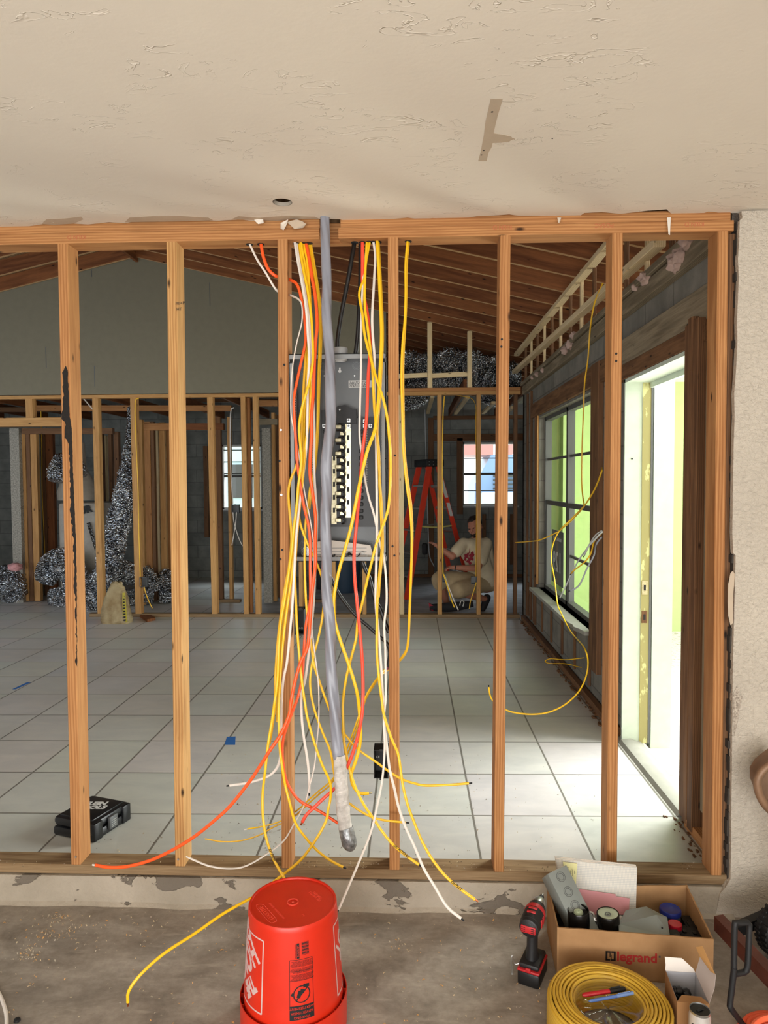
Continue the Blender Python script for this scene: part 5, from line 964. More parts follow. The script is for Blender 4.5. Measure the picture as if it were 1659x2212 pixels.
# tall gray knock-out box leaning in the left
Mgray = plain('gray_painted_steel', srgb(128, 134, 130), .45, var=.04)
j0, j1 = at(1244, 1985, Y=2.36), at(1194, 1884, Y=2.45); up_ = (j1-j0).normalized()
jx = Vector((1, .25, 0)); Fj = frame(j0, up_, jx)
jb = thing('junction_box', 'long gray steel knock-out box leaning against the box corner', 'junction box', j0)
L = (j1-j0).length+.0; Wd = .05
MB().rbox((-.09, -.030, -.022), (L, .050, .045), .002, M=Fj).build('housing', Mgray, jb)
for u_, w_ in ((L-.025, .020), (L-.075, .02), (L-.12, .02)):
    for r_ in (.015, .010): MB().lathe([(r_, 0), (r_+.0012, 0), (r_+.0012, .0012), (r_, .0012), (r_, 0)], (0, 0, 0), 22, M=Fj @ Matrix.Translation((u_, w_-.01, -.0232)), cap=False).build('knockout', M['panel_dark'], jb)
MB().box((L-.001, -.01, -.02), (L+.001, .05, .043), M=Fj).build('bright_edge', M['steel'], jb)
# graph paper plans standing behind
Mpp = NT('graph_paper', .85, spec=.1); tcn = Mpp.n('ShaderNodeTexBrick', offset=0, Scale=1.0); tcn.inputs['Brick Width'].default_value = .005; tcn.inputs['Row Height'].default_value = .005; tcn.inputs['Mortar Size'].default_value = .0004
for q_, c_ in (('Color1', srgb(214, 210, 200)), ('Color2', srgb(214, 210, 200)), ('Mortar', srgb(176, 178, 180))): tcn.inputs[q_].default_value = (*c_, 1)
cbn = Mpp.n('ShaderNodeCombineXYZ'); g_ = Mpp.n('ShaderNodeTexCoord'); sp_ = Mpp.n('ShaderNodeSeparateXYZ'); Mpp.lk(g_.outputs['Object'], sp_.inputs[0]); Mpp.lk(sp_.outputs[0], cbn.inputs[0]); Mpp.lk(sp_.outputs[2], cbn.inputs[1]); Mpp.lk(cbn.outputs[0], tcn.inputs['Vector']); Mpp.base(tcn.outputs['Color']); Mpp = Mpp.m
pk = thing('paper_stack', 'upright pad of graph paper with a yellow note and pink sheet', 'papers', at(1290, 1960, Y=2.47))
corners = [(1198, 1849, 2.545), (1373, 1868, 2.53), (1370, 1978, 2.47), (1218, 1978, 2.47)]
for k_ in range(5):
    q = [at(x+k_*.8, y+k_*1.6, Y=Y-.003*k_) for x, y, Y in corners]; MB().prism(q, (0, .0014, .0)).build('paper_sheet', Mpp if k_ == 4 else M['paper_white'] if k_ % 2 else Mpp, pk)
q = [at(x, y, Y=Y-.0155) for x, y, Y in ((1216, 1862, 2.537), (1247, 1866, 2.534), (1244, 1912, 2.508), (1222, 1908, 2.512))]; nt = MB().prism(q, (0, .001, 0)).build('yellow_note', plain('yellow_note', srgb(222, 218, 160), .8), pk)
for k_, t_ in enumerate(('add', 'pick up parts', 'lights', 'breakers', 'tape')):
    a = at(1224+k_*4.6, 1888, Y=2.4925+.0*k_); text_mb(t_, .007, frame(a+Vector((0, .010, .0)), (0, .3, 1), (-1, 0, 0)), .0001, shear=.3).build('handwriting', M['ink'], nt)
q = [at(x, y, Y=Y-.0160) for x, y, Y in ((1240, 1919, 2.505), (1330, 1932, 2.497), (1330, 1936, 2.495), (1360, 1941, 2.49), (1358, 1976, 2.472), (1232, 1976, 2.472))]; MB().prism(q, (0, .001, 0)).build('pink_sheet', plain('pink_paper', srgb(214, 150, 156), .8), pk)
# spray cans
Mdk = plain('dark_chrome', srgb(38, 36, 34), .18, .6)
def can_up(x, y, Y, r, label, inner):
    c = at(x, y, Y=Y); o = thing('spray_can', label, 'can', (c.x, c.y, c.z-.09)); tl = Matrix.Rotation(math.radians(-4), 4, 'Y')
    MB().lathe([(r, -.09), (r, -.002), (r-.001, 0), (r-.0035, 0), (r-.0035, -.006)], c, 32, M=tl, cap=False).build('can_body', Mdk, o, sharp=30)
    if inner == 'valve':
        MB().lathe([(0, -.012), (r-.003, -.012), (r-.003, -.013), (0, -.013)], c, 32, M=tl, cap=False).build('can_end', M['ink'], o)
        MB().lathe([(.016, -.011), (.014, -.005), (.009, -.007), (.007, -.003), (.003, -.003), (.002, -.009)], c, 20, M=tl, cap=False).build('valve', plain('pale_green_plastic', srgb(190, 206, 176), .5), o)
    else:
        MB().lathe([(0, -.006), (.012, -.006), (r-.004, -.0015), (r-.003, -.002), (0, -.009)], c, 32, M=tl, cap=False).build('can_end', plain('pale_green_cap', srgb(182, 196, 172), .4), o)
        MB().lathe([(.007, -.0035), (.0085, -.002), (.010, -.0035)], c, 20, M=tl, cap=False).lathe([(.0, -.003), (.002, -.003), (.003, -.0055)], c, 10, M=tl, cap=False).build('nozzle_ring', M['panel_dark'], o)
can_up(1249, 1965, 2.345, .0360, 'black spray can with a ragged pale valve, left of the two in the box', 'valve')
can_up(1313, 1972, 2.345, .0372, 'black spray can with smooth pale top, right of the two in the box', 'cap')
# gray cover box lying right
gb = thing('switch_box', 'gray angular plastic box lying among the parts', 'electrical box', at(1390, 2000, Y=2.36))
q = [(1336,1998,2.34),(1350,1966,2.36),(1390,1958,2.40),(1402,1962,2.40),(1420,1974,2.38),(1441,1980,2.36),(1447,2020,2.30),(1338,2014,2.31)]
bt = [at(x, y, Y=Y) for x, y, Y in q]
mb = MB(); tp = [at(1336,1996,Y=2.33), at(1338,2014,Y=2.28), at(1425,2018,Y=2.27), at(1418,1976,Y=2.34), at(1396,1958,Y=2.43), at(1352,1966,Y=2.42)]
a_, b_, c_, d_, e_, f_ = tp; g_ = at(1441, 1981, Y=2.36); h_ = at(1447, 2020, Y=2.28)
dn = Vector((0, 0, -.07)); mb.add([a_, b_, c_, d_, e_, f_, g_, h_, b_+dn, c_+dn, h_+dn, g_+dn, e_+dn, f_+dn, a_+dn], [(0,3,4,5), (0,1,2,3), (3,2,7,6), (4,3,6), (1,8,9,2), (2,9,10,7), (7,10,11,6), (6,11,12,4), (4,12,13,5), (5,13,14,0), (0,14,8,1), (8,14,13,12,11,10,9)]); mb.build('housing', Mgray, gb, sharp=15)
MB().tube([at(1343,1998,Y=2.326), at(1415,1990,Y=2.326)], .0012, 5).build('seam', M['panel_dark'], gb)
MB().lathe([(.003, 0), (.003, .002)], at(1430, 2004, Y=2.295), 10, M=RY).build('screw_hole', M['ink'], gb)
def jar(x, y, Y, r, h, m, label):
    c = at(x, y, Y=Y); o = thing('screw_lid_jar', label, 'jar', (c.x, c.y, c.z-h-.05)); MB().lathe([(r*.94, -h-.05), (r*.94, -h)], c, 28).build('jar_body', M['panel_dark'], o)
    MB().lathe([(0, -.001), (r*.86, -.001), (r*.9, 0), (r*.97, -.001), (r, -.004), (r, -h), (0, -h)], c, 36, cap=False).build('lid', m, o)
jar(1448, 1962, 2.44, .036, .017, plain('blue_lid', srgb(30, 44, 124), .4), 'jar with a dark blue lid at the back of the box')
jar(1458, 1994, 2.365, .023, .016, plain('crimson_lid', srgb(178, 20, 44), .4), 'small jar with a crimson lid beside the gray box')
for i, (x, y, Y) in enumerate(((1488,1990,2.43),(1502,2003,2.39),(1478,2012,2.36),(1500,2016,2.35),(1460,2022,2.30))):
    c = at(x, y, Y=Y); mb = MB().rbox((c.x-.018, c.y-.035, c.z-.05), (c.x+.018, c.y+.035, c.z), .002); o = solo('circuit_breaker', mb, M['black2'], ('small black breaker at the back right of the box, near the blue lid', 'small black breaker in the back right corner of the cardboard box', 'small black breaker just right of the crimson lid', 'small black breaker against the right side of the cardboard box', 'small black breaker in front of the crimson lid')[i], 'circuit breaker', 'black breakers in the box')
    MB().rbox((c.x-.006, c.y-.01, c.z), (c.x+.006, c.y+.004, c.z+.005), .001).build('toggle', M['black'], o)
for i, (x, y, Y) in enumerate(((1276,1978,2.4),(1283,1992,2.38),(1340,1988,2.4),(1274,2002,2.35))):
    c = at(x, y, Y=Y); solo('cable_clamp', MB().lathe([(.008, -.012), (.010, -.012), (.010, .0), (.013, .002), (.013, .006), (.008, .006)], c, 14, M=Euler((.8+i, .5*i, 0)).to_matrix().to_4x4(), cap=False), M['steel'] if i != 2 else M['label'], ('small metal fitting behind the gap between the spray cans', 'small metal fitting low between the two spray cans', 'pale fitting right of the smooth-topped spray can', 'small metal fitting touching the ragged-valve spray can')[i], 'fitting', 'fittings between the cans')
solo('box_filling', MB().rbox((.485, 2.28, .006), (.955, 2.49, .075), .01), M['black2'], 'dark jumble of black parts filling the cardboard box', 'parts')
# ---------------------------------------------------------------- coil of yellow cable
CX, CY = .57, 2.022
co = thing('cable_coil', 'shrink-wrapped coil of new yellow cable on the concrete', 'cable coil', (CX, CY, 0))
path = []; T_ = 40
def addturn(r0, r1, z0, z1):
    for k_ in range(T_):
        a = 2*math.pi*k_/T_; t_ = k_/T_; r_ = r0+(r1-r0)*t_; path.append((CX+(r_+.0015*math.sin(3*a+r0*90))*math.cos(a), CY+(r_+.0015*math.sin(2*a+z0*70))*math.sin(a)*.985, z0+(z1-z0)*t_+.0015*math.sin(2*a+r0*200)))
for k_ in range(9): addturn(.172, .173, .006+.0102*k_, .006+.0102*(k_+1))
rt = [.172-.0102*k_ for k_ in range(8)]
for k_ in range(7): addturn(rt[k_], rt[k_+1], .098+.006*math.sin(k_/7*3.1), .098+.006*math.sin((k_+1)/7*3.1))
for k_ in range(9): addturn(.100, .100, .096-.0102*k_, .086-.0102*k_)
MB().tube(path, .0062, 8, flat=.78, side=(0, 0, 1)).build('cable_turns', plain('coil_yellow', srgb(206, 166, 58), .35, var=.05), co)
# wrap film: outer skin dipping into the eye of the coil
vs = []; seg = 64; pf = [(.104, .106), (.096, .098), (.088, .09), (.07, .084), (.04, .081), (.015, .080), (0.001, .080)]
for r_, z_ in pf:
    for k_ in range(seg): a = 2*math.pi*k_/seg; w_ = .0012*math.sin(a*9+z_*80)+.0018*math.sin(a*5+r_*60)*(1 if r_ < .1 else .4); vs.append((CX+(r_+w_)*math.cos(a), CY+(r_+w_)*math.sin(a)*.985, max(.002, z_+w_*1.5)))
n = len(pf); MB().add(vs, [(i*seg+k_, i*seg+(k_+1) % seg, (i+1)*seg+(k_+1) % seg, (i+1)*seg+k_) for i in range(n-1) for k_ in range(seg)]).build('shrink_film', M['film'], co, sharp=80)
def pen(x0, y0, x1, y1, z, r, cap_t, mb1, mc, label, name):
    a, b = at(x0, y0, Z=z), at(x1, y1, Z=z); d = b-a; m_ = a+d*cap_t; o = thing(name, label, 'pen', (a+b)/2)
    MB().tube([a, a+d*.03, a+d*.05, m_], [r*.5, r*.8, r, r], 12).build('barrel', mb1, o); MB().tube([m_-d*.01, b-d*.04, b], [r*1.12, r*1.1, r*.8], 12).build('cap', mc, o)
    MB().tube([m_+d*.02+Vector((0, 0, r*1.5)), b-d*.12+Vector((0, 0, r*1.5))], r*.25, 6).build('clip', mc, o); return o
pen(1258, 2150, 1350, 2136, .098, .0065, .64, plain('red_marker', srgb(178, 22, 32), .4), M['black'], 'red marker pen with black cap lying on the yellow coil', 'marker_pen')
pen(1272, 2163, 1373, 2144, .096, .0045, .6, plain('blue_pen', srgb(92, 124, 190), .3), plain('pale_blue_pen', srgb(120, 150, 206), .3), 'translucent blue ballpoint pen lying on the yellow coil', 'ballpoint_pen')
# ---------------------------------------------------------------- small open box, drink can
q = {k_: at(*xy, Z=.13) for k_, xy in dict(FL=(1463, 2163), FR=(1532, 2168), BL=(1438, 2097), BR=(1502, 2101)).items()}
Msb = plain('plain_kraft_card', srgb(150, 108, 66), .85); Mwi = plain('white_card_inside', srgb(176, 176, 182), .8)
sb = thing('small_carton', 'small open carton of black parts with upright flaps', 'box', (q['FL']+q['BR'])/2-Vector((0, 0, .13)))
dn = Vector((0, 0, -.13))
for a, b, nm in (('FL', 'FR', 'front_wall'), ('FR', 'BR', 'side_wall'), ('BR', 'BL', 'back_wall'), ('BL', 'FL', 'side_wall')):
    t_ = (q[b]-q[a]); nr = Vector((t_.y, -t_.x, 0)).normalized(); MB().prism([q[a], q[b], q[b]+dn, q[a]+dn], nr*.0008).build(nm, Msb, sb); MB().prism([q[a]-nr*.0006, q[b]-nr*.0006, q[b]+dn-nr*.0006, q[a]+dn-nr*.0006], -nr*.0004).build('lining', Mwi, sb)
MB().prism([q['BL'], q['BR'], at(1497,2092,Y=q['BR'].y+.0), at(1473,2070,Y=q['BR'].y+.01), at(1436,2067,Y=q['BL'].y+.01), at(1438,2085,Y=q['BL'].y), at(1437,2092,Y=q['BL'].y)], (0, .001, 0)).build('back_flap', plain('white_card', srgb(226, 218, 210), .8), sb)
fl = [q['FR'], q['BR'], at(1512,2067,Y=2.09), at(1546,2106,Y=2.02), at(1543,2135,Y=2.0)]
MB().prism(fl, (.001, .0005, 0)).build('side_flap', plain('pale_card', srgb(196, 184, 178), .8), sb)
MB().prism([at(1512,2067,Y=2.09), at(1503,2046,Y=2.105), at(1517,2044,Y=2.09), at(1544,2104,Y=2.015), at(1535,2099,Y=2.02)], (.001, .0005, 0)).build('tuck_flap', plain('tan_card', srgb(190, 144, 88), .85), sb)
MB().prism([q['FL'], q['FR'], at(1514,2153,Z=.134), at(1473,2149,Z=.134)], (0, 0, -.001)).build('front_flap', Msb, sb)
for i in range(9):
    c = (q['FL']+q['BR']+q['FR']+q['BL'])/4+Vector((random.uniform(-.024, .022), random.uniform(-.045, .04), -.035+random.uniform(-.01, .008)))
    solo('cable_staple', MB().lathe([(.004, -.01), (.012, -.008), (.013, .004), (.009, .010), (.004, .012)], c, 10, M=Euler((i, i*2, i)).to_matrix().to_4x4()), M['black'], 'black plastic piece inside the small open carton', 'fitting', 'black parts in the small carton')
cc = at(1512, 2180, Z=.156); dc = thing('drink_can', 'slim white drink can with black top beside the small carton', 'can', (cc.x, cc.y, 0)); cc.z = 0
Mcan = plain('white_can_print', srgb(196, 190, 184), .35, .3)
MB().lathe([(.0, 0), (.024, .001), (.0285, .008), (.0288, .138), (.0265, .148), (.0265, .153), (.0262, .1555)], cc, 40, cap=False).build('can_body', Mcan, dc, sharp=30)
MB().lathe([(.0272, .150), (.0275, .1556), (.0262, .156), (.0252, .151), (.0, .151)], cc, 40, cap=False).build('can_rim', M['steel'], dc)
MB().lathe([(.0, .1515), (.0248, .1515), (.0248, .1528), (0, .1528)], cc, 32, cap=False).build('can_lid', M['black'], dc)
MB().tube([cc+Vector((-.009, -.004, .154)), cc+Vector((0, 0, .155)), cc+Vector((.010, .004, .154))], .004, 8, flat=.4).build('pull_tab', M['black2'], dc)
tm = text_mb('CELSIUS', .0125, I4, .0001, bold=.0003)
for i, v in enumerate(tm.v): a = -math.pi/2-.38+v.x/.0288; tm.v[i] = Vector((cc.x+.0291*math.cos(a), cc.y+.0291*math.sin(a), .122+v.y))
tm.build('can_writing', M['ink'], dc)
# ---------------------------------------------------------------- cordless driver standing on its battery
O = Vector((.392, 2.262, 0)); fw = Vector((.42, .907, 0)); rt_ = Vector((.907, -.42, 0)); Fd = frame(O, rt_, fw)
Mrd = plain('tool_red', srgb(182, 34, 40), .45); Mbl = plain('tool_black', srgb(26, 26, 28), .5, bump=.15, bs=300)
dr = thing('impact_driver', 'red and black cordless driver standing on its battery', 'power tool', O)
MB().rbox((-.036, -.058, 0), (.036, .052, .046), .007, M=Fd).build('battery', M['black'], dr)
MB().rbox((-.0365, -.059, .046), (.0365, .05, .054), .003, M=Fd).build('battery_trim', Mrd, dr)
MB().rbox((-.033, -.054, .054), (.033, .044, .072), .007, M=Fd).build('foot', Mbl, dr)
MB().rbox((-.008, -.0605, .049), (.008, -.055, .062), .001, M=Fd).build('battery_button', Mrd, dr)
hp = [Fd @ Vector(p) for p in ((0, -.008, .065), (0, -.010, .10), (0, -.008, .14), (0, -.002, .175))]
MB().tube(hp, [.023, .0175, .0175, .024], 16, side=tuple(rt_), flat=1.25).build('handle', Mbl, dr)
MB().tube([Fd @ Vector(p) for p in ((0, .012, .072), (0, .012, .11), (0, .014, .15))], [.012, .008, .009], 10, side=tuple(rt_)).build('handle_trim', Mrd, dr)
tgp = MB().rbox((-.007, .014, .13), (.007, .028, .158), .004, M=Fd).build('trigger', M['black'], dr)
def axis(pts, rads, nm, m, seg=20, fl=1.0): return MB().tube([Fd @ Vector(p) for p in pts], rads, seg, side=tuple(rt_), flat=fl).build(nm, m, dr)
hz = .197; tilt = .10
def H(y): return (0, y, hz+y*tilt)
axis([H(-.058), H(-.054), H(-.03), H(.012), H(.04), H(.056)], [.024, .031, .034, .034, .031, .027], 'motor_housing', Mbl)
axis([H(-.0595), H(-.055), H(-.040)], [.020, .0275, .0335], 'rear_cap', Mbl)
MB().rbox((-.024, -.0625, hz-.018), (.024, -.056, hz+.006), .003, M=Fd).build('rear_badge', Mrd, dr)
axis([H(.012), H(.018), H(.030)], [.0349, .0352, .0335], 'red_band', Mrd)
axis([H(.050), H(.055), H(.080), H(.094)], [.028, .0285, .022, .0135], 'nose_cone', M['steel'])
axis([H(.094), H(.110)], [.0085, .008], 'collet', M['black']); axis([H(.110), H(.128)], [.0032, .0026], 'driver_bit', M['steel'])
for s_ in (-1, 1):
    for z_ in (-.008, 0, .008): MB().box((s_*.015-.006, -.0632, hz-.006+z_*.8-.001), (s_*.015+.006, -.0620, hz-.006+z_*.8+.001), M=Fd).build('vent_slot', M['ink'], dr)
for y_ in (-.02, .0):
    MB().rbox((-.014, y_-.006, hz+.031+y_*tilt), (.014, y_+.004, hz+.0355+y_*tilt), .001, M=Fd).build('top_badge', Mrd, dr); MB().rbox((.031, y_-.006, hz-.012), (.0352, y_+.006, hz+.012), .001, M=Fd).build('side_badge', Mrd, dr)
cl = [Fd @ Vector(p) for p in ((-.034, -.045, .06), (-.046, -.05, .058), (-.052, -.052, .075), (-.052, -.052, .085), (-.056, -.056, .08), (-.056, -.056, .03), (-.052, -.054, .026), (-.052, -.052, .055))]
MB().tube(spline(cl, .004), .0015, 6).build('belt_hook', M['steel'], dr)
# ---------------------------------------------------------------- bent rod stand, wheelbarrow, orange coil at the right edge
r_ = .0085
rs = thing('rod_stand', 'black bent steel rod handle with a square loop at the right edge', 'handle', at(1600, 2212, Z=0))
loop = [at(1585,2108,Y=1.99), at(1587,2000,Y=2.0), at(1590,1994,Y=2.0), at(1614,1992,Y=2.01), at(1619,1998,Y=2.01), at(1615,2085,Y=2.0), at(1610,2098,Y=2.0), at(1604,2101,Y=2.0), at(1587,2104,Y=1.99)]
MB().tube(spline([loop[0], loop[1], loop[2]], .02)+[loop[3]]+spline(loop[4:], .01), r_, 10).build('loop', M['black2'], rs)
MB().tube(spline([at(1586,2090,Y=1.99), at(1581,2135,Y=1.99), at(1577,2168,Y=1.99), at(1580,2180,Y=1.99), at(1607,2216,Y=2.03), at(1640,2262,Y=2.05)], .01), r_, 10).build('shank', M['black2'], rs)
Mbw = plain('chipped_brown_paint', srgb(84, 44, 34), .4, bump=.4, bs=60, var=.3)
wb = thing('wheelbarrow', 'brown painted barrow with tyre and tray partly out of frame at right', 'wheelbarrow', (1.3, 2.35, 0))
b0, b1 = Vector((1.035, 2.37, .13)), Vector((1.125, 2.06, .10)); dd = (b1-b0)
def beam(a, b, w, h, nm, m):
    d = (b-a).normalized(); sd = d.cross(Vector((0, 0, 1))).normalized()*w/2; u_ = Vector((0, 0, h)); MB().prism([a-sd, a+sd, a+sd+u_, a-sd+u_], b-a).build(nm, m, wb)
beam(b0-Vector((0, 0, .03)), b1+dd*.6-Vector((0, 0, .05)), .035, .05, 'frame_beam', Mbw)
beam(Vector((1.10, 2.40, .06)), Vector((1.40, 2.52, .10)), .03, .035, 'cross_beam', M['black2'])
wc = Vector((1.262, 2.37, .1)); RYw = Matrix.Rotation(math.radians(12), 4, 'Z') @ Matrix.Rotation(math.radians(90), 4, 'X')
MB().lathe([(.06, -.035), (.088, -.036), (.098, -.026), (.1, 0), (.098, .026), (.088, .036), (.06, .035)], wc, 40, M=RYw, cap=True).build('tyre', M['black2'], wb)
mb = MB()
for k_ in range(34):
    a = 2*math.pi*k_/34; Mx = Matrix.Translation(wc) @ RYw @ Matrix.Rotation(a, 4, 'Z'); mb.rbox((.097, -.006, -.028), (.103, .004, -.003), .001, M=Mx, seg=1).rbox((.097, -.002, .003), (.103, .008, .028), .001, M=Mx, seg=1)
mb.build('tyre_tread', M['black2'], wb)
Mtray = plain('rusty_brown_tray', srgb(128, 98, 74), .5, .2, bump=.4, bs=50, var=.25)
lipc = [at(x, y, Y=2.42) for x, y in ((1690,1632),(1665,1650),(1648,1664),(1637,1682),(1637,1705),(1645,1726),(1656,1742),(1675,1760),(1710,1790))]
MB().tube(spline(lipc, .01), .014, 10).build('tray_rim', Mtray, wb)
inner = [p+Vector((.02, .10, 0)) for p in lipc]; mb = MB(); n = len(lipc)
mb.add(lipc+inner, [(i, i+1, n+i+1, n+i) for i in range(n-1)]+[tuple(range(n, 2*n))]); mb.build('tray', Mtray, wb)
MB().tube([at(1690,1780,Y=2.46), Vector((1.30, 2.45, .14))], .016, 10).build('tray_support', Mbw, wb)
oc = thing('orange_cord_coil', 'coil of thick orange cord cut off by the lower right corner', 'cord coil', (1.13, 1.95, 0))
c0 = at(1672, 2212, Z=.06); path = []
for k_ in range(9*36):
    t_ = k_/36; a = t_*2*math.pi; rr_ = .036+.0125*(t_ % 5); path.append(Vector((c0.x+rr_*math.cos(a), c0.y+rr_*math.sin(a)*.95, .012+.016*(t_ // 5)+.03*(1-rr_/.1)+.004*math.sin(a*2))))
MB().tube(path, .0078, 9).build('cord_turns', plain('bright_orange_cord', srgb(240, 100, 62), .4), oc)
lp = [at(x, y, Z=.075) for x, y in ((1620,2230),(1630,2212),(1650,2200),(1680,2196),(1710,2204))]; MB().tube(spline(lp, .01), .0085, 9).build('loose_turn', plain('bright_orange_cord_end', srgb(244, 108, 72), .4), oc)
# white cord at the lower left corner
solo('cable', MB().tube(spline([at(x, y, Z=.006) for x, y in ((-40,2110),(-12,2132),(1,2152),(10,2176),(14,2198),(13,2225),(5,2260))], .01), .0055, 8), M['white_jacket'], 'loop of white cable on the concrete at the lower left corner', 'cable')
solo('black_pebble', MB().lathe([(.004, 0), (.010, .004), (.009, .010), (.003, .013)], at(37, 2208, Z=0), 10), M['ink'], 'small black lump on the concrete near the white cord', 'debris')
# ---------------------------------------------------------------- shavings, dust and crumbs
def scatter(name, label, mats, regions, zf, seedv, smin=.004, smax=.012):
    rnd = random.Random(seedv); mb = MB()
    for (x0, y0, x1, y1, n, sp_) in regions:
        for i in range(n):
            x = rnd.gauss((x0+x1)/2, abs(x1-x0)/4) if sp_ else rnd.uniform(x0, x1); y = rnd.gauss((y0+y1)/2, abs(y1-y0)/4) if sp_ else rnd.uniform(y0, y1)
            p = at(x, y, Z=zf); s_ = rnd.uniform(smin, smax)*(.6 if rnd.random() < .6 else 1); a = rnd.uniform(0, 6.28); w_ = s_*rnd.uniform(.2, .5)
            d = Vector((math.cos(a), math.sin(a), 0)); q_ = Vector((-d.y, d.x, 0)); h_ = rnd.uniform(.0008, .004)
            v0 = [p-d*s_/2-q_*w_/2, p-q_*w_/2+Vector((0, 0, h_)), p+d*s_/2-q_*w_/2, p+d*s_/2+q_*w_/2, p+q_*w_/2+Vector((0, 0, h_)), p-d*s_/2+q_*w_/2]
            v0 = [v+Vector((0, 0, .0006)) for v in v0]; low = [v-Vector((0, 0, .0005)) for v in v0]
            mb.add(v0+low, [(0,1,4,5), (1,2,3,4), (6,11,10,7), (7,10,9,8), (0,6,7,1), (1,7,8,2), (3,9,10,4), (4,10,11,5), (2,8,9,3), (5,11,6,0)], rnd.randrange(len(mats)))
    return meta(mb.build(name, mats), label, 'wood shavings', kind='stuff')
Ms = [plain('shaving_tan', srgb(206, 158, 98), .9), plain('shaving_pale', srgb(206, 186, 152), .9), plain('shaving_gray', srgb(172, 160, 142), .9)]
scatter('wood_shavings', 'wood shavings and crumbs strewn over the garage concrete', Ms, [(20,2040,90,2080,60,1), (60,1990,190,2040,70,1), (100,1985,175,1975,25,1), (0,1965,540,2060,120,0), (0,2050,540,2212,70,0), (760,1970,1200,2212,130,0), (840,2020,880,2060,12,1)], .0005, 1)
Mt = Ms[1:]+[plain('crumb_dark', srgb(96, 82, 66), .9)]
scatter('wood_shavings', 'fine sawdust and chips on the tiles just inside the wall', Mt, [(430,1620,1040,1850,240,0), (540,1780,620,1840,50,1), (1040,1650,1300,1850,40,0), (200,1780,420,1855,30,0)], ZT+.0003, 2, .003, .009)
scatter('wood_shavings', 'sawdust and chips lying on the bottom plate', Mt, [(560,1860,1040,1878,120,0), (1090,1868,1300,1882,30,0), (200,1858,540,1872,20,0), (0,1858,150,1872,14,0), (1470,1862,1520,1880,14,0)], ZS, 3, .003, .008)
# debris line at the foot of the right wall
rnd = random.Random(5); mb = MB()
for i in range(170):
    y = rnd.uniform(4.2, 7.7); x = 1.19+rnd.uniform(-.03, .02); s_ = rnd.uniform(.004, .02); mb.rbox((x-s_/2, y-s_, ZT), (x+s_/2, y+s_, ZT+s_*.7), s_*.2, seg=1)
for i in range(40):
    y = rnd.uniform(2.75, 3.2); x = 1.17+rnd.uniform(-.03, .04); s_ = rnd.uniform(.003, .012); mb.rbox((x-s_/2, y-s_, ZT+.0), (x+s_/2, y+s_, ZT+s_*.6), s_*.2, seg=1)
meta(mb.build('wall_debris', M['old']), 'brown crumbs and splinters along the foot of the right wall', 'debris', kind='stuff')
# blue tape
Mbt = plain('blue_painters_tape', srgb(42, 104, 178), .7)
for pts, lab in (([(26,1489),(58,1474),(67,1474),(34,1489)], 'strip of blue tape on the tiles at far left'), ([(490,1592),(509,1591),(508,1609),(485,1609)], 'square of blue tape on the tiles near the middle studs')):
    solo('painters_tape', MB().prism([at(x, y, Z=ZT+.0004) for x, y in pts], (0, 0, .0006)), Mbt, lab, 'tape')
# ================================================================== things inside the tiled room
tb = thing('tool_case', 'black plastic tool case with white lettering behind the leftmost stud', 'tool case', (-1.44, 3.02, ZT))
Mtc = plain('case_black', srgb(20, 21, 24), .32, bump=.1, bs=300)
A, B, C = at(114, 1804, Z=ZT), at(197, 1822, Z=ZT), at(256, 1772, Z=ZT)
ax = (B-A).normalized(); ay = Vector((-ax.y, ax.x, 0)); wA = (B-A).length+.01; dA = (C-B).dot(ay)+.03
Ft = frame(A, ax, ay)
MB().rbox((0, 0, 0), (wA, dA, .042), .012, M=Ft).build('lower_shell', Mtc, tb)
MB().rbox((.002, .002, .044), (wA-.002, dA-.002, .084), .016, M=Ft).build('lid', Mtc, tb)
MB().rbox((.02, .02, .078), (wA-.02, dA-.02, .090), .008, M=Ft).build('lid_panel', Mtc, tb)
for y0 in (.0, dA-.06): MB().rbox((wA-.03, y0+.004, .002), (wA+.006, y0+.055, .080), .006, M=Ft).build('corner_rib', Mtc, tb)
MB().rbox((wA-.002, dA*.5-.028, .018), (wA+.012, dA*.5+.022, .074), .004, M=Ft).build('latch', M['panel_dark'], tb)
mb = MB()
for k_ in range(4): mb.box((wA+.012, dA*.5-.018, .028+k_*.009), (wA+.0135, dA*.5+.012, .031+k_*.009), M=Ft)
mb.build('latch_ribs', M['steel'], tb)
MB().rbox((-.006, dA*.55, .02), (.006, dA*.85, .06), .004, M=Ft).build('hinge', Mtc, tb)
text_mb('KLEIN\nTOOLS', .042, Ft @ Matrix.Translation((wA*.46, dA*.55, .0905)) @ Matrix.Rotation(math.radians(20), 4, 'Z'), .0003, bold=.0022, shear=.15, spacing=.95).build('lid_writing', M['label'], tb)
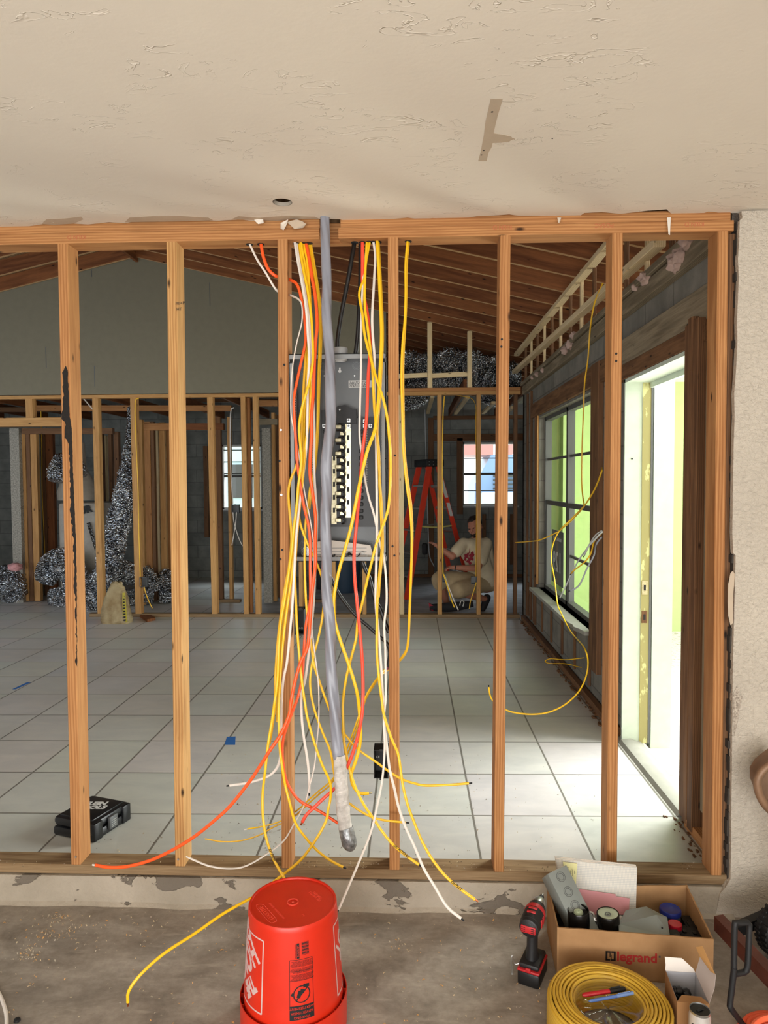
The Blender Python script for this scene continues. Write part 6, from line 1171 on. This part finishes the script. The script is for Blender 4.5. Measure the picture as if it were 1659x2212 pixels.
# cement bag
bc = at(252, 1345, Z=ZT); bgt = thing('cement_bag', 'crumpled tan paper bag of cement standing before the partition', 'bag', bc)
prof = [(0, .155, .09), (.04, .160, .10), (.14, .150, .085), (.26, .128, .065), (.34, .10, .045), (.385, .085, .032), (.41, .060, .030), (.435, .062, .022), (.445, .03, .012)]
vs = []; seg = 40
for z, a_, b_ in prof:
    for k_ in range(seg):
        t_ = 2*math.pi*k_/seg; c, s = math.cos(t_), math.sin(t_); e = .62
        w_ = 1+.05*math.sin(5*t_+z*20)+.03*math.sin(11*t_-z*30); vs.append(bc+Vector((a_*w_*math.copysign(abs(c)**e, c)+(.02 if z > .38 else 0)*z, b_*w_*math.copysign(abs(s)**e, s), z+.012*math.sin(3*t_)*(z > .3))))
n = len(prof); Mpb = NT('crumpled_kraft_bag', .9, spec=.15); v = Mpb.coords((1, 1, 1), rnd=False); Mpb.base(Mpb.ramp(Mpb.noise(Mpb.coords((3, 3, 2), rnd=False), 3, 5), [(.35, srgb(140, 118, 84)), (.65, srgb(178, 160, 124))])); Mpb.bump(Mpb.noise(Mpb.coords((6, 6, 22), rnd=False), 1.5, 5, .6, 1.5), .9, .02)
MB().add(vs, [(i*seg+k_, i*seg+(k_+1) % seg, (i+1)*seg+(k_+1) % seg, (i+1)*seg+k_) for i in range(n-1) for k_ in range(seg)]+[tuple(range(seg))[::-1], tuple(range((n-1)*seg, n*seg))]).build('sack', Mpb.m, bgt, sharp=70)
MB().prism([bc+Vector(p) for p in ((.105, -.085, .02), (.15, -.07, .02), (.125, -.055, .34), (.10, -.065, .34))], (0, -.004, 0)).build('side_stripe', plain('yellow_print', srgb(170, 156, 60), .9), bgt)
mb = MB()
for k_ in range(9): mb.box((bc.x+.118-.002*k_, bc.y-.098+.004*k_, .13+.032*k_), (bc.x+.135-.002*k_, bc.y-.0775+.003*k_, .147+.032*k_))
mb.build('side_writing', M['ink'], bgt)
# flexible foil ducts
def duct(pts, rads, label, rib=.028, amp=.15, group='foil ducts at the far left', sd=0):
    P = [at(x, y, Y=Y) for x, y, Y in pts]; path = spline(P, .014); n = len(path); rnd = random.Random(sd)
    vs = []; seg = 22; N = None; ph = [rnd.uniform(0, 6) for _ in range(n)]
    for i in range(n):
        t = (path[min(i+1, n-1)]-path[max(i-1, 0)]).normalized()
        if N is None: N = Vector((0, 1, 0)) if abs(t.y) < .8 else Vector((1, 0, 0))
        N = (N-t*N.dot(t)).normalized(); B_ = t.cross(N); q_ = i/(n-1)*(len(rads)-1); k0 = min(int(q_), len(rads)-2); r0 = rads[k0]*(1-q_+k0)+rads[k0+1]*(q_-k0)
        for k_ in range(seg):
            a = 2*math.pi*k_/seg; r_ = r0*(1+amp*.5*math.sin(i*2.2)+amp*.9*(rnd.random()-.5)+amp*.5*math.sin(3*a+i*.35)); vs.append(path[i]+N*math.cos(a)*r_+B_*math.sin(a)*r_)
    for v in vs: v.z = max(v.z, ZT+.002)
    fs = [(i*seg+k_, i*seg+(k_+1) % seg, (i+1)*seg+(k_+1) % seg, (i+1)*seg+k_) for i in range(n-1) for k_ in range(seg)]+[tuple(range(seg))[::-1], tuple(range((n-1)*seg, n*seg))]
    o = solo('foil_duct', MB().add(vs, fs), M['foil'], label, 'duct', group)
    o.data.polygons.foreach_set('use_smooth', [False]*len(o.data.polygons)); return o
duct([(284,880,8.45),(281,940,8.4),(276,1010,8.35),(266,1080,8.3),(251,1150,8.25),(236,1210,8.2),(226,1262,8.15)], [.045,.05,.09,.125,.14,.15,.14], 'crinkled silver duct rising to the ceiling behind the second stud', sd=1)
duct([(98,1248,8.6),(120,1215,8.5),(150,1222,8.45),(165,1258,8.5),(150,1290,8.5),(110,1288,8.5)], [.13,.16,.17,.15,.13,.10], 'silver duct coiled on the floor behind the leftmost stud', sd=2)
duct([(190,1298,8.3),(210,1262,8.3),(245,1240,8.45),(285,1238,8.6),(318,1250,8.7),(330,1280,8.7)], [.12,.15,.14,.14,.13,.11], 'silver duct lying behind the cement bag', sd=3)
duct([(182,1310,8.2),(230,1296,8.4),(290,1290,8.6),(330,1294,8.7)], [.08,.10,.10,.09], 'flattened silver duct on the tiles behind the bag', sd=4)
duct([(-30,1255,9.0),(5,1248,8.9),(28,1250,8.8),(36,1278,8.8),(10,1285,8.9)], [.10,.14,.15,.12,.10], 'silver duct heap at the far left edge', sd=5)
duct([(362,1300,8.8),(362,1262,8.8),(356,1238,8.9)], [.10,.11,.09], 'silver duct end showing left of the second stud', sd=6)
duct([(122,1040,8.7),(128,1010,8.75),(150,1000,8.9),(176,1030,8.9)], [.10,.13,.13,.10], 'silver duct bent over behind the leftmost stud at mid height', sd=7)
duct([(862,800,8.5),(930,808,8.5),(990,800,8.5),(1050,812,8.6),(1112,826,8.7)], [.22,.26,.25,.24,.2], 'large silver duct lying across above the partition at right', sd=8, group=None)
duct([(868,872,8.9),(895,866,8.9),(920,852,8.9)], [.09,.11,.08], 'silver duct sagging below the right partition plate, left one', sd=9, group=None)
duct([(1040,852,8.9),(1060,862,8.9),(1080,858,8.9),(1096,848,8.9)], [.06,.09,.09,.06], 'silver duct sagging below the right partition plate, right one', sd=10, group=None)
for x, y, lab in ((33, 1225, 'pink insulation scrap at the far left edge'), (238, 1292, 'pink insulation scrap on the floor left of the cement bag')):
    c = at(x, y, Y=8.6 if x < 100 else 8.1); c.z = max(c.z, ZT+.06)
    bm = bmesh.new(); bmesh.ops.create_icosphere(bm, subdivisions=3, radius=.09)
    for v in bm.verts: v.co *= 1+.35*math.sin(v.co.x*50)*math.sin(v.co.y*44)*math.cos(v.co.z*60); v.co.z *= .6
    bm.verts.index_update(); solo('insulation_scrap', MB().add([v.co+c for v in bm.verts], [[v.index for v in f.verts] for f in bm.faces]), M['pink'], lab, 'insulation'); bm.free()
# air handler wrapped in sheet plastic
ah = thing('wrapped_air_handler', 'plastic-wrapped air handler with black printing behind the leftmost stud', 'air handler', at(175, 1300, Y=8.95))
a, b = at(128, 1275, Y=8.9), at(212, 1010, Y=8.9); Mpw = plain('milky_plastic_sheet', srgb(150, 142, 130), .45, bump=.8, bs=18, var=.12)
MB().rbox((a.x, 8.9, ZT), (b.x, 9.4, at(170, 1085, Y=8.9).z), .05).build('body', Mpw, ah)
c = at(168, 1080, Y=9.1)
MB().lathe([(.24, 0), (.25, .1), (.2, .26), (.12, .42), (.1, .75)], c, 26).build('plastic_hood', Mpw, ah)
text_mb('UR', .13, frame(at(184, 1102, Y=8.88), (1, 0, .25), (-.25, 0, 1)), .001, bold=.006).build('printed_writing', M['ink'], ah)
mb = MB(); mb.prism([at(187,1130,Y=8.86), at(194,1128,Y=8.86), at(208,1175,Y=8.86), at(205,1190,Y=8.86)], (0, .01, 0)); mb.build('foil_strip', M['foil'], ah)
# blue barrel in the worker's room
c = at(744, 1262, Y=9.75); c.z = ZT
Mbb = plain('dark_blue_plastic', srgb(40, 62, 84), .5)
br = thing('waste_barrel', 'dark blue barrel standing below the electrical panel in the far room', 'barrel', c)
MB().lathe([(.0, 0), (.20, 0), (.205, .02), (.235, .55), (.24, .72), (.232, .72), (.2, .03)], c, 36, cap=False).build('body', Mbb, br); MB().lathe([(.234, .70), (.252, .70), (.252, .735), (.234, .735)], c, 36, cap=False).build('rim', Mbb, br)
# ---------------------------------------------------------------- stepladder
Ml = plain('ladder_red_orange', srgb(226, 66, 40), .45, var=.04); Mg = plain('ladder_aluminium', srgb(150, 146, 138), .4, .6)
T0 = at(925, 1000, Y=9.5); ang = math.radians(24); sp_ = Vector((math.cos(ang), math.sin(ang), 0)); wd_ = Vector((-math.sin(ang), math.cos(ang), 0))
ld = thing('stepladder', 'orange-red fibreglass stepladder with black top standing in the far room', 'stepladder', (T0.x, T0.y, ZT))
topz = T0.z; RT = {}
def rail(side, ws, w, nm):
    tp = T0+sp_*(.05*side)+wd_*(ws*.16); bt = Vector((T0.x, T0.y, ZT))+sp_*((-.44 if side < 0 else .52))+wd_*(ws*.27); RT[(side, ws)] = (tp, bt)
    d = (bt-tp).normalized(); sd = (sp_-d*sp_.dot(d)).normalized(); o = MB(); o.prism([tp-sd*w/2-wd_*.012, tp+sd*w/2-wd_*.012, tp+sd*w/2+wd_*.012, tp-sd*w/2+wd_*.012], bt-tp).build(nm, Ml, ld)
for ws in (-1, 1): rail(-1, ws, .075, 'front_rail'); rail(1, ws, .06, 'rear_rail')
for k_ in range(1, 6):
    t_ = k_/6.0; a = RT[(-1, -1)][0].lerp(RT[(-1, -1)][1], t_); b = RT[(-1, 1)][0].lerp(RT[(-1, 1)][1], t_); MB().prism([a-sp_*.035, a+sp_*.045, a+sp_*.045-Vector((0, 0, .022)), a-sp_*.035-Vector((0, 0, .022))], b-a).build('step', Mg, ld)
    a = RT[(1, -1)][0].lerp(RT[(1, -1)][1], t_); b = RT[(1, 1)][0].lerp(RT[(1, 1)][1], t_); MB().prism([a-sp_*.012, a+sp_*.02, a+sp_*.02-Vector((0, 0, .05)), a-sp_*.012-Vector((0, 0, .03))], b-a).build('rear_brace', Mg, ld)
Fl = frame(T0+Vector((0, 0, -.01)), sp_, wd_); MB().rbox((-.12, -.2, -.045), (.14, .2, .055), .012, M=Fl).build('top_cap', M['black2'], ld)
mb = MB()
for x_ in (-.08, -.02, .04, .1):
    for z_ in (-.02, .02): mb.lathe([(.007, 0), (.007, .003)], (0, 0, 0), 10, M=Fl @ Matrix.Translation((x_, -.2, z_)) @ Matrix.Rotation(math.radians(90), 4, 'X'))
mb.build('rivets', M['steel'], ld)
for ws in (-1, 1):
    a = RT[(-1, ws)][0].lerp(RT[(-1, ws)][1], .47); b = RT[(1, ws)][0].lerp(RT[(1, ws)][1], .47); MB().tube(spline([a, a*.5+b*.5+Vector((0, 0, -.02)), b], .05), .011, 8).build('spreader', plain('spreader_yellow', srgb(196, 190, 110), .5) if ws < 0 else Mg, ld)
for t0, t1, m in ((.12, .26, 'label'), (.30, .40, 'label')):
    tp, bt = RT[(1, -1)]; a = tp.lerp(bt, t0)-wd_*.0135; b = tp.lerp(bt, t1)-wd_*.0135; sd = sp_*.024; MB().prism([a-sd, a+sd, b+sd, b-sd], -wd_*.0008).build('sticker', M[m], ld)
# ---------------------------------------------------------------- tool bag on the floor before the worker
Mbk = plain('dark_fabric', srgb(26, 26, 32), .8)
bag = thing('tool_pouch', 'black tool pouch with a red end lying on the floor before the worker', 'tool pouch', at(975, 1322, Z=ZT))
pb = [at(x, y, Y=8.05) for x, y in ((928, 1312),(950, 1312),(975, 1311),(1000, 1308),(1022, 1304))]
for p in pb: p.z = max(p.z, ZT+.055)
pth = spline(pb, .03); MB().tube(pth, [.035+.02*math.sin(math.pi*i/(len(pth)-1)) for i in range(len(pth))], 12).build('pouch', Mbk, bag)
MB().prism([at(926,1303,Y=8.02), at(937,1309,Y=8.02), at(936,1320,Y=8.02), at(928,1316,Y=8.02)], (0, .06, 0)).build('red_end', plain('red_fabric', srgb(150, 26, 46), .7), bag)
MB().tube(spline([at(993,1308,Y=8.0), at(996,1298,Y=8.0), at(1002,1300,Y=8.0), at(1000,1310,Y=8.0)], .01), .006, 8).build('white_loop', M['label'], bag)
# ---------------------------------------------------------------- crouching worker: one continuous body under clothes
def caps(mb, a, b, ra, rb, seg=14, squash=None):
    a, b = Vector(a), Vector(b); d = b-a; L = max(d.length, 1e-5); q_ = d.to_track_quat('Z', 'Y').to_matrix().to_4x4(); pf = []
    for i in range(5): t_ = -math.pi/2+math.pi/2*i/4; pf.append((max(.0005, ra*math.cos(t_)), ra*math.sin(t_)))
    for i in range(5): t_ = math.pi/2*i/4; pf.append((max(.0005, rb*math.cos(t_)), L+rb*math.sin(t_)))
    mb.lathe(pf, a, seg, M=q_)
def ell(mb, c, r, rot=(0, 0, 0), seg=18):
    pf = [(max(.001, math.cos(-math.pi/2+math.pi*i/10)), math.sin(-math.pi/2+math.pi*i/10)) for i in range(11)]
    Mx = Euler(rot).to_matrix().to_4x4() @ Matrix.Diagonal((*r, 1)); mb.lathe(pf, c, seg, M=Mx)
def remesh(o, vox, sm=6, disp=None):
    m_ = o.modifiers.new('union', 'REMESH'); m_.mode = 'VOXEL'; m_.voxel_size = vox; m_.use_smooth_shade = True
    s_ = o.modifiers.new('smooth', 'SMOOTH'); s_.iterations = sm; s_.factor = .5
YB = 8.36
pw = thing('person', 'worker crouching in beige shirt, khaki shorts and dark shoes, handling cables', 'person', at(1035, 1320, Z=ZT))
headc = at(1026, 1138, Y=YB-.03); neck = at(1030, 1163, Y=YB+.01); chest = at(1026, 1190, Y=YB+.02); belly = at(1036, 1225, Y=YB+.06); hip = at(1048, 1256, Y=YB+.10)
shR = at(1001, 1174, Y=YB-.06); shL = at(1050, 1174, Y=YB+.02)
elR = at(976, 1202, Y=YB-.18); haR = at(950, 1184, Y=YB-.22)
elL = at(1032, 1228, Y=YB-.20); haL = at(983, 1226, Y=YB-.26)
hipR = hip+Vector((-.09, -.06, 0)); hipL = hip+Vector((.04, .0, 0))
knR = at(948, 1250, Y=YB-.22); knL = at(985, 1276, Y=YB-.26)
anR = at(966, 1304, Y=YB-.05); anL = at(1047, 1294, Y=YB-.06)
Msk = plain('skin', srgb(178, 120, 98), .55, var=.06)
tilt = Euler((math.radians(14), math.radians(-12), math.radians(-38))).to_matrix()   # head looks down to the left of the photo
def hd(x, y, z): return headc+tilt @ Vector((x, y, z))
mb = MB()
ell(mb, headc+tilt @ Vector((0, .012, .022)), (.078, .097, .094), tilt.to_euler()); ell(mb, hd(0, -.012, -.035), (.058, .068, .074), tilt.to_euler())
caps(mb, hd(0, -.070, -.085), hd(0, -.066, -.075), .022, .026)        # chin
caps(mb, hd(0, -.094, -.026), hd(0, -.082, .012), .014, .009, 10); ell(mb, hd(0, -.096, -.030), (.016, .014, .010)) # nose
for s_ in (-1, 1):
    caps(mb, hd(s_*.012, -.082, .018), hd(s_*.048, -.068, .018), .010, .010, 8)  # brow
    caps(mb, hd(s_*.045, -.058, -.025), hd(s_*.04, -.05, -.045), .022, .02, 8)   # cheek
    ell(mb, hd(s_*.078, .01, -.012), (.010, .020, .032), tilt.to_euler())        # ear
caps(mb, hd(-.022, -.080, -.058), hd(.022, -.080, -.058), .010, .010, 8)        # lips
caps(mb, hd(0, .03, -.05), neck, .052, .058); caps(mb, neck, chest, .060, .12)
caps(mb, shR, shL, .058, .058); ell(mb, chest, (.165, .11, .15)); caps(mb, chest, belly, .14, .135); caps(mb, belly, hip, .13, .14)
def limb(a, b, c, r): caps(mb, a, b, r[0], r[1]); caps(mb, b, c, r[1], r[2])
limb(shR, elR, haR, (.052, .042, .028)); limb(shL, elL, haL, (.052, .042, .028))
limb(hipR, knR, anR, (.085, .060, .036)); limb(hipL, knL, anL, (.085, .060, .036))
def hand(w, fwd, up, curl, spread=1):
    fwd = Vector(fwd).normalized(); up = (Vector(up)-fwd*Vector(up).dot(fwd)).normalized(); sd = fwd.cross(up)
    caps(mb, w, w+fwd*.035, .028, .024); ell(mb, w+fwd*.055, (.030, .030, .024)); 
    for i, (off, ln) in enumerate(((-.030, .062), (-.010, .072), (.010, .068), (.029, .054))):
        a = w+fwd*.078+sd*off; b = a+(fwd*math.cos(curl*.5)+up*math.sin(curl*.5))*ln*.45; c_ = b+(fwd*math.cos(curl*1.2)+up*math.sin(curl*1.2))*ln*.33; d_ = c_+(fwd*math.cos(curl*1.9)+up*math.sin(curl*1.9))*ln*.24
        caps(mb, a, b, .0095, .009, 8); caps(mb, b, c_, .009, .0085, 8); caps(mb, c_, d_, .0085, .007, 8)
    a = w+fwd*.028-sd*.026; b = a-sd*.022+fwd*.028+up*.010; caps(mb, a, b, .012, .0105, 8); caps(mb, b, b+fwd*.030+up*.016, .0105, .009, 8)
hand(haR, (-.75, -.1, .65), (-.5, 0, -.8), .5); hand(haL, (-1, -.1, .02), (0, 0, -1), .95)
bd = mb.build('body', Msk, pw); remesh(bd, .0065, 4)
# shirt
Msh = plain('beige_cotton', srgb(206, 192, 164), .9, bump=.5, bs=26, var=.05); mb = MB()
caps(mb, neck+Vector((0, .0, -.055)), chest, .085, .14); ell(mb, chest, (.185, .13, .165)); caps(mb, shR+Vector((0, 0, -.01)), shL+Vector((0, 0, -.01)), .072, .072)
caps(mb, chest, belly, .160, .160); caps(mb, belly, hip+Vector((0, .0, .04)), .158, .165)
caps(mb, shR, shR.lerp(elR, .62), .072, .074); caps(mb, shL, shL.lerp(elL, .66), .075, .082)
caps(mb, shL+Vector((.01, .02, -.02)), hip+Vector((.05, .02, .03)), .07, .09)
sh = mb.build('t_shirt', Msh, pw); remesh(sh, .012, 5)
# red graphic on the chest, following the cloth
g0 = at(1017, 1206, Y=YB-.155); rnd = random.Random(11); mb = MB()
for i in range(46):
    a = rnd.uniform(0, 6.28); r_ = rnd.uniform(0, 1)**.6; c_ = g0+Vector((.075*r_*math.cos(a), .05*r_*abs(math.cos(a))+.0, .07*r_*math.sin(a))); w_ = rnd.uniform(.008, .02)
    q_ = [c_+Vector((w_*math.cos(b_), 0, w_*math.sin(b_)*rnd.uniform(.6, 1.3))) for b_ in [k_*1.256 for k_ in range(5)]]; mb.prism(q_, (0, .004, 0))
mb.prism([g0+Vector((-.02, .02, .06)), g0+Vector((-.008, .02, .06)), g0+Vector((-.012, .03, .125))], (0, .004, 0))
mb.build('shirt_print', plain('dark_red_print', srgb(140, 24, 44), .8), pw)
mb = MB(); Mkh = plain('khaki_cloth', srgb(176, 156, 124), .9, bump=.7, bs=22, var=.08)
ell(mb, hip+Vector((.01, .02, -.01)), (.165, .15, .13)); caps(mb, hipR, hipR.lerp(knR, .95), .115, .10); caps(mb, hipL, hipL.lerp(knL, .95), .115, .105); caps(mb, knR+Vector((0, 0, -.01)), knR+Vector((.01, .01, -.06)), .09, .085)
so_ = mb.build('shorts', Mkh, pw); remesh(so_, .012, 5)
mb = MB(); Mhr = plain('dark_brown_hair', srgb(40, 28, 24), .8, bump=1, bs=120)
ell(mb, hd(0, .028, .036), (.079, .088, .080), tilt.to_euler()); 
for i in range(9): caps(mb, hd(-.035+.009*i, -.05+.01*(i % 2), .085+.006*(i % 3)), hd(-.04+.01*i, .04, .112), .016, .02, 8)
hr = mb.build('hair', Mhr, pw); remesh(hr, .008, 3)
for s_ in (-1, 1):
    mb = MB(); ell(mb, hd(s_*.028, -.079, .001), (.010, .007, .006), tilt.to_euler(), 10); mb.build('eye', M['ink'], pw)
mb = MB(); caps(mb, hd(-.03, -.078, -.072), hd(.03, -.078, -.072), .012, .012, 8); caps(mb, hd(0, -.088, -.09), hd(0, -.07, -.1), .018, .018, 8); o = mb.build('beard', Mhr, pw); remesh(o, .006, 3)
Mso = plain('dark_shoe', srgb(36, 34, 38), .6)
def shoe(heel, toe, nm):
    mb = MB(); caps(mb, heel, heel.lerp(toe, .5), .046, .044); caps(mb, heel.lerp(toe, .4), toe, .046, .036); o = mb.build(nm, Mso, pw); remesh(o, .009, 3)
    d = (toe-heel).normalized()
shoe(at(1052, 1291, Y=YB-.02), at(1046, 1313, Y=YB-.05)+Vector((-.02, -.05, 0)), 'shoe'); shoe(anR+Vector((.05, .02, -.02)), anR+Vector((-.10, -.05, -.035)), 'shoe')
mb = MB().tube(spline([haL+Vector((.0, -.03, .0)), haL+Vector((.012, -.0, .03)), haL+Vector((.012, .03, .0)), haL+Vector((.0, .0, -.03)), haL+Vector((.0, -.03, .0))], .01), .006, 8); mb.build('wristband', M['ink'], pw)
# small wall things in the far room
solo('hanging_tool', MB().rbox((at(912,1175,Y=11.1).x, 11.08, at(912,1198,Y=11.1).z), (at(923,1175,Y=11.1).x, 11.16, at(912,1174,Y=11.1).z), .02), M['black2'], 'black object on the far block wall left of the conduit', 'tool')
solo('crate', MB().rbox((at(684,1240,Y=9.9).x, 9.9, ZT), (at(697,1240,Y=9.9).x, 10.2, .38), .01), M['black2'], 'dark low box on the floor seen left of the gray cable below the panel', 'crate')
solo('scrap_wood', MB().prism([at(300,1332,Z=ZT), at(316,1328,Z=ZT), at(336,1340,Z=ZT), at(318,1344,Z=ZT)], (0, 0, .03)), M['rafter'], 'short brown offcut on the tiles right of the cement bag', 'offcut')
